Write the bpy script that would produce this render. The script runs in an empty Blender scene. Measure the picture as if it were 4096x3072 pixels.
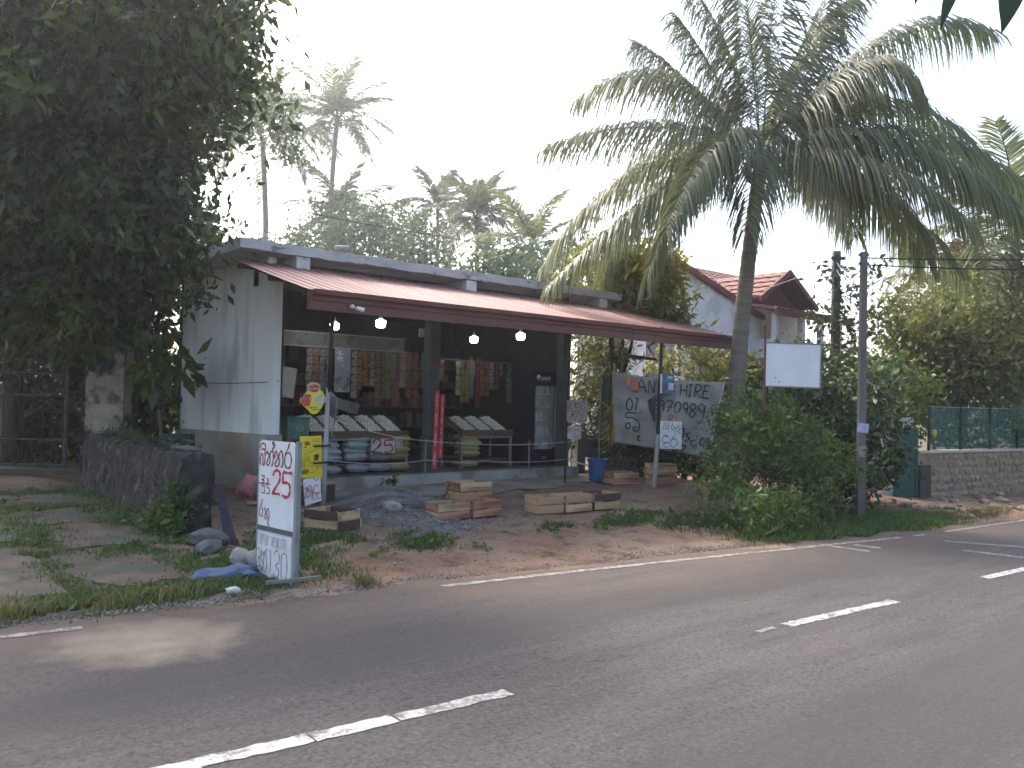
import bpy, math, random
import numpy as np
from mathutils import Vector, Matrix
random.seed(7); np.random.seed(7)
SC = bpy.context.scene
COL = SC.collection
PI = math.pi
rad = math.radians

# ------------------------------------------------------------------ camera
cam_d = bpy.data.cameras.new('camera'); cam = bpy.data.objects.new('camera', cam_d); COL.objects.link(cam)
RT = Vector((0.7560, -0.6543, 0.0218)); FW = Vector((0.6533, 0.7567, 0.0193))
RT = (RT - FW * RT.dot(FW)); RT.normalize(); FW.normalize(); UPV = RT.cross(FW)
m = Matrix((RT, UPV, -FW)).transposed().to_4x4(); m.translation = Vector((0, 0, 1.7)); cam.matrix_world = m
cam_d.sensor_width = 36; cam_d.lens = 29.29; cam_d.clip_end = 2000; cam_d.clip_start = 0.05
SC.camera = cam
# ------------------------------------------------------------------ sky and sun
SUN_AZ, SUN_EL = 5.0, 45.0      # degrees clockwise from +Y, elevation
w = bpy.data.worlds.new('World'); SC.world = w; w.use_nodes = True
nt = w.node_tree; bg = nt.nodes['Background']
sky = nt.nodes.new('ShaderNodeTexSky'); sky.sky_type = 'NISHITA'; sky.sun_disc = False
sky.sun_elevation = rad(SUN_EL); sky.sun_rotation = rad(SUN_AZ)
sky.air_density = 1.0; sky.dust_density = 4.5; sky.ozone_density = 1.0; sky.altitude = 0
nt.links.new(sky.outputs[0], bg.inputs[0]); bg.inputs[1].default_value = 0.14
sl = bpy.data.lights.new('sun', 'SUN'); sl.energy = 1.2; sl.angle = rad(9); sl.color = (1.0, 0.93, 0.82)
so = bpy.data.objects.new('sun', sl); COL.objects.link(so)
sd = Vector((math.sin(rad(SUN_AZ)) * math.cos(rad(SUN_EL)), math.cos(rad(SUN_AZ)) * math.cos(rad(SUN_EL)), math.sin(rad(SUN_EL))))
so.rotation_euler = sd.to_track_quat('Z', 'Y').to_euler(); so.location = sd * 60
SC.view_settings.view_transform = 'Standard'; SC.view_settings.look = 'None'
SC.view_settings.gamma = 1; SC.view_settings.use_curve_mapping = False
SC.view_settings.exposure = 2.1
SC.render.engine = 'CYCLES'
SC.cycles.max_bounces = 8; SC.cycles.transparent_max_bounces = 8
SC.cycles.diffuse_bounces = 3; SC.cycles.glossy_bounces = 2; SC.cycles.transmission_bounces = 4; SC.cycles.volume_bounces = 0
SC.cycles.use_denoising = True; SC.cycles.filter_width = 1.6

# ------------------------------------------------------------------ materials
MATS = {}
def newmat(name):
    mt = bpy.data.materials.new(name); mt.use_nodes = True
    return mt, mt.node_tree, mt.node_tree.nodes['Principled BSDF']
def pmat(name, c1, c2=None, scale=6.0, rough=0.8, bump=0.0, bscale=None, metal=0.0, stretch=None, detail=6.0, lo=0.35, hi=0.65, c3=None, scale3=2.0, lo3=0.5, hi3=0.62, spec=0.3, orand=0.12, bdist=0.02):
    """noise-mottled surface: c1/c2 mixed by noise, c3 as larger stains"""
    if name in MATS: return MATS[name]
    mt, t, b = newmat(name); L = t.links.new; N = t.nodes.new
    b.inputs['Roughness'].default_value = rough; b.inputs['Metallic'].default_value = metal
    b.inputs['Specular IOR Level'].default_value = spec
    tc = N('ShaderNodeTexCoord'); src = tc.outputs['Object']
    if stretch:
        mp = N('ShaderNodeMapping'); mp.inputs['Scale'].default_value = stretch; L(src, mp.inputs[0]); src = mp.outputs[0]
    col = None
    if c2 is None: c2 = tuple(x * 0.82 for x in c1)
    n = N('ShaderNodeTexNoise'); n.inputs['Scale'].default_value = scale; n.inputs['Detail'].default_value = detail; L(src, n.inputs[0])
    r = N('ShaderNodeMapRange'); r.inputs[1].default_value = lo; r.inputs[2].default_value = hi; L(n.outputs[0], r.inputs[0])
    mx = N('ShaderNodeMix'); mx.data_type = 'RGBA'; mx.inputs[6].default_value = (*c1, 1); mx.inputs[7].default_value = (*c2, 1); L(r.outputs[0], mx.inputs[0])
    out = mx.outputs[2]
    if c3:
        n3 = N('ShaderNodeTexNoise'); n3.inputs['Scale'].default_value = scale3; n3.inputs['Detail'].default_value = 5; L(src, n3.inputs[0])
        r3 = N('ShaderNodeMapRange'); r3.inputs[1].default_value = lo3; r3.inputs[2].default_value = hi3; L(n3.outputs[0], r3.inputs[0])
        m3 = N('ShaderNodeMix'); m3.data_type = 'RGBA'; L(r3.outputs[0], m3.inputs[0]); L(out, m3.inputs[6]); m3.inputs[7].default_value = (*c3, 1); out = m3.outputs[2]
    if orand:
        oi = N('ShaderNodeObjectInfo'); hv = N('ShaderNodeHueSaturation'); rr_ = N('ShaderNodeMapRange'); rr_.inputs[3].default_value = 1 - orand; rr_.inputs[4].default_value = 1 + orand; L(oi.outputs['Random'], rr_.inputs[0]); L(rr_.outputs[0], hv.inputs['Value']); L(out, hv.inputs['Color']); out = hv.outputs[0]
    L(out, b.inputs['Base Color'])
    if bump:
        nb = N('ShaderNodeTexNoise'); nb.inputs['Scale'].default_value = bscale or scale * 4; nb.inputs['Detail'].default_value = 5; L(src, nb.inputs[0])
        bp = N('ShaderNodeBump'); bp.inputs['Strength'].default_value = bump; bp.inputs['Distance'].default_value = bdist; L(nb.outputs[0], bp.inputs['Height']); L(bp.outputs[0], b.inputs['Normal'])
    MATS[name] = mt
    return mt
def leafmat(name, dark, light, trans=0.35, rough=0.5):
    if name in MATS: return MATS[name]
    mt, t, b = newmat(name); L = t.links.new; N = t.nodes.new
    at = N('ShaderNodeAttribute'); at.attribute_name = 'rnd'
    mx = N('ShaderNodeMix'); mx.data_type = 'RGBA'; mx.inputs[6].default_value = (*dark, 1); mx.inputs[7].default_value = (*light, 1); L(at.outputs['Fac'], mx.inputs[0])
    L(mx.outputs[2], b.inputs['Base Color']); b.inputs['Roughness'].default_value = rough; b.inputs['Specular IOR Level'].default_value = 0.35
    tr = N('ShaderNodeBsdfTranslucent')
    hs = N('ShaderNodeHueSaturation'); hs.inputs['Hue'].default_value = 0.48; hs.inputs['Saturation'].default_value = 1.15; hs.inputs['Value'].default_value = 1.7; L(mx.outputs[2], hs.inputs['Color']); L(hs.outputs[0], tr.inputs[0])
    ms = N('ShaderNodeMixShader'); ms.inputs[0].default_value = trans; L(b.outputs[0], ms.inputs[1]); L(tr.outputs[0], ms.inputs[2])
    L(ms.outputs[0], t.nodes['Material Output'].inputs[0])
    MATS[name] = mt
    return mt
def emat(name, col, strength):
    mt, t, b = newmat(name)
    b.inputs['Base Color'].default_value = (*col, 1); b.inputs['Emission Color'].default_value = (*col, 1); b.inputs['Emission Strength'].default_value = strength
    MATS[name] = mt
    return mt
def flat(name, c, rough=0.6, **k): return pmat(name, c, tuple(x * 0.85 for x in c), 9, rough, **k)

# ------------------------------------------------------------------ mesh building
class MB:
    def __init__(s): s.v = []; s.f = []
    def add(s, vs, fs):
        o = len(s.v); s.v += [tuple(p) for p in vs]; s.f += [tuple(i + o for i in f) for f in fs]; return s
    def box(s, c, d, rz=0, rx=0, ry=0, taper=1.0):
        hx, hy, hz = d[0] / 2, d[1] / 2, d[2] / 2
        M = Matrix.Rotation(rz, 3, 'Z') @ Matrix.Rotation(ry, 3, 'Y') @ Matrix.Rotation(rx, 3, 'X')
        vs = []
        for z in (-1, 1):
            k = taper if z > 0 else 1
            for x, y in ((-1, -1), (1, -1), (1, 1), (-1, 1)):
                vs.append(Vector(c) + M @ Vector((x * hx * k, y * hy * k, z * hz)))
        return s.add(vs, [(3, 2, 1, 0), (4, 5, 6, 7), (0, 1, 5, 4), (1, 2, 6, 5), (2, 3, 7, 6), (3, 0, 4, 7)])
    def tube(s, pts, r, n=8, cap=True):
        pts = [Vector(p) for p in pts]; k = len(pts); rs = r if isinstance(r, (list, tuple)) else [r] * k
        ref = Vector((0, 0, 1)); vs = []
        for i, p in enumerate(pts):
            t = (pts[min(i + 1, k - 1)] - pts[max(i - 1, 0)]).normalized()
            a = t.cross(ref)
            if a.length < 1e-3: a = t.cross(Vector((1, 0, 0)))
            a.normalize(); b = t.cross(a)
            for j in range(n):
                q = 2 * PI * j / n; vs.append(p + (a * math.cos(q) + b * math.sin(q)) * rs[i])
        fs = [(i * n + j, i * n + (j + 1) % n, (i + 1) * n + (j + 1) % n, (i + 1) * n + j) for i in range(k - 1) for j in range(n)]
        if cap: fs += [tuple(range(n))[::-1], tuple((k - 1) * n + j for j in range(n))]
        return s.add(vs, fs)
    def lathe(s, prof, c=(0, 0, 0), n=20):
        vs = [(c[0] + r * math.cos(2 * PI * j / n), c[1] + r * math.sin(2 * PI * j / n), c[2] + z) for r, z in prof for j in range(n)]
        k = len(prof)
        fs = [(i * n + j, i * n + (j + 1) % n, (i + 1) * n + (j + 1) % n, (i + 1) * n + j) for i in range(k - 1) for j in range(n)]
        return s.add(vs, fs)
    def prism(s, poly, axis, a, b):
        """poly of 2-D points extruded along axis 'x','y','z' from a to b"""
        def P(p, q):
            return {'x': (q, p[0], p[1]), 'y': (p[0], q, p[1]), 'z': (p[0], p[1], q)}[axis]
        n = len(poly)
        return s.add([P(p, a) for p in poly] + [P(p, b) for p in poly],
                     [tuple(range(n))[::-1], tuple(range(n, 2 * n))] + [(i, (i + 1) % n, n + (i + 1) % n, n + i) for i in range(n)])
    def build(s, name, mt, parent=None, smooth=False, loc=None, fixn=True):
        me = bpy.data.meshes.new(name); me.from_pydata(s.v, [], s.f)
        if fixn:
            import bmesh
            bm = bmesh.new(); bm.from_mesh(me); bmesh.ops.recalc_face_normals(bm, faces=bm.faces); bm.to_mesh(me); bm.free()
        if smooth: me.polygons.foreach_set('use_smooth', [True] * len(me.polygons))
        me.materials.append(mt)
        o = bpy.data.objects.new(name, me); COL.objects.link(o)
        if parent: o.parent = parent
        if loc: o.location = loc
        return o
def tag(o, label=None, cat=None, group=None, kind=None):
    if label: o['label'] = label
    if cat: o['category'] = cat
    if group: o['group'] = group
    if kind: o['kind'] = kind
    return o
def thing(name, label, cat, loc=(0, 0, 0), rz=0, group=None):
    o = bpy.data.objects.new(name, None); COL.objects.link(o); o.location = loc; o.rotation_euler = (0, 0, rz)
    return tag(o, label, cat, group)
def share(src, name=None, parent=None, loc=(0, 0, 0), rot=(0, 0, 0), scale=(1, 1, 1)):
    o = src.copy(); COL.objects.link(o); o.parent = parent; o.location = loc; o.rotation_euler = rot; o.scale = scale
    return o
def npmesh(name, V, Fq, mt, parent=None, rnd=None, smooth=False):
    """V (n,3), Fq (m,k) faces as arrays"""
    me = bpy.data.meshes.new(name); k = Fq.shape[1]; m_ = len(Fq)
    me.vertices.add(len(V)); me.vertices.foreach_set('co', np.ascontiguousarray(V, dtype=np.float32).ravel())
    me.loops.add(m_ * k); me.loops.foreach_set('vertex_index', np.ascontiguousarray(Fq, dtype=np.int32).ravel())
    me.polygons.add(m_); me.polygons.foreach_set('loop_start', np.arange(0, m_ * k, k, dtype=np.int32))
    if smooth: me.polygons.foreach_set('use_smooth', np.ones(m_, dtype=bool))
    me.update(calc_edges=True)
    if rnd is not None:
        a = me.attributes.new('rnd', 'FLOAT', 'POINT'); a.data.foreach_set('value', np.ascontiguousarray(rnd, dtype=np.float32))
    me.materials.append(mt)
    o = bpy.data.objects.new(name, me); COL.objects.link(o)
    if parent: o.parent = parent
    return o
def sstep(a, b, x):
    t = min(1, max(0, (x - a) / (b - a))); return t * t * (3 - 2 * t)
def CP(dr, du, dd=0.0, c=(0, 0, 0)):
    """metres to the right / up / away as the photographer stood, round point c"""
    r = Vector((0.756, -0.654, 0)); f = Vector((0.653, 0.757, 0))
    return Vector(c) + r * dr + f * dd + Vector((0, 0, du))
FACE = math.atan2(-0.654, 0.757)      # turn of a board that looks towards the road corner
# ------------------------------------------------------------------ foliage
def leaves(P, size, rng, elong=2.2, droop=0.5, jitter=0.5):
    """P (n,3) leaf positions -> rhombic folded leaves"""
    n = len(P)
    d = rng.normal(size=(n, 3)); d[:, 2] -= droop; d /= np.linalg.norm(d, axis=1)[:, None]
    u = rng.normal(size=(n, 3)); s = np.cross(d, u); s /= np.linalg.norm(s, axis=1)[:, None]
    nn = np.cross(d, s)
    ln = size * (1 + jitter * rng.normal(size=n)).clip(0.4, 1.8); wd = ln / elong
    b = P; tip = P + d * ln[:, None]
    mid = P + d * (ln * 0.45)[:, None] - nn * (wd * 0.18)[:, None]
    l = mid + s * (wd * 0.5)[:, None] + nn * (wd * 0.3)[:, None]; r = mid - s * (wd * 0.5)[:, None] + nn * (wd * 0.3)[:, None]
    V = np.stack([b, l, tip, r], 1).reshape(-1, 3)
    i = np.arange(n)[:, None] * 4
    F = np.concatenate([i + np.array([[0, 2, 1]]), i + np.array([[0, 3, 2]])], 0)
    return V, F
def clumpy(blobs, rng, clump_r=0.35, per=60, shell=0.55):
    """points in clumps spread through ellipsoids: blobs = (centre, radii, number of leaves)"""
    out = []; shade = []
    for c, r, n in blobs:
        k = max(3, int(n / per)); u = rng.normal(size=(k, 3)); u /= np.linalg.norm(u, axis=1)[:, None]
        q = rng.uniform(shell ** 3, 1, size=k) ** (1 / 3); cc = np.array(c) + u * q[:, None] * np.array(r)
        tone = rng.uniform(0, 1, size=k); idx = rng.integers(0, k, size=n)
        sc_ = clump_r * rng.uniform(0.5, 1.3, size=k)
        out.append(cc[idx] + rng.normal(size=(n, 3)) * sc_[idx][:, None] * np.array([1, 1, 0.7])); shade.append(tone[idx])
    return np.concatenate(out), np.concatenate(shade)
def crown(name, blobs, size, mt, parent, seed, clump_r=0.35, per=60, elong=2.2, droop=0.5, shell=0.55):
    rng = np.random.default_rng(seed); P, sh = clumpy(blobs, rng, clump_r, per, shell)
    V, F = leaves(P, size, rng, elong, droop); rn = (0.62 * sh ** 1.6 + 0.38 * rng.uniform(size=len(P)) ** 1.3).repeat(4)
    return npmesh(name, V, F, mt, parent, rn)
def limbs(mb, base, tips, r0, rng, segs=6, wob=0.12):
    for tp in tips:
        p = [Vector(base)]; tp = Vector(tp)
        for i in range(1, segs + 1):
            t = i / segs; q = Vector(base).lerp(tp, t); q += Vector(rng.normal(size=3)) * wob * (1 if i < segs else 0); q.z += 0.12 * math.sin(t * PI) * (tp - Vector(base)).length * 0.3; p.append(q)
        mb.tube(p, [r0 * (1 - 0.82 * i / segs) for i in range(segs + 1)], 7)
def bezier(a, b, c, n):
    a, b, c = Vector(a), Vector(b), Vector(c)
    return [a * (1 - t) ** 2 + b * 2 * t * (1 - t) + c * t * t for t in [i / n for i in range(n + 1)]]
def frond_np(pts, nleaf, llen, wid, rng, hang=0.9, segs=3, bare=0.14, twist=0.0):
    """pinnate palm leaf along a curve: rachis strip plus hanging leaflets (all quads)"""
    pts = [np.array(p) for p in pts]; k = len(pts) - 1
    V = []; F = []; R = []
    def at(t):
        x = t * k; i = min(int(x), k - 1); return pts[i] * (1 - (x - i)) + pts[i + 1] * (x - i), (pts[i + 1] - pts[i]) / np.linalg.norm(pts[i + 1] - pts[i])
    up = np.array([0, 0, 1.0])
    # rachis: 3-sided prism
    for i in range(k + 1):
        p, t = at(min(i / k, 0.9999)); s = np.cross(t, up); s /= max(1e-4, np.linalg.norm(s)); nn = np.cross(s, t)
        w_ = wid * 0.6 * (1 - 0.85 * i / k) + 0.004
        V += [p + s * w_, p - s * w_, p - nn * w_]; R += [0.45] * 3
        if i:
            o = (i - 1) * 3
            F += [(o, o + 1, o + 4, o + 3), (o + 1, o + 2, o + 5, o + 4), (o + 2, o, o + 3, o + 5)]
    for j in range(nleaf):
        t = bare + (1 - bare) * (j + 0.5) / nleaf; p, tg = at(min(t, 0.999)); s = np.cross(tg, up); s /= max(1e-4, np.linalg.norm(s))
        env = (math.sin(PI * min(1, 0.22 + 0.74 * t)) ** 0.5) if t < 0.96 else 0.5
        for sg in (-1, 1):
            if rng.random() < 0.05: continue
            L = llen * max(0.25, env) * rng.uniform(0.8, 1.12); lw = wid * 0.75 * rng.uniform(0.7, 1.2)
            d = s * sg * 0.75 + tg * (0.30 + 0.55 * t) + up * rng.normal(0.10, 0.10); d /= np.linalg.norm(d)
            q = p + rng.normal(size=3) * 0.006; o = len(V); h = hang * rng.uniform(0.75, 1.3)
            rr = rng.random(); jt = rng.normal(size=3) * 0.15
            for sgm in range(segs + 1):
                ww = lw * (0.6, 1.0, 0.75, 0.1)[min(3, round(3 * sgm / segs))]
                wdir = (tg - d * np.dot(tg, d)) + 0.45 * (s - d * np.dot(s, d)) + jt; wdir /= max(1e-3, np.linalg.norm(wdir)); V += [q + wdir * ww, q - wdir * ww]; R += [rr, rr]
                if sgm: a = o + 2 * (sgm - 1); F.append((a, a + 1, a + 3, a + 2))
                q = q + d * L * ((0.22, 0.33, 0.45)[sgm] if segs == 3 and sgm < 3 else 1 / segs); d = d - up * h * (1.5 if sgm == 0 else 0.9); d /= np.linalg.norm(d)
    return np.array(V), np.array(F), np.array(R)
def frond(name, pts, nleaf, llen, wid, mt, parent, seed, **k):
    V, F, R = frond_np(pts, nleaf, llen, wid, np.random.default_rng(seed), **k)
    return npmesh(name, V, F, mt, parent, R)

# ------------------------------------------------------------------ lettering
def smooth(pl, it=6):
    P = [np.array(p, float) for p in pl]
    if len(P) < 3: return P
    out = []; closed = np.linalg.norm(P[0] - P[-1]) < 1e-6
    for i in range(len(P) - 1):
        p0 = P[i - 1] if i else (P[-2] if closed else P[0]); p1, p2 = P[i], P[i + 1]; p3 = P[i + 2] if i + 2 < len(P) else (P[1] if closed else P[-1])
        for j in range(it):
            t = j / it; out.append(0.5 * (2 * p1 + (p2 - p0) * t + (2 * p0 - 5 * p1 + 4 * p2 - p3) * t * t + (3 * p1 - p0 - 3 * p2 + p3) * t ** 3))
    return out + [P[-1]]
def strokes(name, polys, fn, wd, mt, parent, y=-0.004, sm=True, wvar=0.25):
    """brush strokes as thin raised ribbons; fn maps sheet coordinates to (x, z) in metres on the board"""
    mb = MB(); rng = random.Random(len(polys) * 7 + len(name))
    for pi_, pl in enumerate(polys):
        pts = smooth(pl) if sm else [np.array(p, float) for p in pl]
        Q = [np.array(fn(*p)) for p in pts]; n = len(Q); vs = []
        for i, q in enumerate(Q):
            t = Q[min(i + 1, n - 1)] - Q[max(i - 1, 0)]; l = np.linalg.norm(t); t = t / l if l > 1e-9 else np.array([1, 0])
            nr = np.array([-t[1], t[0]]) * wd * 0.5 * (1 + wvar * math.sin(i * 0.7 + pi_)); a, b = q + nr, q - nr
            yy = y - 0.0002 * pi_
            vs += [(a[0], yy, a[1]), (b[0], yy, b[1])]
        mb.add(vs, [(2 * i, 2 * i + 1, 2 * i + 3, 2 * i + 2) for i in range(n - 1)])
    return mb.build(name, mt, parent, fixn=False)
def text(name, s, size, mt, parent, loc, rot=(PI / 2, 0, 0), align='CENTER', sx=1.0, shear=0.0):
    cu = bpy.data.curves.new(name, 'FONT'); cu.body = s; cu.size = size; cu.align_x = align; cu.align_y = 'CENTER'; cu.extrude = 0.0008; cu.shear = shear
    tmp = bpy.data.objects.new(name + '_t', cu); COL.objects.link(tmp)
    dg = bpy.context.evaluated_depsgraph_get(); me = bpy.data.meshes.new_from_object(tmp.evaluated_get(dg)); bpy.data.objects.remove(tmp); me.name = name
    me.materials.clear(); me.materials.append(mt); o = bpy.data.objects.new(name, me); COL.objects.link(o); o.parent = parent; o.location = loc; o.rotation_euler = rot; o.scale = (sx, 1, 1)
    return o
# ================================================================== SETTING
def edge_y(x): return 6.77 - 0.074 * min(x, 16) + 0.01 * max(0, x - 16)
def mid_y(x): return 3.92 - 0.03 * x
def road_z(x): return -0.02 * max(-25.0, min(26.0, x))
def ground_z(x, y):
    b = road_z(x); e = edge_y(x)
    s = sstep(e + 0.2, e + 4.6, y)
    lvl = 0.09 if x > 4.2 else 0.09 + 0.11 * sstep(4.2, 3.0, x) * sstep(9, 15, y)
    lvl = lvl + (-0.25 - lvl) * sstep(14.0, 17.5, x) * (1 - sstep(13, 22, y))
    z = b + (lvl - b) * s
    if y < e: z = b - 0.05
    if y > 22: z += 0.4 * sstep(22, 60, y)
    return z
def ground_mat():
    mt, t, b = newmat('earth'); L = t.links.new; N = t.nodes.new
    tc = N('ShaderNodeTexCoord'); src = tc.outputs['Object']
    def noise(sc, det=6, rgh=0.6):
        n = N('ShaderNodeTexNoise'); n.inputs['Scale'].default_value = sc; n.inputs['Detail'].default_value = det; n.inputs['Roughness'].default_value = rgh; L(src, n.inputs[0]); return n.outputs[0]
    def rng(v, a, b_):
        r = N('ShaderNodeMapRange'); r.inputs[1].default_value = a; r.inputs[2].default_value = b_; L(v, r.inputs[0]); return r.outputs[0]
    def mix(f, a, c):
        m_ = N('ShaderNodeMix'); m_.data_type = 'RGBA'; L(f, m_.inputs[0])
        if isinstance(a, tuple): m_.inputs[6].default_value = (*a, 1)
        else: L(a, m_.inputs[6])
        if isinstance(c, tuple): m_.inputs[7].default_value = (*c, 1)
        else: L(c, m_.inputs[7])
        return m_.outputs[2]
    c = mix(rng(noise(0.9), 0.38, 0.6), (0.195, 0.115, 0.078), (0.235, 0.16, 0.112))
    c = mix(rng(noise(0.35, 4), 0.5, 0.62), c, (0.28, 0.195, 0.13))
    c = mix(rng(noise(2.6, 8, 0.7), 0.52, 0.66), c, (0.085, 0.06, 0.043))
    c = mix(rng(noise(7, 8, 0.8), 0.56, 0.68), c, (0.25, 0.20, 0.155))
    c = mix(rng(noise(28, 5, 0.8), 0.58, 0.72), c, (0.30, 0.255, 0.21))
    c = mix(rng(noise(40, 5, 0.8), 0.6, 0.75), c, (0.07, 0.055, 0.04))
    sep = N('ShaderNodeSeparateXYZ'); L(src, sep.inputs[0])
    # leaf-mould soil under the trees on the driveway side and behind the plots
    left = rng(sep.outputs[0], 3.4, 1.6); back = rng(sep.outputs[1], 14.0, 19.0)
    mx = N('ShaderNodeMath'); mx.operation = 'MAXIMUM'; L(left, mx.inputs[0]); L(back, mx.inputs[1])
    c = mix(mx.outputs[0], c, mix(rng(noise(1.3), 0.42, 0.6), (0.12, 0.09, 0.06), (0.06, 0.07, 0.03)))
    L(c, b.inputs['Base Color']); b.inputs['Roughness'].default_value = 0.95; b.inputs['Specular IOR Level'].default_value = 0.15
    bp = N('ShaderNodeBump'); bp.inputs['Strength'].default_value = 0.8; bp.inputs['Distance'].default_value = 0.05; L(noise(22, 8, 0.75), bp.inputs['Height']); L(bp.outputs[0], b.inputs['Normal'])
    return mt
def axis(bands):
    out = []
    for a, b, st in bands: out += list(np.arange(a, b - 1e-6, st))
    return np.array(out + [bands[-1][1]])
gx = axis([(-250, -30, 22), (-30, -6, 3), (-6, 0, 1), (0, 20, 0.16), (20, 30, 0.6), (30, 60, 4), (60, 300, 24)])
gy = axis([(-60, -10, 10), (-10, 3.8, 1.5), (3.8, 13, 0.14), (13, 24, 0.6), (24, 60, 4), (60, 300, 24)])
rngG = np.random.default_rng(3)
GX, GY = np.meshgrid(gx, gy, indexing='ij')
GZ = np.vectorize(ground_z)(GX, GY)
near = (GX > 0) & (GX < 20) & (GY < 13)
fx = np.sin(GX * 2.3 + 1.3 * np.sin(GY * 1.7)) * np.sin(GY * 2.9 + 0.7 * np.sin(GX * 1.9))
rough_ = np.clip((GY - np.vectorize(edge_y)(GX) - 0.15) / 0.8, 0, 1)
GZ = GZ + near * rough_ * (0.012 * fx + rngG.normal(size=GX.shape) * 0.010)
nx_, ny_ = len(gx), len(gy)
ii, jj = np.meshgrid(np.arange(nx_ - 1), np.arange(ny_ - 1), indexing='ij'); a_ = (ii * ny_ + jj).ravel()
F_ = np.stack([a_, a_ + ny_, a_ + ny_ + 1, a_ + 1], 1)
ground = npmesh('ground', np.stack([GX, GY, GZ], -1).reshape(-1, 3), F_, ground_mat(), smooth=True)
tag(ground, 'bare brown earth and trodden soil around the roadside shop', kind='structure')

# road ------------------------------------------------------------------
def road_mat():
    mt, t, b = newmat('asphalt'); L = t.links.new; N = t.nodes.new
    tc = N('ShaderNodeTexCoord'); src = tc.outputs['Object']
    def noise(sc, det=6, rgh=0.6, st=None):
        s_ = src
        if st: mp = N('ShaderNodeMapping'); mp.inputs['Scale'].default_value = st; L(src, mp.inputs[0]); s_ = mp.outputs[0]
        n = N('ShaderNodeTexNoise'); n.inputs['Scale'].default_value = sc; n.inputs['Detail'].default_value = det; n.inputs['Roughness'].default_value = rgh; L(s_, n.inputs[0]); return n.outputs[0]
    def rng(v, a, b_, lo=0, hi=1):
        r = N('ShaderNodeMapRange'); r.inputs[1].default_value = a; r.inputs[2].default_value = b_; r.inputs[3].default_value = lo; r.inputs[4].default_value = hi; L(v, r.inputs[0]); return r.outputs[0]
    def mix(f, a, c):
        m_ = N('ShaderNodeMix'); m_.data_type = 'RGBA'; L(f, m_.inputs[0])
        if isinstance(a, tuple): m_.inputs[6].default_value = (*a, 1)
        else: L(a, m_.inputs[6])
        m_.inputs[7].default_value = (*c, 1); return m_.outputs[2]
    def math_(op, a, c):
        m_ = N('ShaderNodeMath'); m_.operation = op
        for i, q in enumerate((a, c)):
            if isinstance(q, (int, float)): m_.inputs[i].default_value = q
            else: L(q, m_.inputs[i])
        return m_.outputs[0]
    sep = N('ShaderNodeSeparateXYZ'); L(src, sep.inputs[0]); X, Y = sep.outputs[0], sep.outputs[1]
    c = mix(rng(noise(0.7, 4, 0.5, (0.35, 1, 1)), 0.38, 0.62), (0.0693, 0.0630, 0.0611), (0.0882, 0.0810, 0.0761))
    c = mix(math_('MULTIPLY', rng(noise(38, 3, 0.6), 0.5, 0.62), 0.42), c, (0.1365, 0.1250, 0.1156))
    c = mix(math_('MULTIPLY', rng(noise(5, 6, 0.7, (0.12, 1, 1)), 0.45, 0.7), 0.6), c, (0.0494, 0.0450, 0.0432))
    c = mix(math_('MULTIPLY', rng(noise(31, 3, 0.6), 0.52, 0.62), 0.5), c, (0.0357, 0.0320, 0.0320))
    c = mix(math_('MULTIPLY', rng(noise(9, 3, 0.6), 0.64, 0.7), 0.45), c, (0.0294, 0.0270, 0.0263))
    # wheel tracks polished darker
    tr = rng(math_('ABSOLUTE', math_('SUBTRACT', Y, 2.1), 0), 0.75, 0.35); tr = math_('MULTIPLY', math_('MAXIMUM', tr, rng(math_('ABSOLUTE', math_('SUBTRACT', Y, 5.0), 0), 0.6, 0.2)), 0.6)
    c = mix(tr, c, (0.0578, 0.0530, 0.0517))
    # reddish dust swept to the road edge
    e = math_('SUBTRACT', math_('SUBTRACT', 6.77, math_('MULTIPLY', X, 0.074)), Y)     # distance inside the edge
    d = math_('MULTIPLY', rng(e, 1.5, -0.1), rng(noise(0.9, 6, 0.65, (0.5, 1, 1)), 0.3, 0.62))
    c = mix(math_('MULTIPLY', d, 0.85), c, (0.1313, 0.0970, 0.0761))
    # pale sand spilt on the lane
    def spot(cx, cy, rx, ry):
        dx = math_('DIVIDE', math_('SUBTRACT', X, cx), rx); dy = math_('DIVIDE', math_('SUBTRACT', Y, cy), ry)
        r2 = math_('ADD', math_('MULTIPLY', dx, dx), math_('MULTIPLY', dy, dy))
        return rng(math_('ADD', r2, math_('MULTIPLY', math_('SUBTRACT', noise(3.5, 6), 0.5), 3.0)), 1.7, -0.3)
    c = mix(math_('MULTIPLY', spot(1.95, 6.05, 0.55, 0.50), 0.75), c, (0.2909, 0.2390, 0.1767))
    L(c, b.inputs['Base Color']); b.inputs['Roughness'].default_value = 0.95; b.inputs['Specular IOR Level'].default_value = 0.12
    bp = N('ShaderNodeBump'); bp.inputs['Strength'].default_value = 0.5; bp.inputs['Distance'].default_value = 0.008; L(noise(60, 5, 0.85), bp.inputs['Height']); L(bp.outputs[0], b.inputs['Normal'])
    return mt
xs = np.concatenate([np.arange(-60, 0, 4), np.arange(0, 20, 0.07), np.arange(20, 80, 3)]); rgE = random.Random(12)
V = []; Fr = []
for i, x in enumerate(xs):
    e = edge_y(x) + 0.28 + 0.10 * math.sin(x * 1.7) + 0.06 * math.sin(x * 4.1 + 1) + 0.03 * math.sin(x * 9.7) + 0.02 * math.sin(x * 23 + 2) + rgE.uniform(-.02, .02)
    near_ = mid_y(x) - 6.0
    for j in range(9):
        y = near_ + (e - 0.06 - near_) * j / 7 if j < 8 else e
        V.append((x, y, road_z(x) + (0.004 if j < 8 else -0.04)))
    if i:
        for j in range(8): a = (i - 1) * 9 + j; Fr.append((a, a + 9, a + 10, a + 1))
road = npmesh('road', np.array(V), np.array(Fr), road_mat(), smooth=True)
tag(road, 'grey two-lane asphalt road with dusty edge', kind='structure')
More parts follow.
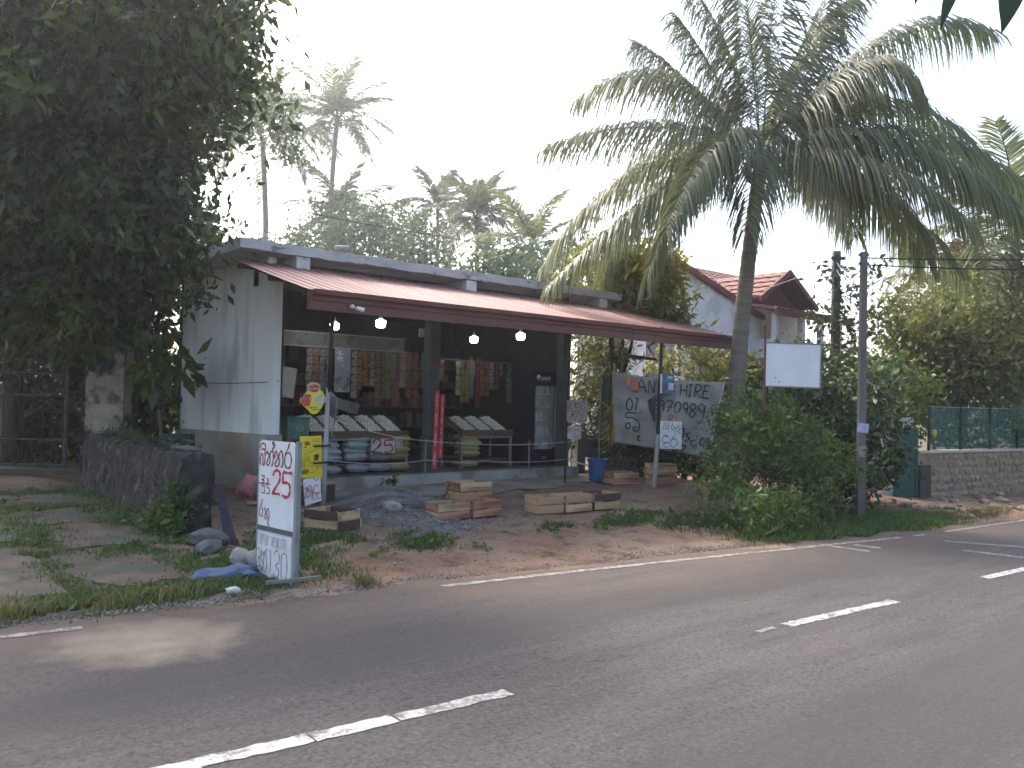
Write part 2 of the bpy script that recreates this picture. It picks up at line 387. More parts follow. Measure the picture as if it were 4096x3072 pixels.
def paint_mat(name, wear, col=(0.72, 0.70, 0.65)):
    mt, t, b = newmat(name); L = t.links.new; N = t.nodes.new
    tc = N('ShaderNodeTexCoord'); n = N('ShaderNodeTexNoise'); n.inputs['Scale'].default_value = 9; n.inputs['Detail'].default_value = 8; n.inputs['Roughness'].default_value = 0.75; L(tc.outputs['Object'], n.inputs[0])
    r = N('ShaderNodeMapRange'); r.inputs[1].default_value = wear - 0.05; r.inputs[2].default_value = wear + 0.05; L(n.outputs[0], r.inputs[0])
    m_ = N('ShaderNodeMix'); m_.data_type = 'RGBA'; m_.inputs[6].default_value = (0.10, 0.092, 0.088, 1); m_.inputs[7].default_value = (*col, 1); L(r.outputs[0], m_.inputs[0]); L(m_.outputs[2], b.inputs['Base Color']); b.inputs['Roughness'].default_value = 0.7
    return mt
def stripe(name, pts, w, mt, seed, parent=road):
    """painted line with nibbled edges, lying 4 mm over the asphalt"""
    rg = random.Random(seed); mb = MB(); n = 0; vs = []
    P = [Vector((p[0], p[1])) for p in pts]
    for a, b in zip(P, P[1:]):
        k = max(2, int((b - a).length / 0.05)); d = (b - a).normalized(); nr = Vector((-d.y, d.x))
        for i in range(k + (b == P[-1])):
            q = a.lerp(b, i / k); w1 = w / 2 + rg.uniform(-0.012, 0.008); w2 = w / 2 + rg.uniform(-0.012, 0.008)
            for s_ in (q + nr * w1, q - nr * w2): vs.append((s_.x, s_.y, road_z(s_.x) + 0.008))
            n += 1
    mb.add(vs, [(2 * i, 2 * i + 1, 2 * i + 3, 2 * i + 2) for i in range(n - 1)])
    return mb.build(name, mt, parent, fixn=False)
pw, pf = paint_mat('line_paint', 0.455, (0.375, 0.364, 0.330)), paint_mat('line_paint_worn', 0.50, (0.270, 0.244, 0.214))
pm = paint_mat('line_paint_cracked', 0.485, (0.330, 0.319, 0.296))
stripe('edge_line', [(-3, 7.0), (0.4, 6.74), (1.65, 6.64)], 0.09, pf, 1)
stripe('edge_line', [(4.75, 6.44), (6.4, 6.33), (9.5, 6.03), (12.75, 5.70)], 0.10, pf, 2)
stripe('edge_line', [(13.1, 5.67), (13.5, 5.65)], 0.07, pf, 3)
stripe('edge_line', [(14.2, 5.62), (17.5, 5.56), (24, 5.6)], 0.10, pf, 4)
pg = paint_mat('old_paint_trace', 0.52, (0.225, 0.214, 0.203))
for i_, q_ in enumerate([[(13.02, 5.17), (13.55, 4.28)], [(12.31, 4.65), (12.43, 3.93)], [(10.87, 5.84), (10.92, 5.28)], [(11.3, 5.7), (11.35, 5.35)]]): stripe('old_marking', q_, 0.16, pg, 30 + i_)
stripe('centre_dash', [(1.0, 3.92), (2.04, 3.87)], 0.12, pw, 5)
stripe('centre_dash', [(2.05, 3.868), (2.53, 3.848)], 0.125, pw, 6)
stripe('centre_dash', [(2.545, 3.846), (3.32, 3.815)], 0.115, pm, 7)
stripe('centre_dash', [(5.9, 3.77), (6.15, 3.76)], 0.06, pf, 8)
stripe('centre_dash', [(6.3, 3.752), (8.1, 3.67)], 0.12, pm, 9)
stripe('centre_dash', [(10.3, 3.65), (12.6, 3.56)], 0.12, pw, 10)
stripe('centre_dash', [(15.2, 3.5), (17.4, 3.45)], 0.12, pw, 11)
# driveway: broken concrete panels on the left ---------------------------
conc = pmat('old_concrete', (0.15, 0.105, 0.073), (0.08, 0.06, 0.042), 3, 0.95, 0.4, 40, c3=(0.07, 0.075, 0.05), scale3=2.2)
drv = tag(MB().build('driveway', conc), 'broken concrete driveway panels with grass in the joints', kind='structure')
def panel(cx, cy, rx, ry, seed):
    rg = random.Random(seed); n = 16; mb = MB(); top = []
    for i in range(n):
        a = 2 * PI * i / n; k = (abs(math.cos(a)) ** 4 + abs(math.sin(a)) ** 4) ** (-0.25) * rg.uniform(0.72, 1.08)
        x, y = cx + rx * k * math.cos(a), cy + ry * k * math.sin(a); top.append((x, y, ground_z(x, y) + 0.012))
    zc = ground_z(cx, cy) + 0.03
    mb.add([(cx, cy, zc)] + top + [(p[0], p[1], p[2] - 0.15) for p in top], [(0, 1 + i, 1 + (i + 1) % n) for i in range(n)] + [(1 + i, 1 + n + i, 1 + n + (i + 1) % n, 1 + (i + 1) % n) for i in range(n)])
    return mb.build('slab', conc, drv)
for i, q in enumerate([(1.15, 8.75, 0.75, 1.1), (2.45, 8.55, 0.55, 0.85), (2.75, 10.1, 0.62, 0.6), (1.7, 10.6, 0.5, 0.6), (2.5, 11.5, 0.75, 0.6), (1.3, 12.0, 0.5, 0.6), (3.0, 12.9, 0.6, 0.6), (2.0, 13.2, 0.45, 0.55), (3.2, 14.4, 0.6, 0.7), (2.1, 14.7, 0.5, 0.7), (0.9, 13.7, 0.5, 0.6)]):
    panel(*q, seed=20 + i)
# concrete apron before the shop step
apr = pmat('apron_concrete', (0.22, 0.17, 0.13), (0.165, 0.125, 0.095), 3, 0.95, 0.3, 30, c3=(0.27, 0.225, 0.18), scale3=1.4)
mb = MB(); n = 40; vs = []
for i in range(n + 1):
    x = 5.6 + 7.6 * i / n
    yf = 12.02 - 0.9 * math.sin(PI * i / n) ** 0.7 + 0.12 * math.sin(i * 0.9) + 0.08 * math.sin(i * 2.3)
    vs += [(x, yf, ground_z(x, yf) + 0.012), (x, (yf + 12.62) / 2, 0.125), (x, 12.62, 0.15)]
mb.add(vs, [(3 * i + j, 3 * i + 3 + j, 3 * i + 4 + j, 3 * i + 1 + j) for i in range(n) for j in range(2)])
tag(mb.build('pavement', apr, smooth=True), 'worn concrete apron along the shop step', kind='structure')
# ================================================================== SHOP
FL = 0.32
plaster = pmat('grey_plaster', (0.74, 0.755, 0.74), (0.65, 0.665, 0.655), 1.5, 0.85, 0.15, 30, stretch=(1, 1, 0.3), c3=(0.42, 0.44, 0.42), scale3=2.2, lo3=0.54, hi3=0.72)
dado_m = pmat('dado_plaster', (0.33, 0.315, 0.275), (0.25, 0.235, 0.20), 2.0, 0.9, 0.2, 30, c3=(0.28, 0.205, 0.13), scale3=1.1, lo3=0.5, hi3=0.68)
slabm = pmat('slab_concrete', (0.52, 0.52, 0.51), (0.40, 0.40, 0.39), 3, 0.9, 0.35, 24, stretch=(1, 1, 2.5), c3=(0.10, 0.10, 0.095), scale3=4, lo3=0.6, hi3=0.75)
whitep = pmat('beam_white', (0.62, 0.62, 0.61), (0.5, 0.5, 0.49), 6, 0.8, 0.1, c3=(0.25, 0.2, 0.17), scale3=7, lo3=0.62, hi3=0.72)
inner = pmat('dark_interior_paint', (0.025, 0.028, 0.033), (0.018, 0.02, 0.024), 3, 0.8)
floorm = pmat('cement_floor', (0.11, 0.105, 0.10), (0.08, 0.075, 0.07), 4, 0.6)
colm = pmat('column_paint', (0.065, 0.072, 0.08), (0.05, 0.055, 0.06), 4, 0.8)
riser = pmat('step_cement', (0.31, 0.30, 0.285), (0.24, 0.23, 0.215), 3, 0.9, 0.2, 30, c3=(0.17, 0.145, 0.12), scale3=2.2)
shop = thing('shop_building', 'low grey flat-roofed roadside shop with open front and red metal awning', 'shop', (5.8, 12.6, 0.1))
def S(x, y, z): return (x - 5.8, y - 12.6, z - 0.1)
MB().prism([(-0.02, -0.12), (4.2, -0.12), (4.2, 3.86), (0.24, 3.86), (0.24, 3.58), (-0.02, 3.58)], 'x', 0.0, 0.14).build('side_wall', plaster, shop)
MB().prism([(-0.07, -0.2), (4.2, -0.2), (4.2, 0.90), (-0.07, 0.965)], 'x', -0.03, 0.17).build('dado', dado_m, shop)
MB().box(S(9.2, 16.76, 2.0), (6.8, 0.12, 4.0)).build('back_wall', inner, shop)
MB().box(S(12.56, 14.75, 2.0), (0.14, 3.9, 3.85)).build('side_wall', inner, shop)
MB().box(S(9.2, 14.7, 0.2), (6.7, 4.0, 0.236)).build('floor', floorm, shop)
mb = MB().box(S(9.22, 12.56, 0.19), (6.9, 0.20, 0.262)); mb.build('step', riser, shop)
mb = MB(); n = 60
poly = lambda x: None
vsl = []
rg = random.Random(5)
for i in range(n + 1):
    x = 5.17 + (13.95 - 5.17) * i / n; j1, j2 = rg.uniform(-0.012, 0.012), rg.uniform(-0.012, 0.012)
    vsl += [S(x, 12.48 + j1, 3.97 + j2), S(x, 12.48 + j1, 4.125 + j2), S(x, 12.62, 4.14), S(x, 17.2, 4.10), S(x, 17.2, 3.955), S(x, 12.62, 3.955)]
mb.add(vsl, [(6 * i + j, 6 * i + (j + 1) % 6, 6 * i + 6 + (j + 1) % 6, 6 * i + 6 + j) for i in range(n) for j in range(6)] + [tuple(range(6)), tuple(6 * n + j for j in range(6))[::-1]])
mb.build('roof_slab', slabm, shop)
for x in (6.25, 9.73, 13.4): MB().box(S(x, 12.93, 3.86), (0.24, 0.84, 0.19)).build('beam', whitep, shop)
MB().box(S(9.2, 13.30, 3.72), (6.8, 0.2, 0.44)).build('lintel', colm, shop)
for x, wd in ((9.0, 0.22), (12.42, 0.20)): MB().box(S(x, 12.72, 1.95), (wd, 0.22, 3.3)).build('column', colm, shop)
MB().box(S(5.98, 12.70, 1.85), (0.06, 0.10, 3.1)).build('shutter_channel', flat('dark_steel', (0.03, 0.032, 0.036), 0.5), shop)
# awning -----------------------------------------------------------------
redroof = pmat('red_roof_sheet', (0.235, 0.098, 0.082), (0.19, 0.082, 0.07), 3, 0.6, stretch=(1, 0.15, 0.15), c3=(0.29, 0.15, 0.13), scale3=2.0, lo3=0.48, hi3=0.7, spec=0.3)
redfas = pmat('red_fascia', (0.135, 0.047, 0.037), (0.11, 0.039, 0.031), 2, 0.5, stretch=(0.4, 1, 1), spec=0.4)
AY0, AZ0, AY1, AZ1 = 12.78, 3.83, 10.22, 3.13
rust = flat('rusty_frame', (0.09, 0.05, 0.04), 0.7)
aw = MB()
for y, z in ((12.6, 3.70), (11.5, 3.40), (10.4, 3.10)): aw.box(S(10.1, y, z), (9.8, 0.05, 0.07))
for i in range(8): x = 5.4 + i * 1.36; aw.tube([S(x, 12.7, 3.74), S(x, 10.35, 3.10)], 0.028, 6)
awn = aw.build('awning_frame', rust, shop)
sheetw = 0.757; prof = []
per = sheetw / 4
for k in range(4):
    o = k * per
    prof += [(o, 0), (o + per * 0.50, 0), (o + per * 0.58, 0.014), (o + per * 0.82, 0.014), (o + per * 0.96, 0)]
prof.append((sheetw + 0.02, 0.003))
sl_ = math.atan2(AZ0 - AZ1, AY0 - AY1); nrm = (0, -math.sin(sl_), math.cos(sl_))
proto = None
for i in range(13):
    x0 = 5.19 + i * sheetw
    if proto is None:
        mb = MB(); vs = []
        for k in range(5):
            t = k / 4
            for px_, h in prof: vs.append((px_, (AY1 - AY0) * t + nrm[1] * h, (AZ1 - AZ0) * t + nrm[2] * h - 0.012 * math.sin(PI * t)))
        n = len(prof)
        mb.add(vs, [(k * n + j, k * n + j + 1, (k + 1) * n + j + 1, (k + 1) * n + j) for k in range(4) for j in range(n - 1)])
        proto = mb.build('roofing_sheet', redroof, awn, loc=S(x0, AY0, AZ0))
    else:
        share(proto, parent=awn, loc=Vector(S(x0, AY0, AZ0)) + Vector((0, 0, 0.003 * (i % 2))))
# gutter and fascia: stepped section along the whole front, closed ends
fasc = [(10.16, 3.115), (10.26, 3.115), (10.26, 2.86), (10.21, 2.86), (10.205, 2.985), (10.18, 2.99), (10.175, 3.045), (10.155, 3.05)]
for xa, xb in ((5.19, 8.46), (8.466, 11.75), (11.756, 15.05)): MB().prism([(a - 12.6, b - 0.1 + (0.004 if xa > 8 and xa < 9 else 0)) for a, b in fasc], 'x', xa - 5.8, xb - 5.8).build('fascia_board', redfas, awn)
MB().prism([(a - 12.6, b - 0.1) for a, b in [(10.10, 3.13), (10.155, 3.13), (10.155, 3.055), (10.11, 3.065)]], 'x', 5.23 - 5.8, 15.03 - 5.8).build('gutter', redfas, awn)
MB().prism([(a - 12.6, b - 0.1) for a, b in [(10.27, 2.86), (10.27, 3.11), (10.6, 3.22), (10.9, 3.2)]], 'x', 15.04 - 5.8, 15.06 - 5.8).build('end_plate', redfas, awn)
for x, y in ((7.3, 12.7), (10.0, 12.7)): pass
MB().tube([S(6.80, 12.47, 4.19), S(7.03, 12.43, 4.21)], 0.035, 10).build('drain_pipe', flat('grey_pvc', (0.42, 0.43, 0.44), 0.4), shop)
# things fixed on the fascia
cc = thing('security_camera', 'small white security camera under the awning fascia', 'camera', (5.87, 10.15, 2.93))
wpl = flat('white_plastic', (0.68, 0.68, 0.66), 0.4)
MB().lathe([(0, -0.03), (0.03, -0.03), (0.035, 0), (0.02, 0.02), (0, 0.02)], (-0.05, 0, 0.02), 12).build('base', wpl, cc, True)
MB().tube([(-0.04, -0.02, 0.0), (0.0, -0.05, -0.02)], 0.012, 6).build('arm', wpl, cc)
MB().tube([(-0.01, -0.05, -0.01), (0.08, -0.10, -0.035)], 0.03, 10).build('body', wpl, cc)
bulbm = emat('lit_bulb', (0.86, 0.97, 1.0), 8)
for i, (x, y, z, lb) in enumerate([(7.55, 12.2, 2.96, 'lit lamp bulb hanging brightest just under the awning, left bay'), (10.73, 12.2, 2.95, 'lit lamp bulb under the awning, rightmost of the four'), (7.55, 13.8, 3.0, 'lit lamp bulb half hidden behind the sign post'), (10.83, 13.8, 2.96, 'lit lamp bulb lowest of the row, right of the column')]):
    t = thing('light_bulb', lb, 'light bulb', (x, y, z), group='lit bulbs of the shop')
    MB().lathe([(0.0, -0.075), (0.055, -0.072), (0.078, -0.05), (0.084, 0.0), (0.084, 0.045), (0.05, 0.05)], n=16).build('globe', bulbm, t, True)
    MB().lathe([(0.04, 0.05), (0.045, 0.08), (0.022, 0.10), (0.022, 0.15), (0, 0.15)], n=12).build('cap', wpl, t, True)
    MB().tube([(0, 0, 0.14), (0, 0.01, 0.79 if y < 13 else 0.95)], 0.006, 5).build('cord', flat('black_wire', (0.015, 0.015, 0.015), 0.5), t)
# ================================================================== SHOP CONTENTS
steel = flat('grey_steel', (0.20, 0.205, 0.21), 0.45)
dwood = pmat('dark_wood', (0.13, 0.08, 0.05), (0.08, 0.05, 0.03), 4, 0.8, 0.2, 20, stretch=(0.3, 3, 3))
blackish = flat('black_paint', (0.02, 0.02, 0.022), 0.6)
redm = flat('red_lettering', (0.35, 0.02, 0.035), 0.6)
darkred = flat('dark_red_lettering', (0.24, 0.02, 0.035), 0.6)
inkm = flat('black_ink', (0.03, 0.028, 0.03), 0.6)
paper = pmat('white_paper', (0.62, 0.60, 0.60), (0.52, 0.50, 0.50), 5, 0.8)
cardb = pmat('brown_card', (0.36, 0.275, 0.235), (0.29, 0.22, 0.185), 5, 0.9)
pinkp = pmat('pinkish_card', (0.50, 0.41, 0.38), (0.43, 0.35, 0.33), 5, 0.9)
# printed header board with worn pictures
def print_mat(name, base, cols, sc, stretch=(1, 1, 1)):
    mt, t, b = newmat(name); L = t.links.new; N = t.nodes.new
    tc = N('ShaderNodeTexCoord'); mp = N('ShaderNodeMapping'); mp.inputs['Scale'].default_value = stretch; L(tc.outputs['Object'], mp.inputs[0])
    vr = N('ShaderNodeTexVoronoi'); vr.inputs['Scale'].default_value = sc; L(mp.outputs[0], vr.inputs[0])
    cr = N('ShaderNodeValToRGB'); cr.color_ramp.interpolation = 'CONSTANT'
    el = cr.color_ramp.elements; el[0].color = (*base, 1); el[1].position = 0.55; el[1].color = (*base, 1)
    for i, c in enumerate(cols): e = el.new(0.58 + 0.38 * i / len(cols)); e.color = (*c, 1)
    sep = N('ShaderNodeSeparateColor'); L(vr.outputs['Color'], sep.inputs[0]); L(sep.outputs[0], cr.inputs[0]); L(cr.outputs[0], b.inputs['Base Color']); b.inputs['Roughness'].default_value = 0.6
    return mt
hb = thing('header_board', 'long faded printed board above the hanging sachets in left bay', 'board', (8.25, 14.6, 2.66))
MB().box((0, 0, 0.12), (2.72, 0.03, 0.25)).build('panel', print_mat('faded_print', (0.13, 0.135, 0.12), [(0.08, 0.085, 0.08), (0.17, 0.17, 0.155), (0.07, 0.08, 0.08), (0.15, 0.09, 0.09)], 5, (1, 1, 0.7)), hb)
for z in (-0.015, 0.255): MB().box((0, -0.01, z), (2.76, 0.05, 0.02)).build('trim', flat('alu_trim', (0.32, 0.33, 0.34), 0.4), hb)
# rail with strips of sachets
pack_cols = {'white': (0.24, 0.225, 0.19), 'brown': (0.23, 0.11, 0.06), 'green': (0.09, 0.13, 0.05), 'yellow': (0.20, 0.15, 0.045), 'red': (0.20, 0.035, 0.04), 'orange': (0.26, 0.11, 0.05), 'pink': (0.20, 0.075, 0.085), 'silver': (0.17, 0.18, 0.19), 'gold': (0.18, 0.14, 0.06)}
pk = {k: pmat('sachet_' + k, c, tuple(0.4 * x for x in c), 30, 0.5, spec=0.3, lo=0.45, hi=0.6) for k, c in pack_cols.items()}
def pillow(w_, h_, d_, nx=5, nz=4, pw_=3):
    vs = []; fs = []
    for sgn in (-1, 1):
        for j in range(nz + 1):
            for i in range(nx + 1):
                u, v = i / nx * 2 - 1, j / nz * 2 - 1
                vs.append((u * w_ / 2, sgn * d_ / 2 * (1 - abs(u) ** pw_) * (1 - abs(v) ** pw_), v * h_ / 2))
    o = (nx + 1) * (nz + 1)
    for b0 in (0, o):
        for j in range(nz):
            for i in range(nx):
                a = b0 + j * (nx + 1) + i; fs.append((a, a + 1, a + nx + 2, a + nx + 1))
    return vs, fs
protoS = {}
def sachet_strip(x, y, zt, n, kind, wd, ht, lab):
    t = thing('sachet_strip', lab, 'sachets', (x, y, zt), group='hanging strips of sachets')
    key = (kind, wd, ht)
    for i in range(n):
        loc = (random.uniform(-0.006, 0.006), random.uniform(-0.01, 0.01), -ht * (i + 0.5))
        rot = (random.uniform(-0.15, 0.15), random.uniform(-0.05, 0.05), random.uniform(-0.25, 0.25))
        if key not in protoS:
            mb = MB(); mb.add(*pillow(wd, ht * 0.93, 0.022)); o = mb.build('sachet', pk[kind], t, True); o.location = loc; o.rotation_euler = rot; protoS[key] = o
        else: share(protoS[key], parent=t, loc=loc, rot=rot)
ORD = ['first', 'second', 'third', 'fourth', 'fifth', 'sixth', 'seventh', 'eighth', 'ninth', 'tenth', 'eleventh', 'twelfth', 'thirteenth', 'fourteenth', 'fifteenth', 'sixteenth', 'seventeenth', 'eighteenth', 'nineteenth', 'twentieth']
LS = [(7.34, 6, 'white', .12), (7.48, 6, 'brown', .13), (7.62, 7, 'silver', .12), (7.75, 5, 'white', .10), (8.30, 6, 'white', .13), (8.44, 5, 'brown', .12), (8.57, 4, 'orange', .12), (8.71, 4, 'white', .12), (8.84, 7, 'brown', .13), (8.97, 6, 'green', .11), (9.09, 6, 'gold', .11), (9.20, 3, 'silver', .11), (9.31, 7, 'pink', .11), (9.44, 4, 'white', .11)]
for i, (x, n, k, wd) in enumerate(LS):
    sachet_strip(x, 14.35, 2.6, n, k, wd, 0.155 if n > 4 else 0.17, f'strip of {n} {k} sachets hanging in left bay, {ORD[i]} from the wall')
RS = [(10.30, 3, 'white', .11), (10.42, 3, 'pink', .11), (10.85, 5, 'white', .12), (10.98, 6, 'gold', .12), (11.11, 6, 'yellow', .12), (11.24, 5, 'silver', .12), (11.40, 6, 'red', .11), (11.52, 5, 'brown', .12), (11.66, 5, 'orange', .12), (11.79, 4, 'white', .12), (11.95, 4, 'pink', .11), (12.07, 2, 'silver', .11), (12.30, 6, 'silver', .14)]
for i, (x, n, k, wd) in enumerate(RS):
    sachet_strip(x, 14.35, 2.52, n, k, wd, 0.15, f'strip of {n} {k} sachets hanging in right bay, {ORD[i]} from the column')
BS = [(6.45, 15.1, 2.75, 5, 'brown'), (6.62, 15.1, 2.75, 4, 'red'), (6.80, 15.1, 2.75, 6, 'silver'), (6.98, 15.1, 2.75, 5, 'gold'), (7.15, 15.1, 2.75, 3, 'green'), (9.55, 15.1, 2.7, 5, 'silver'), (9.72, 15.1, 2.7, 6, 'orange'), (9.90, 15.1, 2.7, 4, 'white'), (10.08, 15.1, 2.7, 5, 'brown'), (10.26, 15.1, 2.7, 6, 'pink'), (10.46, 15.1, 2.7, 4, 'green'), (11.8, 15.1, 2.7, 5, 'gold'), (12.0, 15.1, 2.7, 6, 'brown')]
for i, (x, y, z, n, k) in enumerate(BS):
    sachet_strip(x, y, z, n, k, 0.15, 0.2, f'strip of {n} larger {k} packets in the deeper row, {ORD[i]} from the side wall')
for x0, x1, z, lb in ((7.2, 9.6, 2.62, 'thin wire rail carrying sachet strips in left bay'), (10.2, 12.4, 2.54, 'thin wire rail carrying sachet strips in right bay')):
    tag(MB().tube([(x0, 14.37, z), (x1, 14.37, z)], 0.008, 6).build('sachet_rail', steel), lb, 'rail')
# hanging grey-blue poster
po = thing('hanging_poster', 'grey-blue printed poster hanging among the sachet strips', 'poster', (8.0, 14.27, 1.78))
MB().box((0, 0, 0.42), (0.34, 0.008, 0.84)).build('sheet', print_mat('poster_print', (0.19, 0.21, 0.24), [(0.09, 0.11, 0.15), (0.30, 0.31, 0.32), (0.2, 0.25, 0.33)], 6), po)
strokes('lettering', [[(0.05, 0.75), (0.12, 0.78), (0.10, 0.72), (0.17, 0.75)], [(0.04, 0.64), (0.10, 0.68), (0.08, 0.60)], [(0.12, 0.66), (0.17, 0.67), (0.13, 0.63), (0.18, 0.60)]], lambda a, b: (a - 0.17, b), 0.016, paper, po, y=-0.008)
# fridge -------------------------------------------------------------------
fr = thing('drinks_fridge', 'tall dark blue glass-door drinks fridge at right of the shop', 'fridge', (12.12, 13.28, FL)); fr.scale = (0.84, 1, 1)
fblue = flat('fridge_blue', (0.006, 0.010, 0.022), 0.4)
mb = MB(); mb.box((-0.37, 0, 1.0), (0.05, 0.6, 2.0)); mb.box((0.37, 0, 1.0), (0.05, 0.6, 2.0)); mb.box((0, 0.28, 1.0), (0.69, 0.04, 2.0)); mb.box((0, 0, 0.16), (0.69, 0.58, 0.32)); mb.box((0, 0, 1.87), (0.69, 0.58, 0.26)); mb.build('cabinet', fblue, fr)
for z in (0.62, 0.95, 1.25, 1.52): MB().box((0, 0.03, z), (0.68, 0.46, 0.012)).build('shelf', flat('wire_shelf', (0.35, 0.36, 0.37), 0.4), fr)
btl = None; bcols = [flat('cola_bottle', (0.03, 0.015, 0.01), 0.15, spec=0.6), flat('green_bottle', (0.04, 0.14, 0.05), 0.15, spec=0.6), flat('clear_bottle', (0.30, 0.33, 0.36), 0.15, spec=0.6), flat('orange_bottle', (0.45, 0.16, 0.03), 0.15, spec=0.6)]
for si, z in enumerate((0.33, 0.63, 0.96, 1.26, 1.53)):
    for i in range(6):
        if si == 4 and i in (1, 4): continue
        mb = MB().lathe([(0.03, 0), (0.034, 0.02), (0.034, 0.13), (0.014, 0.19), (0.014, 0.22), (0, 0.22)], n=10)
        b_ = mb.build('drink_bottle', bcols[(i // 2 + si) % 4], None, True); b_.location = (12.12 - 0.21 + i * 0.084, 13.10, FL + z)
        tag(b_, f'small drink bottle, {["first", "second", "third", "fourth", "fifth", "sixth"][i]} from left on the {["lowest", "second", "middle", "fourth", "top"][si]} fridge shelf', 'bottle', 'bottles in the drinks fridge')
gl, gt, gb = newmat('fridge_glass'); gb.inputs['Base Color'].default_value = (0.8, 0.85, 0.85, 1); gb.inputs['Roughness'].default_value = 0.05; gb.inputs['Alpha'].default_value = 0.18
dr = MB().box((0, -0.31, 1.02), (0.66, 0.008, 1.36)).build('door', gl, fr)
mb = MB()
for x in (-0.355, 0.355): mb.box((x, -0.31, 1.03), (0.06, 0.03, 1.44))
for z in (0.33, 1.72): mb.box((0, -0.31, z), (0.65, 0.03, 0.05))
mb.build('door_frame', fblue, dr)
MB().box((0.355, -0.345, 1.05), (0.03, 0.035, 1.3)).build('handle', flat('bright_handle', (0.75, 0.72, 0.6), 0.25, metal=0.6), dr)
logom = flat('logo_white', (0.62, 0.65, 0.70), 0.5)
text('lettering', 'pepsi', 0.15, logom, fr, (0.06, -0.293, 1.865))
mb = MB(); N_ = 24
mb.add([(-0.19 + 0.065 * math.cos(2 * PI * i / N_), -0.2925, 1.87 + 0.065 * math.sin(2 * PI * i / N_)) for i in range(N_)], [tuple(range(N_))]); mb.build('logo_disc', flat('logo_grey', (0.22, 0.25, 0.32), 0.5), fr, fixn=False)
mb = MB(); top = [(-0.19 + 0.062 * math.cos(a), -0.2935, 1.87 + 0.062 * math.sin(a)) for a in [PI * (0.05 + 0.95 * i / 12) - 0.1 for i in range(13)]]; mb.add(top + [(-0.23, -0.2935, 1.865), (-0.19, -0.2935, 1.86), (-0.15, -0.2935, 1.885)], [tuple(range(16))]); mb.build('logo_wave', logom, fr, fixn=False)
text('lettering', 'pepsi', 0.08, flat('logo_dim', (0.2, 0.22, 0.26), 0.5), fr, (0.03, -0.293, 0.18))
# egg trays on slanted stands -------------------------------------------------
eggm = pmat('egg_shell', (0.60, 0.57, 0.52), (0.5, 0.46, 0.41), 12, 0.5)
def egg_mesh():
    rg = random.Random(2); mb = MB(); prof_ = [(0.001, -0.024), (0.017, -0.014), (0.021, 0.002), (0.014, 0.02), (0.001, 0.029)]
    for j in range(15):
        for i in range(7):
            a = len(mb.v); mb.lathe(prof_, (0, 0, 0), 6)
            x, y = (i - 3) * 0.043 + (0.02 if j % 2 else 0) + rg.uniform(-.006, .006), (j - 7) * 0.046 + rg.uniform(-.006, .006); h = 0.03 + rg.uniform(0, 0.02) + 0.02 * math.cos((i - 3) * 0.6)
            M = Matrix.Rotation(rg.uniform(-1, 1), 3, 'X') @ Matrix.Rotation(rg.uniform(-1, 1), 3, 'Y')
            for k in range(a, len(mb.v)): q = M @ Vector(mb.v[k]); mb.v[k] = (q.x + x, q.y + y, q.z + h)
    return mb
protoT = None; tilt = rad(24)
def egg_tray(x, y, z, lab, rz=0.0):
    global protoT
    t = thing('egg_tray', lab, 'egg tray', (x, y, z), rz, 'slanted trays of eggs'); t.rotation_euler = (tilt, 0, rz)
    if protoT is None:
        a = MB().box((0, 0, 0.0), (0.375, 0.74, 0.02)).build('base', dwood, t)
        b_ = [MB().box((s_ * 0.185, 0, 0.03), (0.012, 0.74, 0.05)).build('side_board', dwood, t) for s_ in (-1, 1)]
        c_ = [MB().box((0, s_ * 0.365, 0.035), (0.35, 0.014, 0.055)).build('end_board', dwood, t) for s_ in (-1, 1)]
        e_ = egg_mesh().build('eggs', eggm, t, True); e_.location = (0, 0, 0.022); tag(e_, kind='stuff')
        protoT = [a] + b_ + c_ + [e_]
    else:
        for q in protoT: share(q, parent=t, loc=q.location)
for i in range(5): egg_tray(6.98 + i * 0.39, 13.52, 1.13, ['tray of white eggs nearest the shop side wall, by the diamond sign', 'tray of white eggs, second from the side wall', 'tray of white eggs in the middle of the left stand', 'tray of white eggs, fourth from the side wall', 'tray of white eggs at the right end of the left stand'][i])
for i in range(3): egg_tray(10.36 + i * 0.40, 13.52, 1.12, ['tray of white eggs nearest the red strips on right stand', 'middle tray of white eggs on the right stand', 'tray of white eggs nearest the fridge'][i])
def stand(x0, x1, lab):
    t = thing('display_stand', lab, 'stand', ((x0 + x1) / 2, 13.5, FL)); hw = (x1 - x0) / 2
    for sx in (-1, 1):
        for y, h in ((-0.33, 0.62), (0.33, 0.92)): MB().box((sx * hw, y, h / 2), (0.04, 0.04, h)).build('leg', steel, t)
    MB().box((0, -0.33, 0.62), (2 * hw + 0.04, 0.045, 0.05)).build('rail', steel, t)
    MB().box((0, -0.36, 0.70), (2 * hw + 0.06, 0.025, 0.13)).build('front_board', dwood, t)
    MB().box((0, 0.33, 0.92), (2 * hw, 0.04, 0.04)).build('rail', steel, t)
    MB().prism([(-0.34, 0.66), (0.34, 0.95), (0.34, 0.93), (-0.34, 0.64)], 'x', -hw, hw).build('slope', dwood, t)
    MB().box((0, 0, 0.16), (2 * hw, 0.62, 0.03)).build('lower_shelf', dwood, t)
    return t
stand(6.82, 8.78, 'steel egg stand with wooden slope and sacks below, left bay')
stand(10.08, 11.36, 'steel egg stand with yellow sacks below, right bay')
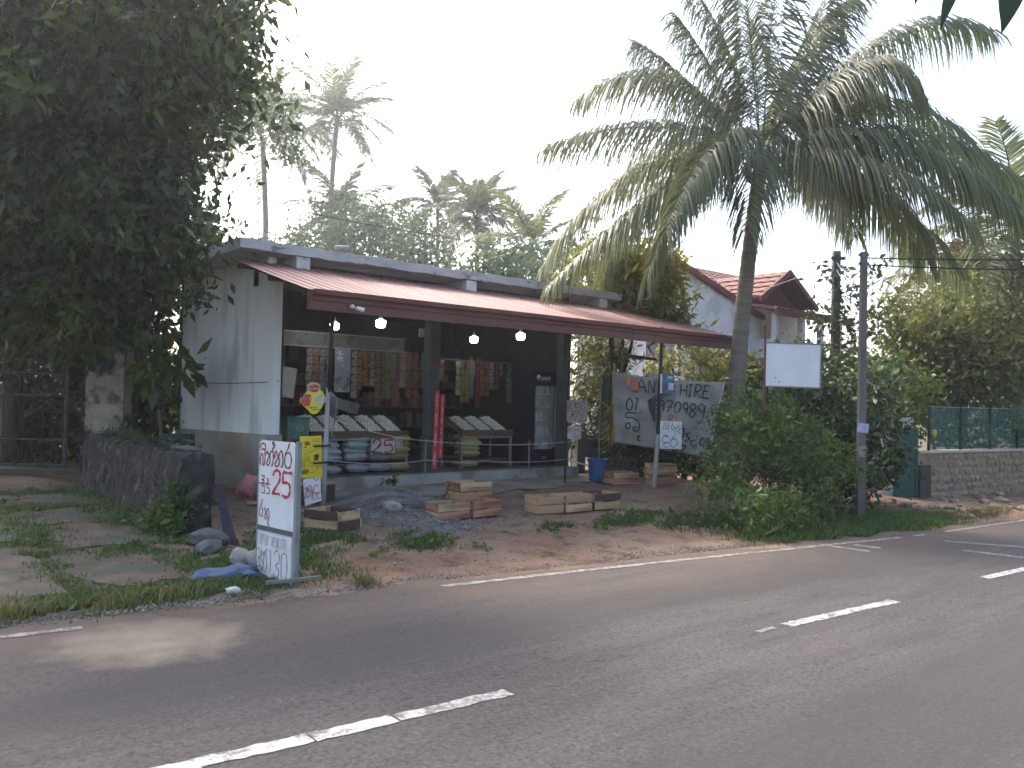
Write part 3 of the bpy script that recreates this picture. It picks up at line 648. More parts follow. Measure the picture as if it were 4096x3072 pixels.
# rice sacks
def sackmesh(): 
    mb = MB(); mb.add(*pillow(0.47, 0.34, 0.15, 14, 10, 6)); 
    mb.v = [(x, z, y) for x, y, z in mb.v]; return mb
sk = {'blue': pmat('sack_pale_blue', (0.28, 0.32, 0.335), (0.22, 0.255, 0.27), 8, 0.7, 0.3), 'lilac': pmat('sack_lilac', (0.30, 0.285, 0.31), (0.23, 0.215, 0.24), 8, 0.7, 0.3), 'yellow': pmat('sack_yellow', (0.30, 0.275, 0.12), (0.24, 0.215, 0.09), 8, 0.7, 0.3)}
sp = {}
def sack(x, y, z, k, lab):
    if k not in sp: o = sackmesh().build('rice_sack', sk[k], None, True); sp[k] = o
    else: o = share(sp[k])
    o.location = (x, y, z); o.rotation_euler = (random.uniform(-.05, .05), random.uniform(-.06, .06), random.uniform(-.15, .15)); tag(o, lab, 'sack', 'rice sacks under the egg stands')
ordn = ['bottom', 'second', 'third', 'fourth', 'top']
for k, x, nn, cl in (('blue', 7.15, 4, 'pale blue rice sack in the pile nearest the sign post'), ('blue', 7.72, 5, 'pale blue rice sack in the pile beside the stand leg'), ('lilac', 8.18, 4, 'lilac rice sack in the middle pile'), ('yellow', 8.62, 5, 'yellow rice sack in the pile under the number signs'), ('yellow', 10.30, 5, 'yellow rice sack in the right bay pile')):
    for i in range(nn):
        z = FL + 0.09 + (0.0 if i == 0 else 0.10 + (i - 0) * 0.105)
        sack(x + random.uniform(-.02, .02), 13.28 + random.uniform(-.03, .03), z, k, f'{cl}, {ordn[i] if i < nn - 1 else "top"} one')
# number signs on the stand
def board(name, lab, cat, loc, rz, w_, h_, mt, th=0.008, group=None):
    t = thing(name, lab, cat, loc, rz, group)
    MB().box((0, 0, h_ / 2), (w_, th, h_)).build('sheet', mt, t)
    return t
n25 = board('price_sign', 'white price card reading 25 in large red figures below the egg trays', 'sign', (8.17, 13.02, 0.68), 0, 0.50, 0.265, pinkp)
strokes('lettering', [[(1330, 470), (1350, 425), (1385, 425), (1400, 470), (1360, 530), (1330, 565), (1410, 570)], [(1510, 430), (1440, 435), (1435, 490), (1480, 485), (1505, 520), (1490, 560), (1450, 572), (1430, 560)]], lambda a, b: ((a - 1420) / 205 * 0.5, (580 - b) / 165 * 0.265), 0.03, darkred, n25)
n27 = board('price_sign', 'small white price card reading 27 beside the larger card', 'sign', (8.50, 13.0, 0.77), 0, 0.14, 0.18, pinkp)
strokes('lettering', [[(0.02, 0.13), (0.04, 0.16), (0.06, 0.13), (0.025, 0.04), (0.065, 0.04)], [(0.075, 0.155), (0.12, 0.15), (0.095, 0.03)]], lambda a, b: (a - 0.07, b), 0.012, inkm, n27)
n130 = board('price_sign', 'grey price card reading 130 propped behind the egg trays', 'sign', (7.92, 13.95, 1.42), 0, 0.5, 0.2, pmat('grey_card', (0.17, 0.17, 0.17), None, 5, 0.9)); n130.rotation_euler = (0, rad(14), 0)
strokes('lettering', [[(0.28, 0.15), (0.28, 0.05)], [(0.31, 0.15), (0.36, 0.14), (0.33, 0.10), (0.36, 0.07), (0.31, 0.05)], [(0.42, 0.15), (0.39, 0.10), (0.42, 0.05), (0.45, 0.10), (0.42, 0.15)]], lambda a, b: (a - 0.25, b), 0.012, inkm, n130)
# red lettered strips on the column
redst = pmat('red_strip', (0.50, 0.045, 0.06), (0.42, 0.04, 0.055), 6, 0.5)
pale = flat('pale_lettering', (0.70, 0.55, 0.50), 0.6)
def strip(x, z0, z1, w_, lab, txt, size, k):
    t = thing('lettered_strip', lab, 'strip', (x, 12.53, z0), 0)
    t.rotation_euler = (rad(0.6), rad(1.0), 0)
    MB().box((0, 0, (z1 - z0) / 2), (w_, 0.006, z1 - z0)).build('sheet', redst, t)
    step_ = (z1 - z0) / k
    for i in range(k): text('lettering', txt, size, pale, t, (0, -0.005, step_ * (i + 0.52)), (PI / 2, -PI / 2, 0))
strip(8.97, 0.40, 1.84, 0.105, 'tall red strip with large pale lettering on the column, left of two', 'HUTCH', 0.068, 4)
strip(9.10, 0.60, 1.78, 0.085, 'shorter red strip with small lettering beside the taller one', 'HUTCH', 0.034, 6)
# goods racks at the back
def goods(x0, x1, y, lab, rows, seed):
    t = thing('goods_rack', lab, 'rack', ((x0 + x1) / 2, y, FL)); rg = random.Random(seed); hw = (x1 - x0) / 2
    for sx in (-1, 1): MB().box((sx * hw, 0, 1.3), (0.05, 0.4, 2.6)).build('upright', blackish, t)
    for r_ in range(rows):
        z = 0.25 + r_ * 2.3 / rows; MB().box((0, 0, z), (2 * hw - 0.06, 0.4, 0.03)).build('shelf', dwood, t)
    return t
gk = list(pk); gdm = [pmat('dim_goods_%d' % i, c, tuple(0.6 * x for x in c), 14, 0.6) for i, c in enumerate([(0.09, 0.09, 0.10), (0.14, 0.085, 0.055), (0.05, 0.08, 0.10), (0.13, 0.12, 0.085), (0.12, 0.045, 0.045)])]
for (x0, x1, y, lab, rows, seed) in ((6.2, 8.9, 16.3, 'dark goods rack along the back wall of left bay', 5, 3), (9.2, 12.3, 16.3, 'dark goods rack along the back wall of right bay', 5, 4)):
    t = goods(x0, x1, y, lab, rows, seed); rg = random.Random(seed)
    for r_ in range(rows):
        x = x0 + 0.12; i = 0
        while x < x1 - 0.15:
            wd = rg.uniform(0.10, 0.22); ht = rg.uniform(0.14, 0.34)
            b_ = MB().box((0, 0, ht / 2), (wd, 0.22, ht)).build('goods_box', gdm[rg.randrange(5)])
            b_.location = (x + wd / 2, y - 0.06, FL + 0.27 + r_ * 2.3 / rows); i += 1
            tag(b_, f'dim packet, {ORD[i - 1]} from left on {["lowest", "second", "middle", "fourth", "top"][r_]} shelf of {"left" if seed == 3 else "right"} back rack', 'packet', 'goods on the dark back racks')
            x += wd + rg.uniform(0.02, 0.12)
# green box, pale cloth, table by the side wall
gm = pmat('green_tin', (0.07, 0.15, 0.12), (0.05, 0.11, 0.09), 6, 0.5)
gbx = thing('green_box', 'green metal box with round emblem at the shop corner', 'box', (6.40, 12.98, 0.985))
MB().box((0, 0, 0.16), (0.38, 0.3, 0.32)).build('body', gm, gbx)
MB().box((0, 0, 0.335), (0.41, 0.33, 0.035)).build('lid', gm, gbx)
strokes('emblem', [[(0.06 * math.cos(a) + 0.03, 0.17 + 0.05 * math.sin(a)) for a in [i * PI / 5 for i in range(11)]], [(-0.01, 0.16), (0.03, 0.19), (0.07, 0.17)]], lambda a, b: (a, b), 0.012, flat('pale_green', (0.2, 0.32, 0.28), 0.6), gbx, y=-0.153)
tb = thing('side_table', 'low brown counter table under the green box', 'table', (6.45, 13.0, FL))
MB().box((0, 0, 0.645), (0.62, 0.5, 0.03)).build('table_top', dwood, tb)
for sx in (-1, 1):
    for sy in (-1, 1): MB().box((sx * 0.27, sy * 0.2, 0.315), (0.045, 0.045, 0.63)).build('leg', dwood, tb)
mb = MB(); mb.add(*pillow(0.30, 0.52, 0.06, 8, 8)); o = mb.build('hanging_bag', pmat('pale_cloth', (0.46, 0.45, 0.40), (0.36, 0.35, 0.31), 6, 0.9, 0.4, 10), None, True); o.location = (6.42, 13.3, 1.92); o.rotation_euler = (0, 0.12, 0.2)
tag(o, 'pale crumpled bag hanging inside the shop corner', 'bag')
# power socket box on back of the beam
o = MB().box((9.1, 13.2, 2.95), (0.12, 0.08, 0.16)).build('meter_box', flat('grey_box', (0.35, 0.36, 0.37), 0.5)); tag(o, 'small grey meter box high beside the central column', 'box')
# stacked cartons behind the sign post, in front of the step
for i, (x, y, z, d, lb) in enumerate([(6.42, 12.25, 0.10, (0.30, 0.24, 0.26), 'brown carton at the bottom of the pair behind the sign post'), (6.40, 12.26, 0.362, (0.26, 0.22, 0.24), 'brown carton on top of the pair behind the sign post')]):
    t = thing('carton', lb, 'carton', (x, y, z + 0.03), 0.2 * i - 0.5, 'cartons behind the sign post')
    MB().box((0, 0, d[2] / 2), d).build('body', cardb, t)
    for s_ in (-1, 1): MB().box((s_ * d[0] * 0.25, 0, d[2] + 0.012), (d[0] * 0.48, d[1], 0.006), ry=s_ * 0.12).build('flap', cardb, t)
# cords in front of the stands with steel posts
cordm = flat('white_cord', (0.55, 0.55, 0.53), 0.8)
def cord(name, lab, pts, r=0.006, mt=None, cat='cord'):
    P = []
    for a, b in zip(pts, pts[1:]):
        a, b = Vector(a), Vector(b); k = 10; sag = (b - a).length * 0.02
        for i in range(k): q = a.lerp(b, i / k); q.z -= sag * 4 * (i / k) * (1 - i / k); P.append(q)
    P.append(Vector(pts[-1])); return tag(MB().tube(P, r, 5).build(name, mt or cordm), lab, cat)
cord('barrier_cord', 'upper white cord stretched across the shop front from the sign post', [(5.86, 10.86, 1.40), (8.72, 12.45, 0.93), (12.45, 12.45, 0.86)])
cord('barrier_cord', 'lower white cord stretched across the shop front near the floor', [(5.86, 10.88, 0.78), (8.72, 12.45, 0.58), (10.1, 12.45, 0.52), (12.45, 12.45, 0.50)], 0.005)
cord('ground_string', 'white string lying taut along the edge of the concrete apron', [(6.64, 12.45, 0.165), (9.69, 12.42, 0.165), (13.9, 12.45, 0.17)], 0.007)
for x, h, lb in ((8.72, 0.64, 'thin steel post holding the cords right of the number cards'), (11.25, 0.58, 'thin steel post holding the cords before the fridge'), (12.45, 0.62, 'thin steel post holding the cords at the shop right corner')):
    t = tag(MB().tube([(x, 12.46, FL - 0.0), (x, 12.46, FL + h)], 0.014, 8).build('cord_post', steel), lb, 'post', 'thin steel cord posts')
# ================================================================== SIGNS
whiteb = pmat('white_board', (0.58, 0.605, 0.61), (0.50, 0.52, 0.525), 3, 0.7, c3=(0.36, 0.36, 0.35), scale3=2.5, lo3=0.55, hi3=0.75)
frame_m = pmat('grey_frame', (0.22, 0.235, 0.225), (0.16, 0.17, 0.16), 6, 0.7)
sg = thing('egg_price_sign', 'white hand-painted egg price board standing by the road, red 25', 'sign', (3.50, 7.43, -0.05), math.atan2(-0.98, 0.17))
W_, H_ = 0.56, 1.31
def rr(w_, h_, r_, n=5):
    return [(-w_ / 2, 0), (w_ / 2, 0)] + [(w_ / 2 - r_ + r_ * math.cos(a), h_ - r_ + r_ * math.sin(a)) for a in [PI / 2 * i / n for i in range(n + 1)]] + [(-w_ / 2 + r_ + r_ * math.cos(a), h_ - r_ + r_ * math.sin(a)) for a in [PI / 2 + PI / 2 * i / n for i in range(n + 1)]]
MB().prism(rr(W_, H_, 0.05), 'y', -0.008, 0.008).build('panel', whiteb, sg)
for x in (-W_ / 2 - 0.012, W_ / 2 + 0.02): MB().box((x, 0.02, H_ / 2 - 0.02), (0.03, 0.05, H_ + 0.06)).build('frame_post', frame_m, sg)
MB().box((0, -0.014, 0.47), (W_ - 0.01, 0.012, 0.045), ry=0.02).build('frame_bar', flat('dark_bar', (0.08, 0.085, 0.08), 0.8), sg)
MB().box((-W_ / 2 + 0.30, -0.014, 0.22), (W_ - 0.06, 0.004, 0.42)).build('notice_sheet', pmat('pale_lilac_sheet', (0.52, 0.50, 0.515), (0.45, 0.43, 0.445), 4, 0.8), sg)
MB().box((0.085, -0.011, H_ * 0.705), (0.34, 0.003, 0.245)).build('notice_sheet', paper, sg)
fn = lambda a, b: ((a - 85) / 755 * W_ - W_ / 2, H_ - (b - 104) / 2900 * H_)
BIT = [[(105, 270), (110, 200), (160, 165), (205, 190), (210, 250), (205, 290), (110, 300)],
       [(150, 285), (200, 300), (205, 420), (205, 560), (185, 630), (165, 590), (160, 440), (140, 390), (115, 420), (100, 500), (105, 600), (125, 610)],
       [(250, 400), (245, 350), (265, 330), (275, 370), (300, 420), (320, 480), (310, 570), (280, 620), (250, 600), (260, 530), (300, 430), (330, 340), (370, 320), (385, 380), (390, 480), (375, 600), (345, 635)],
       [(375, 320), (370, 260), (405, 230), (405, 160), (380, 130), (372, 200), (370, 110)],
       [(430, 470), (415, 400), (425, 330), (455, 325), (470, 380), (500, 440), (525, 500), (510, 590), (470, 630), (430, 600), (450, 530), (500, 420), (530, 330), (565, 295), (585, 360), (590, 480), (585, 600), (550, 635)],
       [(725, 115), (700, 220), (660, 320), (635, 420), (630, 540), (660, 610), (705, 640), (750, 600), (770, 480), (760, 370), (715, 320), (665, 345)]]
strokes('lettering', BIT, fn, 0.0155, darkred, sg, y=-0.0105)
strokes('lettering', [[(405, 830), (420, 750), (475, 710), (535, 730), (550, 830), (535, 940), (470, 1060), (400, 1190), (420, 1195), (560, 1195)], [(800, 735), (700, 735), (620, 735), (614, 850), (612, 950), (690, 935), (755, 985), (765, 1100), (740, 1200), (670, 1240), (605, 1200)]], fn, 0.027, redm, sg, y=-0.0140)
strokes('lettering', [[(140, 830), (165, 870), (205, 850), (190, 920), (140, 940), (200, 960), (170, 1010), (160, 1070), (210, 1070), (215, 1150), (215, 1215), (160, 1215)], [(255, 900), (300, 920), (270, 980), (300, 1000), (255, 1020), (290, 1100), (320, 1110), (315, 1215), (255, 1215)], [(90, 1015), (350, 1020)],
    [(180, 1350), (150, 1480), (130, 1530), (115, 1600), (120, 1680), (150, 1720), (180, 1690), (185, 1580), (160, 1530)], [(215, 1560), (240, 1540), (250, 1600), (280, 1660), (285, 1720), (260, 1760), (230, 1720), (260, 1640), (300, 1540), (325, 1600), (325, 1750), (305, 1830), (335, 1870), (310, 1890)]], fn, 0.0105, darkred, sg, y=-0.0105)
fade = flat('faded_ink', (0.36, 0.345, 0.37), 0.8)
BLK = {'S': [[(1, 1.8), (.5, 2), (0, 1.6), (.5, 1.1), (1, .6), (.5, 0), (0, .2)]], 'U': [[(0, 2), (0, .4), (.5, 0), (1, .4), (1, 2)]], 'P': [[(0, 0), (0, 2)], [(0, 2), (.8, 1.9), (.9, 1.4), (.5, 1), (0, 1)]], 'E': [[(1, 2), (0, 2)], [(0, 2), (0, 0)], [(0, 0), (1, 0)], [(0, 1), (.8, 1)]], 'R': [[(0, 0), (0, 2)], [(0, 2), (.8, 1.9), (.9, 1.4), (.5, 1), (0, 1)], [(.4, 1), (1, 0)]], 'N': [[(0, 0), (0, 2)], [(0, 2), (1, 0)], [(1, 0), (1, 2)]], 'T': [[(0, 2), (1, 2)], [(.5, 2), (.5, 0)]], 'V': [[(0, 2), (.5, 0)], [(.5, 0), (1, 2)]]}
row = []
for i, ch in enumerate('SUPER VENETTE'):
    for s_ in BLK.get(ch, []): row.append([(100 + i * 51 + 34 * a, 2290 + i * 3 - 105 * b) for a, b in s_])
strokes('lettering', row, fn, 0.006, fade, sg, y=-0.0175)
strokes('lettering', [[(385, 2390), (400, 2500), (400, 2700), (385, 2850)], [(480, 2460), (500, 2390), (550, 2380), (590, 2480), (580, 2600), (510, 2690), (570, 2750), (580, 2850), (530, 2940), (460, 2860)], [(690, 2390), (640, 2450), (630, 2650), (640, 2880), (690, 2950), (740, 2880), (750, 2650), (740, 2450), (690, 2390)],
    [(115, 2420), (135, 2390), (150, 2500), (125, 2650), (110, 2760), (160, 2770)], [(200, 2430), (220, 2500), (165, 2620), (170, 2780), (210, 2850), (230, 2700), (180, 2560), (200, 2430)], [(265, 2500), (250, 2650), (260, 2830), (300, 2850), (320, 2650), (290, 2470), (265, 2500)], [(120, 2650), (330, 2380)]], fn, 0.013, flat('grey_ink', (0.22, 0.21, 0.23), 0.8), sg, y=-0.0175)
MB().tube([(0.0, 0.02, 0.7), (0.0, 0.30, 0.02)], 0.015, 6).build('prop', frame_m, sg)
o = tag(MB().box((0, 0, 0.03), (0.50, 0.04, 0.03)).build('wooden_batten', pmat('greenish_batten', (0.15, 0.18, 0.14), None, 5, 0.9)), 'pale greenish batten lying in grass before the egg price board', 'batten'); o.location = (3.55, 7.12, -0.03); o.rotation_euler = (0.0, -0.03, -0.25)

# sign post with diamond sign, yellow poster and paper ---------------------
postm = pmat('pale_post', (0.36, 0.33, 0.30), (0.25, 0.22, 0.20), 5, 0.85, 0.2, 20, stretch=(1, 1, 0.3))
pst = thing('sign_post', 'leaning pale post under the awning corner carrying the diamond sign', 'post', (5.83, 10.86, 0.06))
MB().tube([(0, 0, -0.1), (0.015, -0.02, 1.0), (0.02, -0.04, 1.75)], 0.036, 10).build('lower_pole', postm, pst, True)
MB().tube([(0.02, -0.045, 1.70), (0.03, -0.09, 2.82)], 0.032, 10).build('upper_pole', blackish, pst, True)
for z in (0.92, 0.68): MB().tube([(-0.20, -0.06, z), (0.06, -0.06, z + 0.01)], 0.016, 6).build('bracket', blackish, pst)
MB().lathe([(0.12, 0), (0.11, 0.06), (0, 0.07)], (0, 0, -0.02), 12).build('footing', blackish, pst)
nylon = flat('nylon_twine', (0.22, 0.22, 0.2), 0.7)
mb = MB()
for k in range(6):
    dx = 0.05 + 0.02 * k; mb.tube([(0.02, -0.09, 1.72), (dx, -0.10, 1.60), (dx + 0.02 * math.sin(k), -0.10, 1.2 + 0.05 * k), (0.06, -0.09, 1.05)], 0.005, 4)
mb.tube([(0.06, -0.09, 1.1), (0.14, -0.10, 0.98), (0.12, -0.09, 0.62), (0.08, -0.07, 0.5)], 0.006, 4)
mb.build('twine', nylon, pst)
# diamond sign
dm = thing('diamond_sign', 'yellow and red diamond-shaped shop sign with oval emblem on the post', 'sign', (5.76, 11.10, 1.43), FACE)
K = lambda a, b: ((a - 690) / 1290 * 0.504, (1435 - b) / 1290 * 0.504)      # sheet px -> metres
yel = pmat('sign_yellow', (0.66, 0.58, 0.03), (0.60, 0.52, 0.03), 5, 0.45)
cream = flat('sign_cream', (0.62, 0.47, 0.32), 0.5)
out = [(700, 1435), (620, 1400), (500, 1280), (350, 1150), (240, 1010), (165, 1000), (205, 830), (290, 825), (340, 685), (400, 650), (465, 545), (445, 440), (470, 340), (560, 270), (700, 240), (830, 270), (920, 350), (945, 440), (935, 500), (1040, 610), (1080, 670), (1120, 760), (1165, 850), (1130, 950), (1060, 1060), (1010, 1170), (900, 1340), (820, 1410)]
MB().prism([K(*p) for p in out], 'y', -0.006, 0.006).build('panel', yel, dm)
def sheet(name, poly, mt, y):
    mb = MB(); q = [K(*p) for p in poly]; mb.add([(a, y, b) for a, b in q], [tuple(range(len(q)))]); return mb.build(name, mt, dm, fixn=False)
sheet('emblem_ring', [(690 + 245 * math.cos(a), 430 + 190 * math.sin(a)) for a in [2 * PI * i / 28 for i in range(28)]], cream, -0.0075)
sred = flat('sign_red', (0.42, 0.035, 0.03), 0.45)
sheet('emblem', [(712 + 205 * math.cos(a), 465 + 148 * math.sin(a)) for a in [2 * PI * i / 28 for i in range(28)]], sred, -0.009)
sheet('red_field', [(190, 990), (225, 850), (300, 850), (350, 690), (600, 690), (620, 800), (560, 1130), (380, 1150), (250, 1000)], flat('sign_red_light', (0.50, 0.06, 0.04), 0.45), -0.008)
sheet('pack_picture', [(750, 700), (1060, 700), (1110, 780), (1090, 900), (1030, 1050), (800, 1080), (740, 850)], pmat('pack_print', (0.60, 0.50, 0.40), (0.38, 0.32, 0.24), 26, 0.5), -0.008)
sheet('small_picture', [(380, 795), (490, 795), (485, 905), (380, 905)], pmat('icon_print', (0.25, 0.24, 0.22), (0.05, 0.05, 0.05), 60, 0.5), -0.0095)
text('lettering', 'Munchee', 0.046, paper, dm, (*[(K(705, 480))[0]], -0.0105, K(705, 480)[1]), (PI / 2, -0.04, 0), sx=0.82, shear=0.15)
text('lettering', 'CBL', 0.026, cream, dm, (K(665, 375)[0], -0.0105, K(665, 375)[1]), (PI / 2, 0, 0))
strokes('lettering', [[(540, 1180), (550, 1215), (575, 1185)], [(590, 1210), (610, 1175), (630, 1210)], [(640, 1170), (650, 1210)], [(680, 1200), (700, 1170), (730, 1200)], [(745, 1165), (760, 1200), (790, 1165)], [(800, 1195), (830, 1165)], [(650, 1230), (660, 1280), (700, 1240)], [(715, 1275), (740, 1240), (770, 1280)], [(780, 1240), (810, 1270), (850, 1230)], [(860, 1270), (890, 1235), (930, 1250)]], K, 0.008, inkm, dm, y=-0.008)
strokes('lettering', [[(540, 870), (560, 820), (620, 820), (650, 850), (620, 890), (560, 890)], [(650, 920), (680, 960), (650, 1000)], [(600, 1000), (640, 1040), (600, 1080)]], K, 0.008, cream, dm, y=-0.0095)
# yellow poster
yp = thing('yellow_poster', 'tall yellow poster with black 90 on the post below the diamond sign', 'poster', (5.69, 10.955, 0.52), FACE); yp.rotation_euler = (0, rad(-3), FACE)
YW, YH = 0.31, 0.60
MB().box((0, 0, YH / 2), (YW, 0.006, YH)).build('sheet', pmat('poster_yellow', (0.62, 0.48, 0.02), (0.56, 0.42, 0.02), 3, 0.5), yp)
KY = lambda a, b: ((a - 345) / 465 * YW, YH - (b - 150) / 880 * YH)
strokes('lettering', [[(265, 290), (235, 265), (215, 295), (235, 325), (265, 300), (262, 275)], [(263, 300), (250, 350), (215, 395)], [(305, 265), (280, 300), (300, 340), (328, 310), (305, 265)]], KY, 0.013, inkm, yp, y=-0.005)
olive = flat('poster_olive', (0.22, 0.17, 0.01), 0.6)
strokes('drawing', [[(395, 215), (545, 210), (540, 270), (400, 280), (385, 245), (395, 215)], [(375, 340), (555, 325)], [(415, 370), (510, 360)], [(410, 245), (530, 240)], [(190, 540), (540, 410)], [(150, 570), (150, 860)], [(205, 600), (205, 860)], [(225, 600), (310, 590), (310, 720)], [(235, 630), (300, 625), (300, 660), (235, 665), (235, 630)], [(240, 760), (290, 755)], [(330, 770), (395, 765)], [(330, 800), (395, 790)], [(315, 710), (420, 690)], [(170, 650), (190, 640)], [(165, 700), (195, 690)], [(165, 750), (195, 740)], [(165, 800), (195, 790)], [(430, 720), (440, 760)], [(480, 700), (470, 740)], [(290, 925), (410, 910)], [(150, 900), (280, 880)], [(450, 760), (460, 830)], [(500, 770), (480, 860)]], KY, 0.007, olive, yp, y=-0.005, sm=False)
mb = MB(); q = [KY(*p) for p in [(410, 545), (515, 530), (515, 600), (480, 690), (460, 650), (440, 680), (412, 670)]]; mb.add([(a, -0.0045, b) for a, b in q], [tuple(range(len(q)))]); mb.build('dark_figure', flat('poster_dark', (0.06, 0.05, 0.01), 0.6), yp, fixn=False)
mb = MB(); q = [KY(*p) for p in [(130, 870), (290, 850), (290, 900), (240, 950), (130, 950)]]; mb.add([(a, -0.0042, b) for a, b in q], [tuple(range(len(q)))]); mb.build('brown_figure', flat('poster_brown', (0.25, 0.15, 0.02), 0.6), yp, fixn=False)
# hand-lettered paper
kp = thing('paper_sign', 'curling white paper with red hand lettering under the yellow poster', 'sign', (5.70, 10.95, 0.50), FACE)
KP = lambda a, b: ((a - 350) / 465 * 0.31, -(b - 1030) / 880 * 0.60)
mb = MB(); vs = []; gridn = 8
for j in range(gridn + 1):
    for i in range(gridn + 1):
        u, v = i / gridn, j / gridn; a = (150 + 60 * v) * (1 - u) + (520 + 55 * v) * u; b = (1040 + 560 * v) * (1 - u) + (990 + 480 * v) * u; x, z = KP(a, b)
        vs.append((x, -0.006 - 0.02 * math.sin(2.2 * v) * (0.3 + u), z))
mb.add(vs, [(j * 9 + i, j * 9 + i + 1, j * 9 + i + 10, j * 9 + i + 9) for j in range(8) for i in range(8)]); mb.build('sheet', pmat('sheet_white', (0.66, 0.65, 0.64), (0.58, 0.57, 0.56), 6, 0.8, c3=(0.35, 0.35, 0.35), scale3=18, lo3=0.62, hi3=0.7), kp, True)
strokes('lettering', [[(215, 1250), (210, 1215), (245, 1210), (260, 1260), (290, 1240), (320, 1300), (300, 1390), (255, 1400), (255, 1380)], [(205, 1440), (240, 1340), (270, 1220), (310, 1165), (350, 1200), (358, 1300), (355, 1400)], [(355, 1300), (385, 1290), (375, 1380), (400, 1450), (430, 1445)], [(500, 1185), (450, 1140), (410, 1180), (400, 1260), (430, 1320), (480, 1305), (520, 1290)], [(510, 1310), (470, 1340), (465, 1400), (500, 1430), (550, 1405)], [(385, 1010), (420, 1045), (470, 1040), (500, 1005)]], KP, 0.010, redm, kp, y=-0.034)

# boards on the thin dark post at the shop's right corner ----------------------
p1 = thing('sign_post', 'thin dark post at right end of the shop with two card signs', 'post', (11.45, 11.63, 0.10))
MB().tube([(0, 0, -0.05), (0.03, -0.05, 2.95)], 0.022, 8).build('pole', blackish, p1)
MB().tube([(0, 0, 0.01), (0.5, -0.25, 0.015)], 0.012, 6).build('foot', blackish, p1)
c70 = board('card_sign', 'square brown card with black hand lettering and 70 55', 'sign', (11.585, 11.46, 1.30), FACE, 0.40, 0.425, cardb)
K7 = lambda a, b: ((a - 460) / 735 * 0.40, 0.425 - (b - 110) / 755 * 0.425)
strokes('lettering', [[(180, 185), (140, 210), (120, 320), (130, 410), (165, 410), (180, 330), (155, 290)], [(290, 180), (235, 210), (215, 320), (240, 410), (300, 380), (355, 380), (375, 280), (350, 190), (325, 150)], [(410, 125), (395, 250), (385, 390)], [(470, 200), (430, 230), (430, 330), (440, 380)], [(440, 230), (490, 220), (510, 300), (480, 410), (460, 400)], [(510, 230), (560, 200), (575, 280), (550, 420)], [(760, 140), (700, 130), (640, 180), (720, 190), (745, 270), (730, 390), (680, 425), (620, 390), (615, 290), (660, 250)],
    [(130, 480), (220, 470), (300, 465), (270, 600), (215, 805)], [(390, 480), (330, 560), (320, 700), (370, 800), (420, 760), (435, 600), (420, 490), (390, 480)], [(120, 830), (300, 600), (420, 450)], [(630, 480), (515, 490), (510, 580), (590, 580), (645, 650), (630, 780), (570, 830), (500, 790)], [(790, 490), (680, 500), (680, 590), (760, 590), (800, 670), (790, 790), (720, 840), (650, 820)]], K7, 0.010, inkm, c70, y=-0.006)
ch = board('card_sign', 'smaller pinkish card with two lines of black hand lettering below the brown one', 'sign', (11.56, 11.50, 0.97), FACE, 0.265, 0.245, pinkp)
KH = lambda a, b: ((a - 395) / 490 * 0.265, 0.245 - (b - 1030) / 450 * 0.245)
strokes('lettering', [[(175, 1100), (200, 1080), (200, 1140), (170, 1180), (200, 1215), (230, 1180), (230, 1110), (265, 1130), (280, 1220), (260, 1260), (285, 1275)], [(310, 1130), (330, 1200), (370, 1190), (370, 1130), (330, 1110), (320, 1060), (380, 1060)], [(400, 1150), (440, 1120), (430, 1190), (400, 1215)], [(450, 1215), (480, 1150), (510, 1110), (540, 1140), (540, 1220)], [(620, 1090), (590, 1130), (590, 1200), (630, 1210)], [(450, 1290), (390, 1280), (345, 1340), (350, 1420), (400, 1430), (440, 1370)], [(440, 1290), (436, 1400), (435, 1470)], [(480, 1330), (500, 1340), (480, 1450), (510, 1460)], [(520, 1460), (560, 1320), (600, 1310), (610, 1450)], [(540, 1400), (580, 1430)]], KH, 0.008, inkm, ch, y=-0.006)
# awning prop with posters ------------------------------------------------------
pp = thing('awning_prop', 'slim prop post holding up the right part of the awning', 'post', (12.63, 10.375, 0.05))
MB().tube([(0, 0, -0.05), (0.03, -0.05, 1.05)], 0.045, 8).build('lower_pole', postm, pp)
MB().tube([(0.03, -0.05, 0.9), (0.04, -0.10, 3.12)], 0.034, 8).build('upper_pole', blackish, pp)
MB().prism([(-0.15, 1.70), (0.0, 1.80), (0.0, 1.30), (-0.04, 1.32), (-0.11, 1.52)], 'y', -0.008, 0.008).build('dark_flag', blackish, pp).rotation_euler = (0, 0, FACE)
K6 = lambda a, b: ((a - 700) * 0.000995, -(b - 820) * 0.000995)
bp_ = thing('blue_poster', 'small dark blue product poster high on the awning prop', 'poster', (12.62, 10.26, 1.89), FACE)
MB().box((0.135, 0, 0.19), (0.27, 0.006, 0.375)).build('sheet', pmat('poster_blue', (0.05, 0.10, 0.15), (0.10, 0.16, 0.21), 5, 0.4), bp_)
MB().box((0.018, -0.005, 0.19), (0.035, 0.003, 0.375)).build('white_edge', paper, bp_)
MB().box((0.21, -0.0055, 0.14), (0.10, 0.002, 0.13), ry=0.1).build('pale_picture', flat('pale_blue_print', (0.36, 0.46, 0.52), 0.5), bp_)
MB().box((0.09, -0.0055, 0.13), (0.09, 0.002, 0.13)).build('purple_picture', flat('purple_print', (0.12, 0.08, 0.12), 0.5), bp_)
mb = MB(); mb.add([(0.19 + 0.06 * math.cos(a), -0.0055, 0.31 + 0.03 * math.sin(a)) for a in [2 * PI * i / 20 for i in range(20)]], [tuple(range(20))]); mb.build('oval_label', flat('oval_grey', (0.36, 0.42, 0.45), 0.5), bp_, fixn=False)
cs = thing('card_sign', 'white card over brown card with black hand lettering on the awning prop', 'sign', (12.66, 10.27, 1.52), FACE)
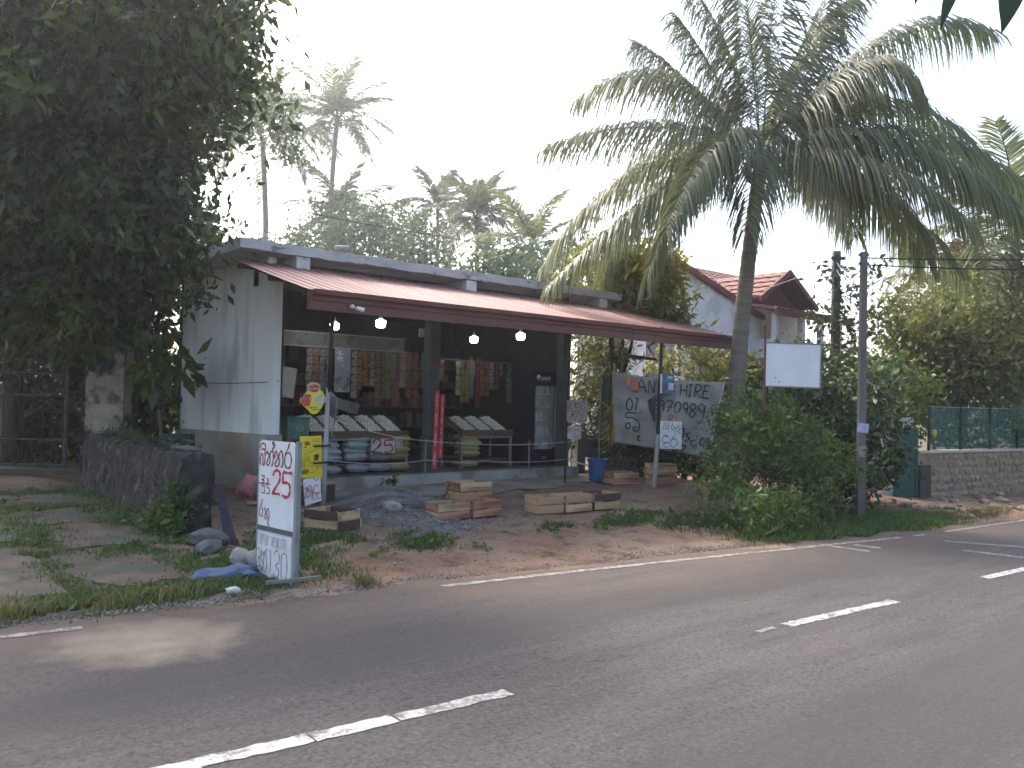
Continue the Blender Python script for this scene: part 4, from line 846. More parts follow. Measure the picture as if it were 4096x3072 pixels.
mb = MB(); mb.box((0.205, 0, -0.09), (0.40, 0.006, 0.19)); mb.build('back_card', cardb, cs)
MB().box((0.205, -0.007, -0.425), (0.42, 0.006, 0.53)).build('sheet', paper, cs)
strokes('lettering', [[(890, 860), (850, 900), (870, 950), (910, 940), (930, 890), (890, 860)], [(940, 860), (990, 900), (1010, 935)],
    [(750, 1020), (780, 1020), (770, 1070), (750, 1120), (790, 1130), (830, 1100), (800, 1060)], [(820, 1020), (860, 1050), (860, 1110), (840, 1140), (860, 1180)], [(935, 1000), (930, 1050), (910, 1100), (940, 1150), (970, 1100), (940, 1060)], [(980, 1100), (1000, 1110), (990, 1180)], [(1100, 1070), (1050, 1060), (1030, 1100), (1060, 1130), (1100, 1120)], [(1100, 1120), (1050, 1160), (1060, 1200), (1100, 1210)],
    [(760, 1250), (790, 1240), (860, 1285), (790, 1270), (740, 1320), (750, 1380), (800, 1395), (870, 1390)], [(860, 1395), (790, 1410), (760, 1450), (800, 1480), (870, 1480)], [(985, 1225), (940, 1310), (900, 1390), (910, 1460), (960, 1480), (1010, 1450), (1035, 1380), (1000, 1320), (940, 1330)]], K6, 0.012, flat('brown_ink', (0.09, 0.05, 0.045), 0.7), cs, y=-0.0125)
orange = flat('orange_cloth', (0.62, 0.17, 0.06), 0.7)
oc = thing('orange_notice', 'orange card and strip hanging from a stick left of the awning prop', 'notice', (12.20, 10.68, 2.25), FACE)
MB().tube([(-0.14, 0, 0.03), (0.14, -0.01, -0.07)], 0.008, 5).build('stick', postm, oc)
MB().box((-0.01, -0.012, -0.12), (0.05, 0.006, 0.18), ry=-0.05).build('strip', orange, oc)
MB().box((0.11, -0.012, -0.22), (0.14, 0.006, 0.18)).build('card', pmat('faded_orange', (0.42, 0.12, 0.06), None, 6, 0.8), oc)
# VAN FOR HIRE tarpaulin -----------------------------------------------------------
tp = thing('tarpaulin_banner', 'grey weathered tarpaulin with VAN FOR HIRE hand lettering, tied up behind the prop', 'banner', CP(0, 0, 0, (12.05, 11.02, 0)), FACE)
TD = 16.5 / 1800 / 1.852 / 4.739      # metres per sheet pixel at this distance
KT = lambda a, b: (a * TD, 2.335 - b * TD)
tarp_m = pmat('tarp_grey', (0.29, 0.275, 0.24), (0.20, 0.19, 0.165), 2.2, 0.6, 0.5, 6, c3=(0.37, 0.36, 0.33), scale3=1.6, lo3=0.55, hi3=0.72)
def tarp_pt(u, v):
    a = (20 + 60 * v) * (1 - u) + (2115 - 285 * v) * u; b = (45 + 1300 * v) * (1 - u) + (185 + 1405 * v) * u
    x, z = KT(a, b); return x, z - 0.05 * math.sin(PI * u) * (1 - v)
def tarp_y(x, z): return 0.05 * math.sin(3.2 * x + 1.1 * z) + 0.03 * math.sin(7 * x - 3 * z) + 0.015 * math.sin(13 * z + 5 * x) - 0.03
mb = MB(); vs = []; n = 36
for j in range(n + 1):
    for i in range(n + 1):
        x, z = tarp_pt(i / n, j / n); vs.append((x, tarp_y(x, z), z))
mb.add(vs, [(j * (n + 1) + i, j * (n + 1) + i + 1, (j + 1) * (n + 1) + i + 1, (j + 1) * (n + 1) + i) for j in range(n) for i in range(n)])
tsh = mb.build('sheet', tarp_m, tp, True)
md = tsh.modifiers.new('thickness', 'SOLIDIFY'); md.thickness = 0.004; md.offset = 1
TL = [[(380, 200), (430, 400), (480, 200)], [(470, 420), (560, 180), (650, 420)], [(500, 310), (620, 320)], [(690, 420), (700, 190), (790, 420), (800, 200)], [(900, 420), (900, 210), (1000, 215)], [(905, 310), (980, 315)], [(1060, 270), (1030, 330), (1050, 410), (1100, 400), (1105, 300), (1060, 270)], [(1130, 410), (1140, 260)], [(1140, 260), (1200, 280), (1150, 330), (1190, 400)],
      [(1310, 240), (1290, 450)], [(1420, 250), (1400, 470)], [(1300, 350), (1410, 360)], [(1490, 250), (1465, 470)], [(1455, 250), (1525, 255)], [(1435, 465), (1500, 470)], [(1560, 480), (1590, 240)], [(1590, 240), (1690, 270), (1670, 350), (1580, 380)], [(1600, 380), (1680, 490)], [(1860, 260), (1760, 250)], [(1760, 250), (1720, 490)], [(1720, 490), (1850, 495)], [(1740, 360), (1830, 365)],
      [(345, 530), (300, 600), (300, 700), (345, 755), (395, 700), (400, 600), (345, 530)], [(440, 525), (500, 530), (470, 640), (460, 740)], [(890, 550), (800, 560), (800, 630), (870, 650), (870, 720), (780, 740)], [(960, 550), (920, 600), (960, 650), (1000, 600), (960, 550)], [(1000, 600), (980, 740)], [(1040, 560), (1150, 570), (1100, 680), (1060, 760)], [(1050, 675), (1140, 680)], [(1240, 575), (1190, 650), (1190, 740), (1220, 780), (1280, 720), (1300, 620), (1240, 575)], [(1390, 580), (1345, 640), (1390, 715), (1440, 660), (1390, 580)], [(1440, 650), (1410, 800)], [(1540, 600), (1480, 660), (1540, 715), (1600, 660), (1540, 600)], [(1540, 735), (1470, 790), (1530, 855), (1590, 790), (1540, 735)], [(1710, 605), (1650, 670), (1710, 750), (1775, 680), (1710, 605)], [(1775, 680), (1745, 860)],
      [(480, 800), (310, 800), (300, 880), (420, 890), (520, 950), (550, 1050), (510, 1130), (440, 1120), (430, 1070), (500, 1060)], [(380, 1010), (330, 980), (290, 1040), (320, 1090), (370, 1060), (370, 990)], [(1300, 1050), (1240, 1080), (1220, 1180), (1250, 1270), (1310, 1280), (1360, 1200), (1370, 1080), (1300, 1050)], [(1130, 1000), (1190, 1080), (1180, 1180), (1130, 1230)], [(1500, 1150), (1420, 1160), (1450, 1220), (1490, 1250), (1400, 1310)], [(1600, 1290), (1530, 1290), (1510, 1340), (1550, 1390), (1610, 1390)], [(1770, 1240), (1700, 1260), (1680, 1340), (1720, 1380), (1770, 1370)], [(1200, 1330), (1150, 1400), (1170, 1480), (1230, 1470), (1240, 1390), (1200, 1330)], [(1320, 1400), (1360, 1370), (1410, 1400), (1330, 1500), (1400, 1540)], [(500, 1240), (560, 1220), (520, 1290), (580, 1310)]]
lo = strokes('lettering', TL, KT, 0.026, inkm, tp, y=0, wvar=0.15)
for v_ in lo.data.vertices: v_.co.y = tarp_y(v_.co.x, v_.co.z) - 0.012
mb = MB(); pe = [tarp_pt(1, j / 12) for j in range(13)]; mb.tube([(x, tarp_y(x, z), z) for x, z in pe], 0.016, 6).build('hem', pmat('tarp_hem', (0.36, 0.38, 0.38), None, 5, 0.8), tp)
for u, v in ((0, 0), (1, 0), (0, 1), (1, 1)):
    x, z = tarp_pt(u, v); MB().tube([(x, 0, z), (x + (0.35 if u else -0.3), 0.1, z + (0.25 if v == 0 else -0.2))], 0.006, 4).build('tie_rope', nylon, tp)
# grey sheet hung behind the left end of the banner
gs = thing('plastic_sheet', 'dull grey plastic sheet hanging between stems beside the shop corner', 'sheet', (13.55, 12.60, 0), FACE)
mb = MB(); vs = []
for j in range(15):
    for i in range(11):
        u, v = i / 10, j / 14; vs.append((-0.06 + 0.62 * u + 0.02 * math.sin(5 * v), 0.05 * math.sin(4 * u + 3 * v) + 0.03 * math.sin(9 * u), 2.30 - (1.36 + 0.3 * u) * v))
mb.add(vs, [(j * 11 + i, j * 11 + i + 1, (j + 1) * 11 + i + 1, (j + 1) * 11 + i) for j in range(14) for i in range(10)]); s_ = mb.build('sheet', pmat('plastic_grey', (0.115, 0.13, 0.13), (0.085, 0.095, 0.095), 3, 0.5, 0.4, 8), gs, True)
md = s_.modifiers.new('thickness', 'SOLIDIFY'); md.thickness = 0.004
MB().tube([(-0.08, 0, -0.1), (-0.06, 0, 2.05), (-0.02, 0, 2.2)], 0.018, 6).build('pole', postm, gs)
# blank white board on red post -------------------------------------------------------
wb = thing('blank_signboard', 'blank white signboard on thin red post above the hedge', 'signboard', (12.79, 8.09, -0.1), FACE)
MB().box((0.48, 0, 2.51), (0.94, 0.03, 0.735), ry=0.012).build('panel', pmat('board_blueish_white', (0.64, 0.64, 0.645), (0.58, 0.58, 0.585), 2, 0.5), wb)
mb = MB(); mb.box((0.48, 0, 2.892), (0.97, 0.045, 0.022), ry=0.012); mb.box((0.48, 0, 2.132), (0.97, 0.045, 0.022), ry=0.012); mb.box((0.965, 0, 2.51), (0.02, 0.045, 0.76)); mb.build('rim', frame_m, wb)
MB().box((-0.005, 0.0, 1.6), (0.026, 0.04, 3.2)).build('post', pmat('red_post', (0.13, 0.035, 0.035), None, 5, 0.7), wb)
MB().box((0.06, 0.05, 1.2), (0.03, 0.03, 2.3)).build('prop', blackish, wb)
# red board behind the side wall
o = board('red_board', 'small red board glimpsed behind the shop side wall', 'board', (5.62, 17.55, 1.52), FACE, 0.36, 0.44, pmat('red_board_paint', (0.34, 0.03, 0.05), (0.28, 0.03, 0.045), 4, 0.6))
mb = MB(); mb.add([(0.02, -0.006, 0.2), (0.07, -0.006, 0.2), (0.045, -0.006, 0.25)], [(0, 1, 2)]); mb.build('emblem', pale, o, fixn=False)
MB().box((-0.15, 0.03, -0.65), (0.04, 0.04, 1.5)).build('post', dwood, o)
MB().box((0.15, 0.03, -0.65), (0.04, 0.04, 1.5)).build('post', dwood, o)

# ================================================================== CRATES
woods = {'pale': pmat('crate_pale', (0.48, 0.34, 0.20), (0.38, 0.26, 0.15), 3, 0.85, 0.25, 25, stretch=(0.4, 3, 3), c3=(0.24, 0.15, 0.085), scale3=3), 'red': pmat('crate_red', (0.38, 0.19, 0.11), (0.30, 0.145, 0.085), 3, 0.85, 0.25, 25, stretch=(0.4, 3, 3), c3=(0.17, 0.075, 0.05), scale3=3), 'grey': pmat('crate_grey', (0.43, 0.28, 0.16), (0.33, 0.21, 0.12), 3, 0.9, 0.25, 25, stretch=(0.4, 3, 3)), 'dark': pmat('crate_dark', (0.085, 0.055, 0.045), (0.06, 0.04, 0.032), 3, 0.85, 0.25, 25, stretch=(0.4, 3, 3))}
def crate(loc, rz, dims, wood, lab, seed, wood2=None, slats=2, tilt_=(0, 0), gap=0.012):
    L_, D_, Hh = dims; rg = random.Random(seed); m1 = woods[wood]; m2 = woods[wood2 or wood]
    t = thing('wooden_crate', lab, 'crate', loc, rz, 'wooden crates before the shop'); t.rotation_euler = (tilt_[0], tilt_[1], rz)
    sh_ = (Hh - gap * (slats - 1)) / slats; th = 0.014
    for s_ in (-1, 1):
        for k in range(slats):
            z = (k + 0.5) * sh_ + k * gap
            MB().box((rg.uniform(-.006, .006), s_ * (D_ / 2 - th / 2), z), (L_, th, sh_ * rg.uniform(0.9, 1.0)), ry=rg.uniform(-.012, .012)).build('slat', m1 if k else m2, t)
            MB().box((s_ * (L_ / 2 - th / 2 - 0.002), 0, z), (th, D_ - 2 * th - 0.003, sh_ * rg.uniform(0.9, 1.0)), rx=rg.uniform(-.012, .012)).build('slat', m2 if k else m1, t)
    nb = 4
    for k in range(nb): MB().box((0, -D_ / 2 + th + (D_ - 2 * th) * (k + 0.5) / nb, 0.006), (L_ - 2 * th - 0.006, (D_ - 2 * th) / nb - 0.008, 0.011)).build('bottom_slat', m2, t)
    for sx in (-1, 1):
        for sy in (-1, 1): MB().box((sx * (L_ / 2 - th - 0.018), sy * (D_ / 2 - th - 0.014), Hh * 0.5 + 0.004), (0.03, 0.025, Hh - 0.004)).build('corner_post', m2, t)
    return t
DX = -0.04
gz = ground_z
crate((5.22, 9.46, gz(5.22, 9.46) + .01), rad(108), (0.56, 0.44, 0.23), 'dark', 'large dark empty crate beside the gravel heap with pale end', 1, 'pale')
crate((6.97, 9.42, gz(6.97, 9.42) + .01), -0.05, (0.52, 0.40, 0.21), 'pale', 'pale crate at front left of the three by the gravel heap', 2, 'red')
crate((7.53, 9.40, gz(7.53, 9.40) + .01), 0.06, (0.52, 0.40, 0.22), 'red', 'reddish crate at front right of the three by the gravel heap', 3)
crate((8.30, 10.62, gz(8.30, 10.62) + .01), -0.02, (0.62, 0.42, 0.28), 'pale', 'tall pale crate standing behind the two lower ones', 4, 'red')
crate((8.63, 9.20, gz(8.63, 9.20) + .01), -0.09, (0.46, 0.38, 0.25), 'grey', 'greyish crate at left of the row of three on bare ground', 5)
crate((9.16, 9.15, gz(9.16, 9.15) + .01), -0.05, (0.52, 0.38, 0.25), 'grey', 'middle crate in the row of three with gap between its slats', 6, 'pale', gap=0.03)
crate((9.76, 9.12, gz(9.76, 9.12) + .01), -0.08, (0.54, 0.42, 0.25), 'dark', 'dark crate at right of the row of three with slats across', 7, 'grey')
t_ = crate((12.52, 11.15, gz(12.52, 11.15) + .01), -0.35, (0.55, 0.55, 0.22), 'pale', 'pale crate full of red fruit beside the blue barrel', 8, 'red')
fruit = pmat('red_fruit', (0.32, 0.07, 0.04), (0.26, 0.12, 0.05), 8, 0.5)
mb = MB(); rg = random.Random(4)
for i in range(60): mb.lathe([(0.001, -0.035), (0.03, -0.02), (0.038, 0), (0.03, 0.022), (0.001, 0.033)], (rg.uniform(-.22, .22), rg.uniform(-.22, .22), 0.16 + rg.uniform(0, 0.045)), 7)
fo = mb.build('fruit_heap', fruit, None, True); fo.location = t_.location; fo.rotation_euler = t_.rotation_euler; tag(fo, 'heap of small red fruit filling the crate by the barrel', 'fruit', kind='stuff')
crate((13.12, 10.62, gz(13.1, 10.6) + .0), FACE + 0.1, (0.55, 0.42, 0.20), 'red', 'lower of two stacked crates under the banner', 9)
crate((13.12, 10.62, gz(13.1, 10.6) + .212), FACE + 0.13, (0.54, 0.41, 0.20), 'pale', 'upper of two stacked crates under the banner', 10)
# carrying strap on crate
# barrel ----------------------------------------------------------------------------------
bl = thing('blue_barrel', 'blue plastic barrel with open rim at right of the shop step', 'barrel', (12.36, 11.62, 0.10))
blu = pmat('barrel_blue', (0.025, 0.10, 0.26), (0.02, 0.08, 0.21), 3, 0.45, spec=0.4)
MB().lathe([(0.0, 0.01), (0.15, 0.0), (0.165, 0.02), (0.18, 0.20), (0.19, 0.38), (0.197, 0.40), (0.198, 0.43), (0.188, 0.44), (0.18, 0.43), (0.165, 0.06), (0, 0.05)], n=28).build('body', blu, bl, True)
MB().lathe([(0.198, 0.425), (0.212, 0.43), (0.212, 0.455), (0.196, 0.46), (0.188, 0.445)], n=28).build('rim', blu, bl, True)
# stairs beside shop -------------------------------------------------------------------------
st = thing('concrete_stairs', 'dim concrete stairs climbing beside the shop behind the barrel', 'stairs', (13.55, 12.45, 0.05), FACE)
stm = pmat('stair_concrete', (0.14, 0.135, 0.125), (0.09, 0.09, 0.08), 3, 0.9, 0.3, 30, c3=(0.05, 0.055, 0.045), scale3=2)
for k in range(4): MB().box((-0.18 * k + 0.30, 0.22 + 0.24 * k, 0.10 + 0.20 * k), (0.95 - 0.06 * k, 0.5, 0.196 + 0.0 * k)).build('step', stm, st)
MB().box((-0.55, 0.9, 0.5), (0.18, 1.4, 1.0)).build('side_wall', stm, st)
o = MB().box((0, 0, 0.02), (0.50, 0.045, 0.03)).build('metal_bar', flat('bright_bar', (0.5, 0.5, 0.5), 0.4)); o.location = (12.2, 11.95, 0.42); o.rotation_euler = (0, 0.25, -0.5); tag(o, 'pale metal bar leaning on the step beside the barrel', 'bar')
# bags, planks, stones ---------------------------------------------------------------------------
def rock(name, loc, s, mt, seed, lab=None, cat=None, group=None, parent=None):
    import bmesh
    rg = np.random.default_rng(seed); bm = bmesh.new(); bmesh.ops.create_icosphere(bm, subdivisions=2, radius=1)
    off = rg.normal(size=(6, 3)); 
    for v in bm.verts:
        d = np.array(v.co); k = 1 + 0.16 * sum(math.sin(3.0 * float(np.dot(d, o_)) + i) for i, o_ in enumerate(off)) / 2; k = min(1.25, max(0.62, k)); v.co = v.co * k
        v.co = Vector((v.co.x * s[0], v.co.y * s[1], v.co.z * s[2]))
    me = bpy.data.meshes.new(name); bm.to_mesh(me); bm.free(); me.materials.append(mt); o = bpy.data.objects.new(name, me); COL.objects.link(o); o.location = loc; o.rotation_euler = (0, 0, seed)
    if parent: o.parent = parent
    if lab: tag(o, lab, cat, group)
    return o
stonem = pmat('pale_stone', (0.32, 0.30, 0.26), (0.22, 0.205, 0.175), 6, 0.95, 0.5, 20)
darkst = pmat('dark_stone', (0.12, 0.12, 0.115), (0.08, 0.08, 0.075), 6, 0.95, 0.5, 20)
bsk = pmat('blue_tarp', (0.035, 0.085, 0.20), (0.028, 0.065, 0.155), 5, 0.5, 0.5, 9, spec=0.4)
mb = MB(); mb.add(*pillow(0.66, 0.42, 0.24, 30, 22)); rg = random.Random(3)
mb.v = [(x + 0.02 * math.sin(9 * y), z * 0.9 + 0.05 * math.sin(7 * x), max(-0.02, 0.55 * y + 0.03 + 0.014 * math.sin(17 * x + 9 * z) + 0.012 * math.sin(33 * z - 21 * x))) for x, y, z in mb.v]
o = mb.build('blue_sack', bsk, None, True); o.location = (3.22, 7.78, gz(3.2, 7.8) - 0.005); o.rotation_euler = (0, 0, FACE + 0.1); tag(o, 'crumpled blue plastic sack lying in the grass by the egg price board', 'sack')
for i, (x, y, s_, lb) in enumerate([(3.42, 8.02, (.10, .09, .10), 'pale jagged stone on the blue sack, left one'), (3.50, 7.80, (.10, .08, .13), 'tall pale stone in the middle behind the blue sack'), (3.60, 7.58, (.12, .09, .08), 'mossy stone against the egg price board')]):
    rock('stone', (x, y, gz(x, y) + 0.12), s_, stonem, 11 + i, lb, 'stone', 'stones on the blue sack')
rock('stone', (2.98, 7.12, gz(2.98, 7.12) + 0.03), (.07, .05, .04), pmat('white_stone', (0.5, 0.46, 0.4), None, 6, 0.9), 31, 'small whitish stone at the grass edge left of the batten', 'stone')
pbag = pmat('pink_plastic', (0.50, 0.13, 0.13), (0.42, 0.20, 0.18), 5, 0.35, 0.4, 8)
mb = MB(); mb.add(*pillow(0.26, 0.36, 0.13, 12, 12)); mb.v = [(x * (1.1 - 0.9 * (z + 0.18)), y * (1.2 - 1.5 * z), z + 0.015 * math.sin(20 * x)) for x, y, z in mb.v]
o = mb.build('plastic_bag', pbag, None, True); o.location = (5.32, 12.3, 0.30); o.rotation_euler = (0.1, 0.45, FACE); tag(o, 'pink knotted plastic bag against the stained wall base', 'bag')
for i, (x, y, a, L_, lb) in enumerate([(5.30, 11.6, -0.2, 0.55, 'flat offcut plank on the soil left of the cartons'), (5.62, 11.35, 0.4, 0.5, 'flat dark plank on the soil behind the price board'), (5.55, 10.55, 0.3, 0.42, 'wooden slab leaning by the foot of the sign post')]):
    o = MB().box((0, 0, 0.02), (L_, 0.14, 0.03)).build('plank', woods['grey']); o.location = (x, y, gz(x, y) + 0.01); o.rotation_euler = (0, 0.03, a); tag(o, lb, 'plank')
o = thing('wooden_block', 'low dark wooden block at the foot of the sign post', 'block', (5.98, 11.42, gz(5.98, 11.42)), 0.2)
MB().box((0, 0, 0.14), (0.55, 0.3, 0.28)).build('body', woods['dark'], o); MB().box((0, 0, 0.295), (0.6, 0.34, 0.025)).build('top_board', woods['grey'], o)
# ================================================================== WALLS, GATES, POLES
mossw = pmat('black_mossy_stone', (0.045, 0.042, 0.036), (0.014, 0.014, 0.012), 6, 0.95, 1.0, 9, c3=(0.11, 0.10, 0.08), scale3=5, lo3=0.58, hi3=0.68, bdist=0.07)
# rubble retaining wall: an uneven body with stones proud of it
rw = thing('retaining_wall', 'low black mossy rubble wall between driveway and shop yard', 'wall', (3.72, 12.45, 0))
mb = MB(); rg = np.random.default_rng(8); ny, nz = 90, 9; vs = []
prof_w = [(-0.32, -0.15), (-0.30, 0.0), (-0.28, 0.14), (-0.27, 0.28), (-0.25, 0.42), (-0.24, 0.55), (-0.22, 0.68), (-0.21, 0.82), (-0.18, 0.94), (-0.08, 0.985), (0.05, 0.99), (0.16, 0.96), (0.18, 0.7), (0.19, 0.4), (0.22, 0.1), (0.22, -0.1)]
for i in range(ny + 1):
    t = i / ny; y = -2.65 + 5.3 * t; dxc = 0.30 * t - 0.10
    for a, b in prof_w: vs.append((a + dxc + rg.normal() * 0.013 + 0.012 * math.sin(y * 3 + 4 * b), y + rg.normal() * 0.006, b + rg.normal() * 0.012))
k = len(prof_w)
mb.add(vs, [(i * k + j, i * k + j + 1, (i + 1) * k + j + 1, (i + 1) * k + j) for i in range(ny) for j in range(k - 1)] + [tuple(range(k)), tuple(ny * k + j for j in range(k))[::-1]])
mb.build('body', mossw, rw, True)
rg2 = random.Random(6)
darkp = flat('dark_panel', (0.012, 0.012, 0.02), 0.6)
PT, PB_ = Vector((3.84, 9.70, 0.62)), Vector((3.74, 9.0, -0.02)); dv = (PT - PB_); sv = Vector((0.7, -0.6, 0.0)).normalized() * 0.075; nv = dv.cross(sv).normalized() * 0.012
mb = MB(); q_ = [PB_ - sv, PB_ + sv, PT + sv * 0.35, PT - sv * 0.55]; mb.add([p - nv for p in q_] + [p + nv for p in q_], [(0, 1, 2, 3), (7, 6, 5, 4), (0, 4, 5, 1), (1, 5, 6, 2), (2, 6, 7, 3), (3, 7, 4, 0)])
tag(mb.build('dark_plank', darkp), 'narrow dark panel leaning on the end of the rubble wall', 'panel')
for i, (x, y, s_, lb) in enumerate([(3.52, 9.15, (.20, .12, .10), 'flat step stone at the end of the rubble wall, upper one'), (3.40, 8.85, (.20, .13, .09), 'flat step stone at the end of the rubble wall, lower one')]):
    rock('stone', (x, y, gz(x, y) + 0.08 - 0.03 * i), s_, darkst, 50 + i, lb, 'stone')
# broken pieces and dark plastic crates on top
pl = thing('plastic_crate', 'small dark blue plastic crate on the ledge behind the rubble wall', 'crate', (4.55, 13.2, 0.80), 0.3)
mb = MB(); dbl = flat('navy_plastic', (0.02, 0.03, 0.06), 0.5)
for s_ in (-1, 1): MB().box((s_ * 0.20, 0, 0.13), (0.015, 0.30, 0.26)).build('side', dbl, pl); MB().box((0, s_ * 0.15, 0.13), (0.385, 0.015, 0.26)).build('side', dbl, pl)
MB().box((0, 0, 0.01), (0.38, 0.28, 0.015)).build('base', dbl, pl)
bk = thing('planting_bank', 'earth ledge heaped behind the rubble wall', 'bank', (4.62, 12.9, 0)); bk['kind'] = 'structure'
mb = MB(); rg = np.random.default_rng(18); vs = []
for i in range(21):
    for j in range(7):
        u, v = i / 20, j / 6; vs.append((-0.75 + 0.95 * v + 0.2 * u, -1.3 + 4.2 * u, 0.02 + (0.72 * math.sin(PI * min(1, 0.5 + 0.5 * v)) ** 0.8 if v < 1 else 0.0) * sstep(0, 0.18, u) + rg.normal() * 0.02))
mb.add(vs, [(i * 7 + j, (i + 1) * 7 + j, (i + 1) * 7 + j + 1, i * 7 + j + 1) for i in range(20) for j in range(6)]); mb.build('soil', pmat('dark_soil', (0.06, 0.048, 0.035), (0.04, 0.035, 0.025), 5, 0.95, 0.5, 15), bk, True)
for i, (x, y, lb) in enumerate([(3.86, 10.35, 'broken concrete lump on the near end of the rubble wall'), (3.93, 10.75, 'flat broken slab on top of the rubble wall')]):
    rock('rubble_piece', (x - 0.14, y + 0.1, 1.0), (.13, .16, .05), darkst, 70 + i, lb, 'rubble')
# gate pillar and iron gate
pil = thing('gate_pillar', 'tall weathered concrete gate pillar with flat cap left of the shop', 'pillar', (4.20, 15.62, 0.12), FACE + 0.12)
pm_ = pmat('weathered_pillar', (0.34, 0.30, 0.23), (0.20, 0.17, 0.13), 3.2, 0.95, 0.5, 22, c3=(0.03, 0.03, 0.028), scale3=2.4, lo3=0.5, hi3=0.6)
MB().box((0, 0, 1.17), (0.62, 0.5, 2.40)).build('shaft', pm_, pil)
MB().box((0, 0, 2.40), (0.78, 0.66, 0.09)).build('cap', mossw, pil); MB().box((0, 0, 2.48), (0.70, 0.58, 0.07)).build('cap', mossw, pil)
MB().box((-0.35, 0.03, 1.15), (0.12, 0.3, 2.3)).build('side_post', mossw, pil)
iron = pmat('dark_iron', (0.05, 0.05, 0.048), (0.03, 0.03, 0.03), 8, 0.6)
ironl = pmat('worn_iron', (0.07, 0.07, 0.066), (0.04, 0.04, 0.038), 8, 0.6)
gt_ = thing('iron_gate', 'dark iron driveway gate with round scroll work in deep shade', 'gate', (3.20, 17.06, 0.25), FACE)
for z, m_ in ((0.10, ironl), (0.55, iron), (1.35, iron), (1.75, iron), (2.0, ironl)): MB().tube([(-1.6, 0, z), (0.72, 0, z)], 0.022, 6).build('rail', m_, gt_)
for i in range(13): x = -1.5 + i * 0.18; MB().tube([(x, 0, 0.1), (x, 0, 2.0)], 0.011, 5).build('bar', iron, gt_)
for x in (-1.6, 0.72): MB().tube([(x, 0, 0.0), (x, 0, 2.05)], 0.03, 6).build('stile', ironl, gt_)
def ring(c, r_, n=20): return [(c[0] + r_ * math.cos(2 * PI * i / n), c[1], c[2] + r_ * math.sin(2 * PI * i / n)) for i in range(n + 1)]
for x in (-1.0, -0.3, 0.4): MB().tube(ring((x, -0.03, 1.55), 0.2), 0.014, 5).build('ring', ironl, gt_); MB().tube(ring((x, -0.03, 0.30), 0.22), 0.014, 5).build('ring', iron, gt_)
sb = MB().box((0, 0, 0), (3.2, 0.25, 0.10)).build('gate_sill', conc); sb.location = (2.9, 16.9, 0.26); sb.rotation_euler = (0, 0, FACE); tag(sb, 'pale concrete sill under the iron gate', 'sill')
# electricity poles
polem = pmat('concrete_pole', (0.15, 0.135, 0.125), (0.11, 0.10, 0.09), 4, 0.9, 0.2, 25, stretch=(1, 1, 0.2))
ep = thing('utility_pole', 'slim concrete utility pole at the roadside with blue band', 'pole', (14.1, 7.0, -0.28), FACE)
MB().box((0, 0, 2.35), (0.135, 0.12, 4.7), taper=0.72).build('shaft', polem, ep)
MB().box((0.0, -0.068, 1.63), (0.19, 0.012, 0.16), ry=0.10).build('notice_band', pmat('blue_notice', (0.26, 0.30, 0.46), (0.40, 0.43, 0.55), 12, 0.6), ep)
MB().box((-0.005, -0.07, 1.22), (0.13, 0.01, 0.20), ry=0.02).build('paper_notice', pmat('grey_notice', (0.30, 0.29, 0.28), (0.22, 0.21, 0.2), 14, 0.8), ep)
mb = MB()
for z in (4.5, 4.65): mb.box((0, 0, z), (0.17, 0.05, 0.04))
mb.build('crossarm', flat('dark_metal', (0.05, 0.05, 0.055), 0.5), ep)
ep2 = thing('utility_pole', 'farther dark utility pole entwined with leaves beyond the hedge', 'pole', (22.7, 12.08, -0.2), FACE)
MB().box((0, 0, 3.2), (0.24, 0.2, 6.4), taper=0.8).build('shaft', flat('dark_pole', (0.05, 0.055, 0.06), 0.8), ep2); MB().box((0.05, 0, 6.2), (0.4, 0.08, 0.09)).build('crossarm', flat('dark_metal2', (0.04, 0.04, 0.045), 0.5), ep2)
wire = flat('wire_black', (0.02, 0.02, 0.022), 0.5)
def span(lab, a, b, sag, r=0.012):
    a, b = Vector(a), Vector(b); P = []
    for i in range(25): t = i / 24; q = a.lerp(b, t); q.z -= sag * 4 * t * (1 - t); P.append(q)
    tag(MB().tube(P, r, 4).build('overhead_wire', wire), lab, 'wire')
span('upper overhead wire from the near pole to the far pole', (14.1, 7.0, 4.32), (22.7, 12.08, 5.9), 0.25)
span('lower overhead wire from the near pole to the far pole', (14.1, 7.0, 4.2), (22.7, 12.08, 5.7), 0.3)
span('upper overhead wire running right from the near pole', (14.1, 7.0, 4.32), (30, -0.5, 6.6), 0.4)
span('lower overhead wire running right from the near pole', (14.1, 7.0, 4.2), (30, -0.5, 6.3), 0.45)
span('service wire from the far pole to the tiled house', (22.7, 12.08, 5.9), (23.0, 16.3, 5.1), 0.1)
span('service wire sagging in front of the tiled house wall', (22.0, 17.6, 4.9), (23.1, 15.2, 5.3), 0.1, 0.02)
span('wire crossing the leaves of the dark tree at upper left', (1.0, 13.0, 6.6), (8.2, 24.0, 8.2), 0.5)
span('thin cable along the shop side wall', (4.4, 15.6, 2.0), (5.9, 12.55, 1.92), 0.08, 0.007)
span('faint wire in the sky behind the roof', (14.0, 30.0, 8.9), (40.0, 26.0, 9.6), 0.6, 0.02)
